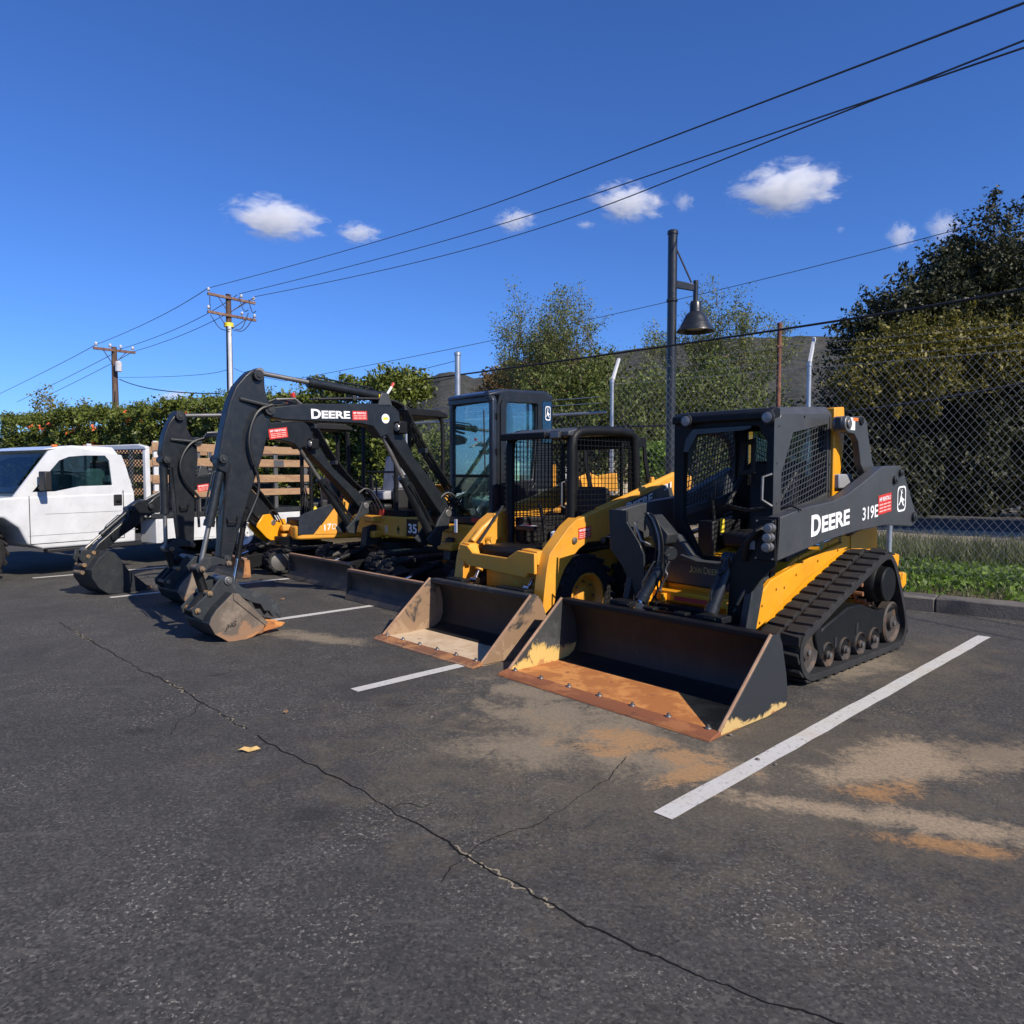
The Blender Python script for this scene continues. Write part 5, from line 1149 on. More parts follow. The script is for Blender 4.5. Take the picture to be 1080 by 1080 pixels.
# ================================================================== ground
def asphalt():
    N = NT('worn_asphalt'); co = N.coords()
    big = N.noise(.35, 6, .6, co); fine = N.noise(60, 6, .75, co); mid = N.noise(4, 8, .65, co)
    col = N.mix(N.ramp(big, .35, .68), (.030,.0275,.0245), (.053,.048,.041))
    col = N.mix(N.math('MULTIPLY', N.ramp(mid, .42, .72), .45), col, (.085,.082,.076))
    col = N.mix(N.math('MULTIPLY', N.ramp(fine, .45, .75), .55), col, (.13,.125,.115))
    col = N.mix(N.math('MULTIPLY', N.ramp(N.noise(38, 4, .7, co), .28, .40, (1,1,1,1), (0,0,0,1)), .6), col, (.016,.016,.017))
    vo = N.n('ShaderNodeTexVoronoi'); vo.inputs['Scale'].default_value = 95; N.l(co, vo.inputs['Vector'])
    sc_ = N.n('ShaderNodeSeparateColor'); N.l(vo.outputs['Color'], sc_.inputs[0])
    col = N.mix(N.math('MULTIPLY', N.ramp(sc_.outputs[0], .62, 1.0), .55), col, (.15,.14,.12))
    col = N.mix(N.math('MULTIPLY', N.ramp(sc_.outputs[1], .70, .95), .6), col, (.014,.013,.012))
    bl = N.ramp(N.noise(.8, 9, .72, co, .8), .44, .60); col = N.mix(N.math('MULTIPLY', bl, .35), col, (.030,.029,.028))
    # streaks scraped along the rows
    mp = N.n('ShaderNodeMapping'); mp.inputs['Rotation'].default_value = (0,0,math.radians(-35)); mp.inputs['Scale'].default_value = (1,6,1); N.l(co, mp.inputs['Vector'])
    st = N.ramp(N.noise(1.6, 7, .7, mp.outputs[0], .4), .60, .74)
    col = N.mix(N.math('MULTIPLY', st, .40), col, (.16,.145,.125))
    # pale crumbs, gathered in drifts
    cl = N.ramp(N.noise(1.3, 7, .7, co, .7), .48, .62)
    sp = N.ramp(N.noise(55, 3, .6, co), .60, .64); sp2 = N.ramp(N.noise(21, 6, .8, co), .62, .66)
    m = N.math('MULTIPLY', N.math('MAXIMUM', sp, sp2), N.math('ADD', N.math('MULTIPLY', cl, 1.0), .07), True)
    col = N.mix(N.math('MULTIPLY', m, .75), col, (.34,.31,.26))
    # sand washed out of the buckets: ellipses broken by noise
    def patch(px, py, rx, ry, rot, lo=.28):
        c = G(px, py); mp = N.n('ShaderNodeMapping'); mp.vector_type = 'TEXTURE'
        mp.inputs['Location'].default_value = (c[0], c[1], 0); mp.inputs['Rotation'].default_value = (0,0,math.radians(rot)); mp.inputs['Scale'].default_value = (rx,ry,1)
        N.l(co, mp.inputs['Vector']); ln = N.n('ShaderNodeVectorMath'); ln.operation = 'LENGTH'; N.l(mp.outputs[0], ln.inputs[0])
        f = N.math('SUBTRACT', 1.15, ln.outputs['Value'])
        f = N.math('ADD', f, N.math('MULTIPLY', N.math('SUBTRACT', N.noise(3.4, 10, .78, co, .5), .5), 3.0))
        f = N.math('ADD', f, N.math('MULTIPLY', N.math('SUBTRACT', N.noise(34, 9, .88, co), .5), 2.2))
        return N.ramp(f, lo, lo+.55)
    def lay(col, masks, c, k):
        m_ = masks[0]
        for q in masks[1:]: m_ = N.math('MAXIMUM', m_, q)
        tex = N.math('ADD', N.math('MULTIPLY', N.math('SUBTRACT', N.noise(48, 9, .9, co), .5), 4.0), .78, True)
        return N.mix(N.math('MULTIPLY', N.math('MULTIPLY', m_, tex), k), col, c)
    col = lay(col, [patch(760,800,2.6,1.5,-10,.2), patch(560,700,1.8,.8,-48,.3), patch(950,700,1.6,.8,40,.3)], (.135,.108,.072), .62)
    col = lay(col, [patch(620,765,1.25,.62,-48), patch(690,800,.75,.35,-20), patch(560,790,.6,.35,-30), patch(900,700,.9,.35,40), patch(470,650,1.3,.45,-48), patch(330,672,.8,.22,-30), patch(560,730,.6,.3,-30)], (.27,.215,.145), .85)
    col = lay(col, [patch(960,800,.62,.34,30,.25), patch(1000,870,.55,.16,-20,.2), patch(850,850,.7,.12,-22,.3), patch(905,815,.4,.2,20,.3), patch(1060,800,.5,.3,10,.3)], (.36,.27,.17), .95)
    col = lay(col, [patch(735,815,.35,.12,35,.35), patch(700,745,.5,.14,-48,.6), patch(990,890,.4,.10,-15,.4), patch(640,790,.5,.2,-20,.55), patch(675,785,1.0,.34,-38,.62), patch(930,835,.6,.2,10,.6)], (.42,.22,.08), .8)
    # oil drips
    for px_, py_, r_ in ((232,712,.10),(420,742,.16),(150,770,.13),(700,905,.14),(330,860,.2),(905,760,.09)): col = lay(col, [patch(px_,py_,r_,r_*.8,0,.35)], (.012,.011,.011), .7)
    # damp dark spots
    col = N.mix(N.math('MULTIPLY', N.ramp(N.noise(.9, 4, .5, co), .30, .40, (1,1,1,1), (0,0,0,1)), .35), col, (.022,.022,.024))
    bump = N.math('ADD', N.noise(120, 5, .8, co), N.math('MULTIPLY', N.noise(9, 5, .6, co), .7))
    N.bsdf(col, .86, 0, bump=bump, bstr=.55, bdist=.008, spec=.35); return N.m
def soil(name, a, b, sc=1.2, bstr=.5):
    N = NT(name); col = N.mix(N.ramp(N.noise(sc, 9, .65), .35, .7), a, b)
    col = N.mix(N.math('MULTIPLY', N.ramp(N.noise(sc*20, 6, .75), .45, .7), .5), col, tuple(x*.5 for x in a))
    N.bsdf(col, .95, 0, bump=N.noise(sc*14, 8, .7), bstr=bstr, bdist=.05, spec=.2); return N.m
def sheet(name, pts, z, mat, sub=0):
    me = bpy.data.meshes.new(name); me.from_pydata([(p[0], p[1], z) for p in pts], [], [tuple(range(len(pts)))]); me.materials.append(mat)
    o = bpy.data.objects.new(name, me); COL.objects.link(o); return tag(o, kind='structure')
FD = Vector((-.801,.599,0)).normalized(); FP = Vector((5.757,9.373,0)); FN = Vector((.599,.801,0)).normalized()
KP = Vector((4.65,7.97,0)); 
sheet('ground', [(-3000,-300),(3000,-300),(3000,4000),(-3000,4000)], -.012, soil('dry_ground', (.16,.13,.09), (.22,.19,.12), .4))
def along(P, t, off=0): return P+FD*t+FN*off
M['asphalt'] = asphalt()
kb = along(KP, -14); ke = along(KP, 60)
sheet('parking_lot', [(kb.x,kb.y),(ke.x,ke.y),(-60,20),(-40,-12),(30,-12),(30,-8)], 0.0, M['asphalt'])
# stripes
def stripe_mat():
    N = NT('worn_white_road_paint'); w = N.ramp(N.noise(34, 9, .82), .33, .46)
    col = N.mix(w, (.10,.095,.085), (.50,.485,.45)); col = N.mix(N.math('MULTIPLY', N.ramp(N.noise(3, 5), .5, .7), .4), col, (.42,.35,.24))
    N.bsdf(col, .8, bump=N.noise(70, 5), bstr=.3, bdist=.004); return N.m
M['stripe'] = stripe_mat()
sd = Vector((.722,.692,0)).normalized(); sn = Vector((-sd.y, sd.x, 0))
for p, L in (((.67,3.17),5.2),((-1.11,5.06),5.2),((-2.90,7.13),5.2),((-4.95,8.92),5.2),((-7.0,10.6),5.2),((2.49,1.15),5.2)):
    mb = MB(); p = Vector((p[0], p[1], 0)); n = 26; vs = []
    for i in range(n+1):
        q = p+sd*(L*i/n); vs += [q+sn*(.052+random.uniform(-.004,.004)), q-sn*(.052+random.uniform(-.004,.004))]
    mb.add([(v[0], v[1], .004) for v in vs], [(2*i, 2*i+1, 2*i+3, 2*i+2) for i in range(n)])
    tag(mb.build('parking_stripe', M['stripe'], smooth=False), kind='structure')
# long crack and its sand
cr = [(60,655),(95.6,676),(122,691),(149,707),(182,722),(211,740),(240,757),(273,778),(292,788),(313,800),(345,815),(371,829),(411,853),(462,883),(520,920),(600,965),(700,1015),(820,1060),(900,1085)]
def ribbon(name, px, w0, w1, mat, z, seedv, gap=0.0, step=.02, jit=.006):
    rs = random.Random(seedv); P = [G(*q) for q in px]; pts = []
    for a, b in zip(P, P[1:]):
        n = max(1, int((b-a).length/step)); pts += [a+(b-a)*(k/n) for k in range(n)]
    vs = []; fs = []; ph = rs.random()*9
    for i, q in enumerate(pts):
        d = (pts[min(i+1, len(pts)-1)]-pts[max(0, i-1)]).normalized(); nn = Vector((-d.y, d.x, 0))
        w = w0+(w1-w0)*(.5+.5*math.sin(i*.11+ph)*math.sin(i*.037))+rs.uniform(-.3,.3)*w0
        o = nn*(jit*(math.sin(i*.23)+math.sin(i*.61)+rs.uniform(-.8,.8)))
        vs += [q+o+nn*w/2, q+o-nn*w/2]
        if i and not (gap and (math.sin(i*.045+ph)+math.sin(i*.017)+.4*math.sin(i*.3)) < gap): fs.append((2*i-2, 2*i-1, 2*i+1, 2*i))
    mb = MB().add([(v[0], v[1], z) for v in vs], fs); return tag(mb.build(name, mat, smooth=False), kind='structure')
M['crack'] = soil('crack_shade', (.008,.008,.008), (.02,.018,.016), 8); M['sand'] = soil('pale_sand', (.30,.25,.17), (.38,.32,.22), 6)  # crack ribbon is coloured dark in place of the shade in its recess
ribbon('pavement_crack_sand', cr, .007, .015, M['sand'], .0015, 3, .9, .008, jit=.009)
ribbon('pavement_crack', cr, .004, .010, M['crack'], .003, 1, -1.8)
ribbon('pavement_crack', [(211,740),(205,752),(188,762),(180,776)], .003, .006, M['crack'], .003, 8, -.9)
ribbon('pavement_crack', [(411,853),(430,848),(446,852),(470,842)], .003, .006, M['crack'], .003, 9, -.9)
ribbon('pavement_crack', [(690,775),(672,790),(655,806),(640,822),(600,850),(560,872),(520,884),(480,910),(440,960)], .002, .005, M['crack'], .003, 5, .5)
# kerb and planting strip
conc = soil('old_concrete', (.11,.10,.088), (.19,.17,.15), 3.0, .35)
mb = MB(); m = Matrix.Translation(KP) @ Matrix.Rotation(math.atan2(FD.y, FD.x), 4, 'Z')
for k in range(-5, 15): mb.box((k*2.4+.004,-.36,-.02),(k*2.4+2.396,-.015,.15), m)
kerb = mb.build('kerb', conc, bevel=.014); tag(kerb, kind='structure')
a, b, c, d = along(KP,-14,.0), along(KP,60,.0), along(KP,60,3.9), along(KP,-14,3.9)
sheet('planting_strip', [(p.x,p.y) for p in (along(KP,-14,.34),along(KP,60,.34),along(KP,60,7.4),along(KP,-14,7.4))], .12, soil('dark_soil', (.075,.06,.035), (.14,.115,.06), 1.5))
sheet('dirt_bank', [(p.x,p.y) for p in (along(KP,-20,6.2),along(KP,60,6.2),along(KP,60,12),along(KP,-20,12))], .128, soil('tan_dirt', (.24,.20,.15), (.30,.26,.20), 1.0))
sheet('road', [(p.x,p.y) for p in (along(KP,-40,12),along(KP,80,12),along(KP,80,19),along(KP,-40,19))], .132, soil('old_road', (.06,.06,.062), (.085,.083,.08), .8, .2))
# ================================================================== plants
def leafmat(name, cols, trans=.22, rough=.55, sc=1.0):
    N = NT(name); g = N.n('ShaderNodeNewGeometry'); r = N.n('ShaderNodeValToRGB'); cr_ = r.color_ramp
    while len(cr_.elements) < len(cols): cr_.elements.new(.5)
    for i, c in enumerate(cols): cr_.elements[i].position = i/(len(cols)-1) if len(cols) > 1 else 0; cr_.elements[i].color = c+(1,)
    f = N.math('ADD', N.math('MULTIPLY', g.outputs['Random Per Island'], .62), N.math('MULTIPLY', N.noise(sc, 4, .6), .55))
    f = N.math('SUBTRACT', f, .08, True); N.l(f, r.inputs['Fac'])
    b = N.n('ShaderNodeBsdfPrincipled'); N.l(r.outputs[0], b.inputs['Base Color']); b.inputs['Roughness'].default_value = rough; b.inputs['Specular IOR Level'].default_value = .35
    t = N.n('ShaderNodeBsdfTranslucent'); N.l(r.outputs[0], t.inputs['Color'])
    mx = N.n('ShaderNodeMixShader'); mx.inputs[0].default_value = trans; N.l(b.outputs[0], mx.inputs[1]); N.l(t.outputs[0], mx.inputs[2]); N.l(mx.outputs[0], N.out.inputs['Surface'])
    return N.m
RNG = np.random.default_rng(11)
def leaves(name, P, size, mat, parent=None, var=.45, aspect=.5, up=.0):
    P = np.asarray(P, dtype=np.float64); n = len(P)
    d = RNG.normal(size=(n,3)); d[:,2] += up; d /= np.linalg.norm(d, axis=1)[:,None]
    e = RNG.normal(size=(n,3)); e -= d*(e*d).sum(1)[:,None]; e /= np.linalg.norm(e, axis=1)[:,None]
    nrm = np.cross(d, e)
    s = size*(1+var*RNG.normal(size=n)).clip(.35,2.2)[:,None]
    A = P-d*s*.5; C = P+d*s*.5; B = P+e*s*aspect*.5+nrm*s*.08; Dd = P-e*s*aspect*.5+nrm*s*.08
    V = np.stack([A,B,C,Dd],1).reshape(-1,3); Fq = np.arange(4*n).reshape(n,4)
    return fastmesh(name, V, Fq, mat, parent)
def blob_points(c, r, n, shell=.55, flat=1.0):
    """points mostly near the outside of an uneven blob"""
    d = RNG.normal(size=(n,3)); d /= np.linalg.norm(d, axis=1)[:,None]
    c = np.asarray(c); 
    w = 1+.22*np.sin(d[:,0]*5+c[0]*3)+.18*np.sin(d[:,1]*7+c[1]*5)+.16*np.sin(d[:,2]*6+c[2]*2+d[:,0]*4)
    rad = (1-(1-shell)*RNG.random(n)**1.6)*w
    rr = np.asarray(r if hasattr(r, '__len__') else (r, r, r*flat))
    return c+d*rad[:,None]*rr
def grow(p, d, L, r, depth, out, tips, spread=.55, kids=3, curl=.22, upb=.10, taper=.62, rs=random):
    n = 4; pts = [p]; rad = [r]
    for i in range(n):
        d = (d+Vector((rs.uniform(-1,1),rs.uniform(-1,1),rs.uniform(-1,1)))*curl+Vector((0,0,upb))).normalized()
        p = p+d*(L/n); pts.append(p); rad.append(r*(1-(1-taper)*(i+1)/n))
    out.append((pts, rad))
    if depth <= 1: tips += [pts[1], pts[2], pts[3], pts[4]]
    elif depth == 2: tips += [pts[3], pts[4]]
    if depth <= 0: return
    for k in range(kids):
        t = Vector((rs.uniform(-1,1),rs.uniform(-1,1),rs.uniform(-.5,1))).normalized()
        q = pts[rs.choice([2,3,4,4])] if k else pts[4]
        grow(q, (d+t*spread*(1.0 if k else .5)).normalized(), L*rs.uniform(.62,.85), r*taper*.8, depth-1, out, tips, spread, kids, curl, upb, taper, rs)
def airy_tree(name, base, h, mat, bark, label, cat, group=None, seedv=1, leafn=26, leafs=.07, sig=.16, spread=.62, depth=4, lean=(0,0,1), L0=None, nstem=3, kids=3):
    rs = random.Random(seedv); root = empty(name, tuple(base), 0, label, cat, group); out = []; tips = []
    for k in range(nstem):
        d = Vector((rs.uniform(-.5,.5), rs.uniform(-.4,.4), 1))+Vector(lean)*.3
        grow(Vector((rs.uniform(-.15,.15),rs.uniform(-.15,.15),-.05)), d.normalized(), L0 or h*.36, .075, depth, out, tips, spread, kids, .2, .06, .66, rs)
    mb = MB()
    for pts, rad in out: mb.tube(pts, 0, 5, radii=[max(.004, q) for q in rad])
    mb.build('trunk', bark, root)
    T = np.array([tuple(t) for t in tips]); P = np.repeat(T, leafn, 0)+RNG.normal(size=(len(T)*leafn,3))*sig
    leaves('crown', P, leafs, mat, root, up=.2); return root
def bushy_tree(name, base, blobs, mat, bark, label, cat, group=None, leafn=5000, leafs=.10, trunk_r=.2, shell=.5, limbs=True):
    """base world point, blobs: (centre, radius)"""
    base = Vector(base); root = empty(name, tuple(base), 0, label, cat, group); tot = sum(r**2 for _, r in blobs); Ps = []; mb = MB()
    for c, r in blobs:
        lc = Vector(c)-base; Ps.append(blob_points(tuple(lc), (r, r, r*.85), int(leafn*r*r/tot), shell))
        # sprays that break the outline
        k = int(leafn*r*r/tot*.22)
        dirs = RNG.normal(size=(max(4, int(r*16)),3)); dirs /= np.linalg.norm(dirs, axis=1)[:,None]; sel = dirs[RNG.integers(0, len(dirs), k)]
        Ps.append(np.array(tuple(lc))+sel*(r*(.85+.45*RNG.random(k)))[:,None]+RNG.normal(size=(k,3))*.10*max(.5, r*.5))
        if limbs and trunk_r > .15:
            m_ = Vector((lc[0]*.35, lc[1]*.35, lc[2]*.55)); mb.tube([Vector((0,0,-.1)), m_, lc*.98, lc+Vector((0,0,r*.5))], 0, 6, radii=[trunk_r, trunk_r*.6, trunk_r*.28, .02])
    mb.tube([(0,0,-.1),(.05,.02,.5),(-.04,.03,1.1)], 0, 6, radii=[trunk_r,trunk_r*.7,trunk_r*.3]); mb.build('trunk', bark, root)
    leaves('crown', np.concatenate(Ps), leafs, mat, root); return root
M['bark_dark'] = rusty('dark_bark', [(.045,.037,.03),(.07,.06,.045),(.02,.017,.014)], [.5,.6], 6, .9)
M['bark'] = rusty('grey_bark', [(.11,.085,.065),(.17,.14,.11),(.06,.045,.035)], [.5,.6], 6, .9)
L_olive = leafmat('olive_leaves', [(.030,.045,.010),(.075,.105,.022),(.14,.17,.038),(.20,.20,.06)], .30)
L_airy = leafmat('small_grey_green_leaves', [(.045,.065,.016),(.11,.14,.035),(.19,.22,.06),(.24,.17,.07)], .32)
L_brown = leafmat('brown_autumn_leaves', [(.05,.045,.018),(.12,.085,.035),(.20,.12,.05),(.10,.11,.04)], .25)
L_dark = leafmat('shade_toned_oak_leaves', [(.014,.017,.007),(.032,.036,.013),(.07,.07,.025)], .15)  # dark leaf green; shadow around the oak is put into the colour
L_yel = leafmat('yellow_green_leaves', [(.03,.035,.008),(.10,.10,.018),(.20,.17,.030),(.26,.21,.04)], .28)
L_hedge = leafmat('glossy_hedge_leaves', [(.030,.042,.008),(.085,.11,.020),(.15,.18,.032),(.22,.24,.05)], .25, .42)
L_grass = leafmat('ground_cover_leaves', [(.06,.10,.015),(.13,.22,.03),(.22,.33,.06)], .35)
L_tuft = leafmat('dry_green_grass', [(.05,.06,.025),(.10,.12,.05),(.18,.17,.09)], .25)
# --- hedge on the fence line, behind the truck
def hedge():
    base = along(FP, 10.6, .7); root = empty('flowering_hedge', (base.x, base.y, .0), math.atan2(FD.y, FD.x), 'long tall green hedge with orange flowers behind the white truck', 'hedge')
    L = 22.0; n = 105000
    # local: x along, y towards the lot (negative = far side)
    s = RNG.random(n)*L; w = .62+.12*np.sin(s*1.3)+.10*np.sin(s*3.1+1)
    top = 3.28+.10*np.sin(s*.9)+.09*np.sin(s*2.7+2)+.07*np.sin(s*6.1)+.22*np.exp(-((s-1.0)/1.2)**2)+.35*(s/L)
    u = RNG.random(n); side = u < .62
    z = np.where(side, RNG.random(n)**.85*top, top); y = np.where(side, w*(1-.28*RNG.random(n)**2), RNG.uniform(-1,1,n)*w)
    lump = .10*np.sin(s*4.3+z*3.1)+.09*np.sin(s*9.0-z*6.0)+.07*np.sin(z*11+s*2)
    y = y+np.where(side, lump, 0); z = z+np.where(side, 0, .09*np.sin(s*7.7+y*5)+.06*np.sin(s*17))+RNG.normal(size=n)*.06
    y = y+RNG.normal(size=n)*.05
    # rounded near end
    e = RNG.random(n) < .10; s = np.where(e, RNG.normal(size=n)*.08, s)
    P = np.stack([s, y, z], 1); leaves('foliage', P, .085, L_hedge, root, aspect=.55)
    # inner mass of twigs and leaves so nothing shows through
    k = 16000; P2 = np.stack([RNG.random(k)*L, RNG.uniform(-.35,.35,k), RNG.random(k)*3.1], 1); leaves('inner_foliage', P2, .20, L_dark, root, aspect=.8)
    mb = MB()
    for i in range(26): mb.tube([(i*.85+.2,.0,0),(i*.85+.25,.05,1.2),(i*.85+.1,.2,2.6)], .03, 5)
    mb.build('stem', M['bark'], root)
    # flowers in small bunches
    pet = leafmat('orange_flowers', [(.62,.07,.02),(.80,.14,.03),(.75,.22,.06)], .25)
    C = []
    for i in range(48):
        s_ = random.random()*L; zz = 3.0+random.random()*.5 if random.random() < .6 else random.uniform(1.2,3.0)
        t_ = 3.28+.09*math.sin(s_*2.7+2)+.35*s_/L
        zz = min(zz, t_+.08); C.append((s_, .66+.1*math.sin(s_*4.3+zz*3.1)+.04 if zz < t_-.05 else random.uniform(-.1,.6), zz))
    C = np.array(C); P3 = np.repeat(C, 7, 0)+RNG.normal(size=(len(C)*7,3))*.045; tag(leaves('flowers', P3, .07, pet, root, aspect=.9), kind='stuff')
    # vine shoots on top
    k = 3000; ce = np.repeat(np.stack([RNG.random(60)*L, RNG.uniform(-.3,.5,60), np.full(60,3.45)], 1), 50, 0)
    h_ = RNG.random(k); P4 = ce+np.stack([h_*RNG.normal(size=k)*.10, h_*RNG.normal(size=k)*.10, h_*.42], 1); leaves('shoots', P4, .06, L_hedge, root)
    return root
hedge()
# bare shrub over the hedge and small tree at the far left
p = D(215, 425, 26); r = airy_tree('bare_shrub', (p.x, p.y, 0), 4.6, L_airy, M['bark'], 'nearly bare grey shrub poking above the hedge under the utility pole', 'shrub', None, 4, 2, .04, .10, .5, 4, (0,0,1), 1.45, 4)
p = D(64, 420, 30); r = airy_tree('slender_tree', (p.x, p.y, 0), 4.8, L_yel, M['bark'], 'slender thin-crowned tree rising above the left end of the hedge', 'tree', None, 12, 9, .10, .15, .32, 4, (0,0,1), 1.7, 2, 2)
# trees beyond the fence
GT = 'trees beyond the chain link fence'
def pxt(px, Y): return Vector(((px-540)/770*Y, Y, .1))
airy_tree('feathery_tree', pxt(622,22.5), 7.5, L_airy, M['bark'], 'feathery open-crowned tree left of the lamp post, sky showing through it', 'tree', GT, 21, 19, .055, .11, .58, 4, (-.05,0,1), 2.35, 3)
airy_tree('feathery_tree', pxt(757,22.5), 7.5, L_airy, M['bark'], 'wide feathery grey-green tree right of the lamp post', 'tree', GT, 34, 19, .055, .11, .60, 4, (.0,0,1), 2.30, 3)
bushy_tree('olive_bush', pxt(735,20), [(D(655,440,19.5),.9),(D(700,432,20),1.1),(D(740,420,20),1.2),(D(778,425,20.5),1.1),(D(815,462,20),.8),(D(680,470,19.5),1.3),(D(760,470,20),1.4),(D(835,490,20.5),1.0),(D(720,500,20),1.2),(D(800,505,20),1.2)], L_olive, M['bark'], 'broad olive green bush behind the fence and the lamp post', 'bush', None, 36000, .085)
bushy_tree('olive_bush', pxt(610,21), [(D(585,425,21),1.1),(D(612,412,21),1.0),(D(640,405,21.5),1.0),(D(600,460,21),1.4),(D(640,440,21),1.3),(D(650,480,21),1.2),(D(580,490,21),1.0)], L_olive, M['bark'], 'dense green bush just left of the bent fence post', 'bush', None, 24000, .085)
bushy_tree('brown_tree', pxt(565,27), [(D(525,425,27),1.1),(D(550,410,27),1.25),(D(575,400,27),1.35),(D(595,392,27.5),1.2),(D(530,460,27),1.3),(D(565,455,27),1.5),(D(600,450,27),1.4),(D(512,440,27),.7)], L_brown, M['bark'], 'brownish autumn tree behind the glazed excavator cab', 'tree', None, 26000, .12)
big = [(D(1045,285,27),2.2),(D(1005,300,27),1.5),(D(985,330,26),1.6),(D(945,335,26),1.3),(D(920,352,26),1.2),(D(1040,345,26),2.2),(D(1090,330,27),2.4),(D(980,385,26),2.0),(D(1060,420,27),2.4),(D(915,395,26),1.4),(D(905,430,26),1.3),(D(960,450,27),2.0),(D(1030,480,27),2.2),(D(1110,470,27),2.2),(D(900,480,27),1.4),(D(950,510,27),1.4),(D(1002,278,27),.6),(D(1010,262,27),.45),(D(1120,400,27),2.4),(D(1170,340,27),2.4)]
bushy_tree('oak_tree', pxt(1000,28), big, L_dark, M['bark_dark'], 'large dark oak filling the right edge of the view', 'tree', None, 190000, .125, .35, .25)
bushy_tree('yellow_green_shrub', pxt(955,22.5), [(D(925,390,23),1.0),(D(950,372,23),1.1),(D(985,375,23),1.1),(D(1012,362,23),1.0),(D(905,412,23),.8),(D(945,405,23),1.0),(D(985,402,23),.95),(D(1040,380,23),1.1),(D(1075,370,23),1.2),(D(893,400,22.5),.45)], L_yel, M['bark_dark'], 'yellow-green shrub growing in front of the dark oak', 'shrub', None, 34000, .10, .06, .3)
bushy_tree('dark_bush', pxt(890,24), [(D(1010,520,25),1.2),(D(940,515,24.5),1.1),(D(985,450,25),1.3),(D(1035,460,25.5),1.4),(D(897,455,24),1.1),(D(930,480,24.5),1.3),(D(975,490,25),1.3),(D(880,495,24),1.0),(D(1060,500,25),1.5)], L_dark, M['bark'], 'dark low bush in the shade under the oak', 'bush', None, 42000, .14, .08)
b0 = Vector((18.5,13.2,.1)); bushy_tree('added_shade_oak', b0, [(b0+Vector(q), r_) for q, r_ in (((0,0,6.6),2.6),((-2.2,.6,5.6),2.0),((2.0,-.5,5.8),2.2),((.4,2.2,5.4),2.2),((-.6,-2.0,5.8),2.0),((-1.4,2.8,4.6),1.8),((2.4,2.4,4.6),2.0),((.2,.2,8.4),1.7))], L_dark, M['bark_dark'], 'added oak out of view at the right, casting shade', 'tree', None, 42000, .20, .35, .2)  # added unseen oak, placed to throw shade on the bushes at right
bushy_tree('bright_bush', pxt(690,16.0), [(D(690,485,16),.42),(D(683,495,16),.30),(D(699,480,16),.30)], L_grass, M['bark'], 'small bright green bush seen through the fence beside the lamp post', 'bush', None, 3500, .07, .03)
for i, (px, Y, r) in enumerate(((540,36,3.4),(640,37,3.0),(760,38,3.6),(870,37,3.4),(450,40,2.6))):
    b0 = pxt(px, Y); bushy_tree('far_tree', b0, [(b0+Vector((dx*r*.6, 0, r*.7+dz*r*.4)), r*.62) for dx, dz in ((-1.4,0),(-.5,.5),(.5,.3),(1.4,0),(0,-.3))], L_dark if i % 2 else L_olive, M['bark'], ['far tree behind the brown tree','far dark tree behind the bent fence post','far tree directly behind the feathery tree by the lamp','far dark tree between the rusty pipe and the oak','far tree low on the skyline behind the canopy excavator'][i], 'tree', None, 9000, .20, .18)
# ground cover beyond the kerb
def strip_points(n, t0, t1, o0, o1):
    t = RNG.uniform(t0, t1, n); o = RNG.uniform(o0, o1, n); P = np.array([KP.x, KP.y, 0])+np.outer(t, np.array(FD))+np.outer(o, np.array(FN)); return P
P = strip_points(60000, -9, 2.2, .42, 4.6); m_ = (np.sin(P[:,0]*2.1)+np.sin(P[:,1]*2.7+1)+RNG.normal(size=len(P))*.6) > -.9; P = P[m_]; P[:,2] = .13+.07*RNG.random(len(P))
go = leaves('ground_cover', P, .07, L_grass, None, aspect=.8, up=.4); tag(go, 'bright green ground cover between the kerb and the fence', 'ground cover', kind='stuff')
def blades(n, t0, t1, o0, o1, h, mat, name):
    P = strip_points(n, t0, t1, o0, o1); P[:,2] = .12; d = RNG.normal(size=(n,3))*.35; d[:,2] = 1; hh = h*(.5+.8*RNG.random(n))[:,None]; w = RNG.normal(size=(n,3)); w[:,2] = 0; w /= np.linalg.norm(w,axis=1)[:,None]
    T_ = P+d*hh; V = np.stack([P-w*.007, P+w*.007, T_+w*.002, T_-w*.002],1).reshape(-1,3); return fastmesh(name, V, np.arange(4*n).reshape(n,4), mat)
tag(blades(16000, -9, 3, 3.4, 6.4, .30, L_tuft, 'tall_grass'), 'tall dry green grass behind the fence', 'grass', kind='stuff')
tag(blades(9000, -9, 3, .4, 3.4, .12, L_tuft, 'short_grass'), 'short grass along the kerb and the fence foot', 'grass', kind='stuff')
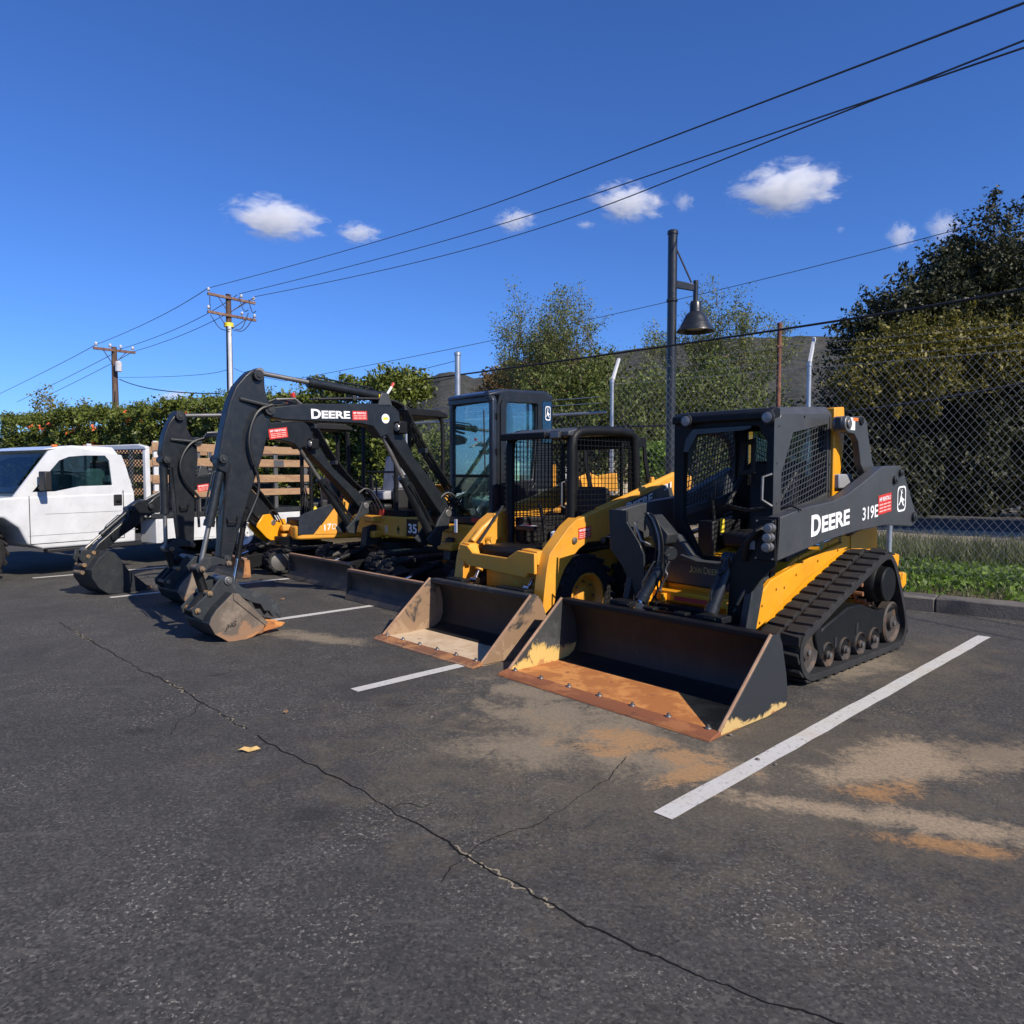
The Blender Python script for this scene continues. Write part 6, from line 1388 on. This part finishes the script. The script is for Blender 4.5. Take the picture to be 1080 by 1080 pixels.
# ================================================================== hills
def hills():
    ridge = [(-600,468),(200,462),(380,452),(410,420),(425,408),(440,410),(452,402),(463,395),(478,393),(490,396),(500,400),(515,398),(530,391),(545,384),(570,383),(600,381),(650,372),(700,365),(750,360),(790,357.5),(815,358),(840,356),(885,357),(930,362),(1000,380),(1100,405),(1300,450),(1700,470)]
    xs = np.arange(-400, 1500, 3.0); yr = np.interp(xs, [a for a, _ in ridge], [b for _, b in ridge])
    rows = 60; V = []
    from mathutils import noise as mn
    for j in range(rows):
        t = j/(rows-1); Y = 420+(1100-420)*t
        for i, px in enumerate(xs):
            X = (px-540)/770*Y; zr = H+(500-yr[i])/770*1100
            f = t**1.25
            if j > rows-6: f = ((rows-7)/(rows-1))**1.25+(1-((rows-7)/(rows-1))**1.25)*(j-(rows-7))/6
            nz = mn.fractal(Vector((X*.008, Y*.008, 0)), .9, 2.1, 5)
            V.append((X, Y, -1+(zr+1)*f+nz*13*f*(1-t)**.35*(t < 1)+mn.noise(Vector((X*.09, Y*.09, 3)))*.9*(1 if t > .1 else 0)))
    n = len(xs); F_ = [(j*n+i, j*n+i+1, (j+1)*n+i+1, (j+1)*n+i) for j in range(rows-1) for i in range(n-1)]
    # back side
    N = NT('chaparral_hillside'); co = N.coords()
    c = N.mix(N.ramp(N.noise(.012, 8, .65, co, .6), .38, .66), (.052,.053,.055), (.085,.079,.072))
    c = N.mix(N.ramp(N.noise(.11, 6, .75, co), .46, .58), c, (.035,.038,.030))
    c = N.mix(N.ramp(N.noise(.03, 4, .6, co, 1.2), .66, .70), c, (.19,.13,.09))
    c = N.mix(N.math('MULTIPLY', N.ramp(N.noise(.45, 3, .7, co), .5, .62), .6), c, (.05,.055,.04))
    N.bsdf(c, 1.0, spec=.05)
    o = fastmesh('hills', V, F_, N.m, None, True); tag(o, kind='structure')
hills()
# ================================================================== chain link fence
def fence():
    root = empty('chain_link_fence', (FP.x, FP.y, .12), math.atan2(FD.y, FD.x), 'tall galvanised chain link fence with barbed wire behind the machines', 'fence')
    Ht = 2.93; w = .0019
    mesh = MB(); strands(mesh, [(-8.5,.02),(5.19,.02),(5.19,Ht),(-8.5,Ht)], [math.radians(52), math.radians(128)], .075, w, lambda q, k: Vector((q[0], .004*k, q[1])), n=3)
    # knuckled top edge
    for i in range(int(13.6/.104)): x = -8.45+i*.104; mesh.cyl((x,0,Ht-.01),(x+.012,0,Ht+.03), w, n=3, cap=False)
    mesh.build('fence_mesh', M['wire'], root, smooth=False)
    m2 = MB(); strands(m2, [(5.24,.02),(9.6,.02),(9.6,2.55),(5.24,2.55)], [math.radians(52), math.radians(128)], .075, w, lambda q, k: Vector((q[0], .004*k, q[1])), n=3)
    m2.build('fence_mesh', M['wire'], root, smooth=False)
    MB().cyl((5.19,0,2.45),(9.9,0,2.45),.024,n=10).cyl((5.3,-.06,2.62),(9.9,-.06,2.62),.006,n=6).cyl((5.3,-.02,2.72),(9.9,-.02,2.72),.006,n=6).build('top_rail', M['galv'], root)
    MB().cyl((-8.5,.01,.05),(9.6,.01,.05),.003,n=5).cyl((-8.5,.01,Ht-.02),(5.19,.01,Ht-.02),.003,n=5).build('tension_wire', M['wire'], root)
    def post(t, arm=True, h=Ht, r=.032):
        p = MB().cyl((t,.05,-.15),(t,.05,h),r,n=14); p.lathe((t,.05,h),(0,0,1),[(0,r),(.0,r*1.25),(.05,r*1.2),(.07,r*.6),(.08,0)],14)
        for z in (.5,1.1,1.7,2.3,2.8): 
            if z < h: p.lathe((t,.05,z),(0,0,1),[(0,r),(0,r*1.12),(.025,r*1.12),(.025,r)],14)
        o = p.build('fence_post', M['galv'], root)
        if arm:
            q = MB().prism([(.03,h+.03),(.075,h+.03),(-.17,h+.42),(-.20,h+.41)], 'x', t-.012, t+.012)
            q = MB().prism([(.02,h+.02),(.09,h+.02),(-.16,h+.44),(-.20,h+.42)], 'x', t-.02, t+.02); q.build('barb_arm', M['white_matte'], o, bevel=.003)
    for t in (-8.1,-4.75,-1.43,1.88,5.05): post(t)
    post(.80, False, .95, .036)
    post(7.2, False, 2.5)
    post(8.48, False, 3.72, .055); post(9.9, False, 2.6)
    wires = MB()
    for k in range(3):
        z = Ht+.10+k*.13; y = -.0-.05-.085*k+.03
        for a, b in ((-8.5,-4.75),(-4.75,-1.43),(-1.43,1.88),(1.88,5.19)):
            pts = [(a+(b-a)*i/8, y, z-.03*math.sin(math.pi*i/8)) for i in range(9)]; wires.tube(pts, .0028, 4)
        x = -8.4
        while x < 5.1:
            for s in (-1, 1): wires.cyl((x-.015,y-.012*s,z-.02),(x+.015,y+.012*s,z+.02),.0022,n=3)
            x += .125
    wires.build('barbed_wire', M['wire'], root, smooth=False)
    lw = MB()
    for z in (3.62,3.3):
        pts = [(8.48+(12.5-8.48)*i/8, .05, z-.25*math.sin(math.pi*i/8*.5)) for i in range(9)]; lw.tube(pts, .006, 4)
    lw.build('barbed_wire', M['cable'], root, smooth=False)
    return root
fence()
q = along(FP, 1.88)
# ================================================================== lamp post
def lamp():
    Y = 13.0; b = pxt(706.5, Y); b.z = .12
    root = empty('lamp_post', tuple(b), 0, 'black street lamp with a bell shade hanging from a short bracket', 'street lamp')
    zt = D(706.5, 246, Y).z-.12; r = .082
    zc = D(706,318,Y).z-.12
    po = MB().cyl((0,0,0),(0,0,zt),r,n=24).lathe((0,0,zt-.02),(0,0,1),[(0,r*1.15),(.05,r*1.15),(.065,r),(.07,0)],24).lathe((0,0,zc),(0,0,1),[(-.02,r),(0,r*1.2),(.03,r*1.2),(.05,r)],24).lathe((0,0,0),(0,0,1),[(0,.16),(.12,.16),(.18,.11),(.5,.10),(.52,r)],24).build('post', M['lamp_paint'], root)
    A_ = lambda px, py: Vector(((px-706.5)/770*Y, 0, D(px, py, Y).z-.12))
    br = MB(); a0, a1, a2, a3 = A_(708,295.5), A_(730,300), A_(730,307), A_(708,303.5)
    br.prism([(a0.x,a0.z),(a1.x,a1.z),(a2.x,a2.z),(a3.x,a3.z)], 'y', -.03, .03).build('bracket_arm', M['lamp_paint'], root, bevel=.006)
    MB().cyl(A_(708.5,258), A_(726.5,298), .016, n=10).build('stay_rod', M['lamp_paint'], root)
    c = A_(731,296); MB().cyl((c.x,0,A_(731,296).z),(c.x,0,A_(731,317).z),.045,n=20).build('drop_tube', M['lamp_paint'], root)
    z = lambda py: A_(731,py).z
    prof = [(z(317),.045),(z(318),.08),(z(320),.098),(z(327),.10),(z(329),.105),(z(331),.15),(z(336),.20),(z(341),.235),(z(342),.25),(z(345),.262),(z(349),.32),(z(349.8),.322),(z(349),.30),(z(344),.24),(z(336),.18),(z(330),.10)]
    sh = MB().lathe((c.x,0,0),(0,0,1),[(h,rr) for h, rr in prof],40,False).build('lamp_shade', M['lamp_paint'], root)
    MB().lathe((c.x,0,z(347)),(0,0,1),[(-.02,0),(-.015,.12),(.02,.20),(.03,.21)],30).build('lens', M['lens'], sh)
    MB().box((.03,-r-.02,D(706,443,Y).z-.19),(.075,-r+.03,D(706,443,Y).z-.12)).build('pole_tag', M['white'], root)
lamp()
# rusty pipe
p = pxt(819, 18.5); zt = D(819,341,18.5).z
tag(MB().cyl((p.x,p.y,0),(p.x,p.y,zt),.055,n=14).lathe((p.x,p.y,zt-.05),(0,0,1),[(0,.062),(.06,.062),(.07,.03),(.072,0)],14).box((p.x-.07,p.y-.07,zt-.6),(p.x+.07,p.y+.07,zt-.55)).build('rusty_pipe', M['rustpole']), 'tall rust-brown pipe post behind the fence right of the lamp', 'post')
# ================================================================== utility poles and wires
def upole(px, Y, ytop, arms, label, trans=False):
    b = D(px, 500, Y); b.z = 0; lean = -.0
    root = empty('utility_pole', tuple(b), 0, label, 'utility pole', 'wooden utility poles')
    zt = D(px, ytop, Y).z; s = Y/38
    MB().tube([(0,0,0),(0,0,zt*.6),(0,0,zt)], 0, 14, radii=[.17*s,.155*s,.13*s]).build('pole', M['pole_wood'], root)
    ins = []
    for (x0, y0), (x1, y1), depth, n in arms:
        a = D(x0, y0, Y-depth)-b; c = D(x1, y1, Y+depth)-b
        d = (c-a).normalized(); m = Matrix.Translation(a) @ d.to_track_quat('X','Z').to_matrix().to_4x4(); L = (c-a).length
        ao = MB().box((0,-.06*s,-.065*s),(L,.06*s,.065*s), m).build('crossarm', M['arm_wood'], root, bevel=.01)
        ts = (.02,.70,.97) if n == 3 else (.05,.38,.64,.95)
        for t in ts:
            q = a+(c-a)*t; MB().cyl(q+Vector((0,0,.06*s)), q+Vector((0,0,.16*s)), .018*s, n=8).lathe(q+Vector((0,0,.14*s)), (0,0,1), [(0,.04*s),(.03*s,.085*s),(.06*s,.05*s),(.09*s,.075*s),(.14*s,.06*s),(.18*s,.03*s),(.19*s,0)], 12).build('insulator', M['porcelain'], ao)
            ins.append(b+q+Vector((0,0,.32*s)))
        br = MB()
        for t in (.2,.8):
            q = a+(c-a)*t; br.cyl(q, Vector((0,0,q.z-.75*s)), .02*s, n=6)
        br.build('arm_brace', M['pole_wood'], root)
    if trans:
        c = D(123.5+4, 388, Y)-b; MB().lathe((c.x,-.35,c.z-.35),(0,0,1),[(0,.22),(.02,.26),(.75,.26),(.80,.22),(.86,.10),(.88,0)],20).build('transformer', M['porcelain'], root)
    return root, ins, b
r1, i1, b1 = upole(244.5, 38, 310.5, [((219,309.5),(269,320),1.0,3),((219,328.5),(270,338),1.0,3)], 'nearer utility pole with two crossarms standing above the big excavator arm')
z0 = D(244,345,38).z
MB().cyl((.10,-.20,2.0),(.10,-.20,z0),.10,n=14).build('conduit', M['white_matte'], r1)
MB().lathe((0,-.02,z0),(0,0,1),[(0,.24),(.2,.24)],14).build('yellow_band', M['yellow_sticker'], r1)
jb = MB()
for a_, c_ in (((222,332),(243,347)),((262,330),(248,347)),((268,334),(246,348)),((221,309),(222,328)),((252,313),(262,327)),((262,316),(270,328))):
    A0 = D(*a_,37.8)-b1; A1 = D(*c_,37.6)-b1; mid = (A0+A1)/2+Vector((0,0,-.45)); jb.tube(smooth_poly([tuple(A0),tuple(mid),tuple(A1)],2,False), .022, 5)
jb.build('jumper_wire', M['thinwire'], r1)
r2, i2, b2 = upole(124, 60, 366, [((99,367),(142,372),2.5,4)], 'farther utility pole with one crossarm and a grey transformer', True)
def wire(name, P, r, mat, label, group, cat='power line', n=5):
    return tag(MB().tube(P, r, n).build(name, mat), label, cat, group)
def quad3(a, b, c, m=24):
    """curve through three points"""
    out = []
    for i in range(m+1):
        t = i/m; out.append(a*((1-t)*(1-2*t))+b*(4*t*(1-t))+c*(t*(2*t-1)))
    return out
GW = 'overhead wires'
tops = [((219,304),(400,254),(570,197)), ((252,310),(440,262),(650,197)), ((268,313),(470,269),(690,197))]
lab = ['highest thin power wire crossing the sky at upper left','middle thin power wire crossing the sky at upper left','lowest of the three thin power wires crossing the upper left sky']
for k, (a, b, c) in enumerate(tops):
    A0 = D(*a,38); C0 = D(*c,21.0-1.5*k*.5); B0 = D(*b,(A0.y*1+C0.y)/2+2.2)
    P = quad3(A0, B0, C0); d = P[-1]-P[-2]; P += [P[-1]+d*j*1.6 for j in range(1, 12)]
    wire('overhead_wire', P, .016, M['thinwire'], lab[k], GW)
lab = ['upper thin wire between the two utility poles','middle thin wire between the two utility poles','lower thin wire between the two utility poles']
for k, (a, b, c) in enumerate((((219,304),(160,338),(100,364)),((250,311),(190,345),(128,368)),((268,314),(200,350),(140,371)))):
    wire('overhead_wire', quad3(D(*a,38), D(*b,49), D(*c,60)), .02, M['thinwire'], lab[k], GW)
    e = D(*c,60); wire('overhead_wire', quad3(e, D(c[0]-45,c[1]+24,75), D(c[0]-110,c[1]+56,95)), .026, M['thinwire'], ['upper','middle','lower'][k]+' thin wire running off to the left from the farther pole', GW)
wire('overhead_wire', quad3(D(243,388,38), D(200,396,48), D(125,398,60)), .015, M['thinwire'], 'slack thin wire low between the two utility poles', GW)
wire('overhead_wire', quad3(D(126,400,59), D(165,411,52), D(232,415,44)), .035, M['cable'], 'dark sagging cable leaving the farther pole towards the right', GW)
wire('overhead_wire', quad3(D(247,388,38), D(262,394,37), D(300,402,36)), .012, M['thinwire'], 'short thin wire leaving the nearer pole behind the excavator arm', GW)
wire('overhead_wire', quad3(D(300,402,48), D(640,333,38), D(1110,215,26)), .016, M['thinwire'], 'long faint wire rising across the sky behind the lamp', GW)
wire('overhead_wire', quad3(D(1120,295,8.4), D(790,352.5,11.3), D(380,409,18)), .017, M['cable'], 'thick black cable sweeping above the fence and behind the lamp post', None, 'cable', 8)
wire('overhead_wire', quad3(D(1120,395,10.5), D(860,438,12.5), D(640,450,15.5)), .02, M['cable'], 'black cable drooping across the fence in front of the oak', None, 'cable', 8)
# ================================================================== things beyond the machines
def back_machine():
    C_ = Fr(0, 11.3, 0); root = empty('yellow_tractor', (.75, 11.3, 0), 0, 'yellow and grey tractor with folded arms half hidden behind the mesh cage', 'tractor')
    L_ = lambda y, pts: [(x-.75, z) for x, z in C_.U(y, pts)]
    ar = L_(0, [(617,517),(632,501),(650,498.5),(651,518),(640,518),(632,513)]); MB().prism(ar, 'y', -.06, .06).build('loader_arm', M['yellow_old'], root, bevel=.01)
    ar = L_(0, [(548,541),(560,531),(600,514),(602,521),(565,541),(552,548)]); MB().prism(ar, 'y', -.3, -.2).build('dig_arm', M['yellow_old'], root, bevel=.01)
    a = L_(0, [(585.5,519),(585.5,490)]); MB().box((a[0][0]-.03,.1,a[0][1]),(a[0][0]+.03,.16,a[1][1])).build('hose_post', M['yellow_old'], root, bevel=.006)
    hd = L_(0, [(545,492),(552,486),(570,483),(580,478),(584,490),(590,520),(545,522)]); MB().prism(hd, 'y', .2, 1.0).build('grey_hood', M['grey'], root, bevel=.03)
    MB().box((-1.0,.1,.45),(1.0,1.1,1.0)).box((-.6,.2,1.0),(.1,1.0,1.3)).build('body', M['yellow_old'], root, bevel=.04)
    for x, r in ((-.75,.42),(.75,.42)):
        for y in (0.0, 1.15): wheel_y(root, (x, y, r), r)
    ar = L_(0, [(719,527),(720,509),(722,501),(727,503),(727.5,527)]); 
    return root
def wheel_y(parent, c, r):
    o = MB().lathe((c[0],c[1]-.12,c[2]),(0,1,0),[(0,r*.55),(0,r*.85),(.03,r),(.21,r),(.24,r*.85),(.24,r*.55)],30,False).build('wheel', M['tyre'], parent)
    MB().lathe((c[0],c[1]-.06,c[2]),(0,1,0),[(0,0),(0,r*.3),(.02,r*.56),(.1,r*.56)],24).build('rim', M['yellow_old'], o)
back_machine()
# digging arm standing seen through the nearest cab
C_ = Fr(0, 11.6, 0); pts = C_.U(0, [(716,528),(719,508),(722,501),(728,502),(729,526)]); x0 = sum(p[0] for p in pts)/5
ro = empty('yellow_stabiliser', (x0, 11.6, 0), 0, 'upright yellow machine leg seen through the opening of the tracked loader cab', 'machine leg')
MB().prism([(p[0]-x0, p[1]) for p in pts], 'y', -.07, .07).box((-.05,-.06,.06),(.05,.06,1.3)).build('leg', M['yellow_old'], ro, bevel=.01)
MB().lathe((0,0,0),(0,0,1),[(0,.16),(.04,.16),(.06,.06)],18).build('foot', M['steel'], ro)
# pale container under the oak, low beige building
cont = empty('storage_container', (D(1030,540,27).x, 26, .13), 0, 'pale grey metal container in the shade under the oak', 'container')
mb = MB().box((-1.2,0,.08),(1.8,1.4,1.5))
for k in range(14): mb.box((-1.15+.21*k,-.03,.12),(-1.05+.21*k,0,1.42))
mb.build('container_body', M['grey'], cont, bevel=.02); MB().box((-1.25,-.05,1.5),(1.85,1.45,1.6)).build('lid', M['grey'], cont, bevel=.02)
bl = empty('low_building', (D(640,500,31).x, 31, 0), 0, 'low cream building behind the bushes', 'building')
cream = paint('cream_stucco', (.55,.48,.36), .8, .2)
MB().box((-3.6,0,0),(3.2,4,2.55)).build('wall', cream, bl); MB().prism([(-3.9,2.55),(3.5,2.55),(3.2,2.75),(-3.6,2.75)], 'y', -.3, 4.3).build('roof', M['charcoal2'], bl)
for x in (-2.6,-1.2,1.4):
    w_ = MB().box((x,-.03,1.0),(x+.9,.0,2.0)).build('window', M['white_matte'], bl, bevel=.01); MB().box((x+.06,-.036,1.06),(x+.84,-.031,1.94)).build('pane', M['glass_dark'], w_)
# ================================================================== litter on the asphalt
def flat_leaf(px, py, L, rot, mat, label):
    c = G(px, py); m = Matrix.Translation((c.x,c.y,.012)) @ Matrix.Rotation(rot, 4, 'Z')
    P = [(-L/2,0,0),(-L*.25,L*.14,.012),(0,L*.17,.004),(L*.3,L*.09,.016),(L/2,0,.004),(L*.3,-L*.08,.0),(0,-L*.15,-.006),(-L*.3,-L*.10,.006),(0,0,.0)]
    mb = MB().add([m @ Vector(p) for p in P], [(0,1,8),(1,2,8),(2,3,8),(3,4,8),(4,5,8),(5,6,8),(6,7,8),(7,0,8)])
    o = mb.build('fallen_leaf', mat, smooth=False); s = o.modifiers.new('s','SOLIDIFY'); s.thickness = .002; return tag(o, label, 'leaf', 'fallen leaves')
dry = plain('dry_leaf', (.55,.36,.13), .7); dry2 = plain('brown_leaf', (.20,.11,.05), .7)
flat_leaf(263,793,.12,.1,dry,'pale yellow fallen leaf beside the long crack in the asphalt')
flat_leaf(301,753,.035,.5,dry2,'small brown leaf near the upper part of the crack'); flat_leaf(298,633,.06,.9,dry2,'brown leaf on the asphalt behind the nearest rusty bucket')
for i, (px, py, s, lb) in enumerate(((799,802,.014,'pebble lying on the long white stripe'),(818,807,.011,'small pebble just right of the long white stripe'),(770,716+60,.014,'tiny pebble by the corner of the wide black bucket'),(455,757,.012,'tiny pebble on bare asphalt in front of the sandy bucket'))):
    c = G(px, py); rs = random.Random(i); mb = MB().lathe((c.x,c.y,0),(rs.uniform(-.2,.2),rs.uniform(-.2,.2),1),[(0,s*.7),(s*.3,s),(s*.7,s*.8),(s,s*.3),(s*1.05,0)],7)
    tag(mb.build('pebble', conc), lb, 'stone', 'pebbles')
# ================================================================== clouds
def cloud_mat(k):
    N = NT('cloud_vapour'); co = N.coords()
    pv = N.n('ShaderNodeVolumePrincipled'); pv.inputs['Color'].default_value = (1,1,1,1); pv.inputs['Anisotropy'].default_value = 0
    n1 = N.noise(2.5, 9, .74, co, .7)
    ln = N.n('ShaderNodeVectorMath'); ln.operation = 'LENGTH'; N.l(co, ln.inputs[0])
    f = N.math('SUBTRACT', N.math('ADD', n1, N.math('MULTIPLY', N.math('SUBTRACT', 1.0, ln.outputs['Value']), .36)), .61)
    f = N.math('MULTIPLY', f, k, True)
    N.l(N.math('MULTIPLY', f, .026), pv.inputs['Density']); N.l(pv.outputs[0], N.out.inputs['Volume']); return N.m
def cloud(x0, y0, x1, y1, label, dens, seedv, Y=2200.0):
    rs = random.Random(seedv); c = D((x0+x1)/2, (y0+y1)/2, Y); sx = (x1-x0)/2/770*Y*1.25; sz = (y1-y0)/2/770*Y*1.35
    mb = MB(); prof = [(-1.0,0)]+[(-math.cos(math.pi*i/12), math.sin(math.pi*i/12)) for i in range(1,12)]+[(1.0,0)]
    mb.lathe((0,0,0),(0,0,1),prof,20)
    o = mb.build('cloud', dens); o.location = c; o.scale = (sx, sx*.6, sz); o.rotation_euler = (0, rs.uniform(-.12,.12), 0)
    tag(o, label, 'cloud', 'small white clouds'); return o
CM = [cloud_mat(9), cloud_mat(5)]
for x0, y0, x1, y1, lb, k in ((243,212,338,250,'broad white cloud at upper left above the utility pole',0),(356,236,400,256,'small cloud right of the broad upper left cloud',0),(522,222,564,244,'small cloud touching the power wires near the middle of the sky',0),(625,196,698,231,'bright cloud crossed by the lowest power wire',0),(710,203,732,223,'faint wisp of cloud right above the lamp post',1),(777,176,884,221,'largest cloud at the top right of the sky',0),(936,235,966,263,'ragged cloud left of the last one at the far right',0),(977,224,1013,256,'ragged cloud above the oak at the far right',1),(607,233,628,241,'tiny cloud just below the wires near the middle',1),(160,411,205,425,'low flat cloud behind the hedge at left',1),(882,238,891,246,'tiny speck of cloud in the empty right sky',1)):
    cloud(x0, y0, x1, y1, lb, CM[k], int(x0))
# ================================================================== light, sky, camera
SUN_EL = math.radians(38); sd3 = Vector((.71,-.70,0)).normalized()
W = bpy.data.worlds.new('World'); SC.world = W; W.use_nodes = True; nt = W.node_tree; nt.nodes.clear()
sky = nt.nodes.new('ShaderNodeTexSky'); sky.sky_type = 'NISHITA'; sky.sun_disc = False; sky.sun_elevation = SUN_EL
sky.sun_rotation = math.atan2(sd3.x, sd3.y); sky.altitude = 300; sky.air_density = 1.0; sky.dust_density = .4; sky.ozone_density = 3.0
bg = nt.nodes.new('ShaderNodeBackground'); bg.inputs['Strength'].default_value = .11; ow = nt.nodes.new('ShaderNodeOutputWorld')
tint = nt.nodes.new('ShaderNodeMix'); tint.data_type = 'RGBA'; tint.blend_type = 'MULTIPLY'; tint.inputs[0].default_value = 1; tint.inputs[7].default_value = (.375,.63,1.12,1)
nt.links.new(sky.outputs[0], tint.inputs[6]); nt.links.new(tint.outputs[2], bg.inputs[0]); nt.links.new(bg.outputs[0], ow.inputs[0])
sl = bpy.data.lights.new('sun', 'SUN'); sl.energy = 5.0; sl.angle = math.radians(.53); sl.color = (1,.91,.78)
so = bpy.data.objects.new('sun', sl); COL.objects.link(so)
v = Vector((sd3.x*math.cos(SUN_EL), sd3.y*math.cos(SUN_EL), math.sin(SUN_EL))); so.rotation_euler = (-v).to_track_quat('-Z','Y').to_euler(); so.location = (6,-4,12)
cam = bpy.data.cameras.new('camera'); cam.sensor_width = 36; cam.sensor_fit = 'HORIZONTAL'; cam.lens = 36*770/1080; cam.clip_start = .05; cam.clip_end = 6000
co = bpy.data.objects.new('camera', cam); COL.objects.link(co); co.location = (0,0,H); co.rotation_euler = (math.pi/2-TH, 0, 0); SC.camera = co
SC.view_settings.view_transform = 'Standard'; SC.view_settings.look = 'None'; SC.view_settings.exposure = 0.3; SC.view_settings.gamma = 1.0
SC.render.engine = 'CYCLES'; SC.render.resolution_x = 1024; SC.render.resolution_y = 1024
try:
    SC.cycles.max_bounces = 12; SC.cycles.transparent_max_bounces = 16; SC.cycles.volume_bounces = 12; SC.cycles.volume_step_rate = 1.0; SC.cycles.volume_max_steps = 64
except Exception: pass
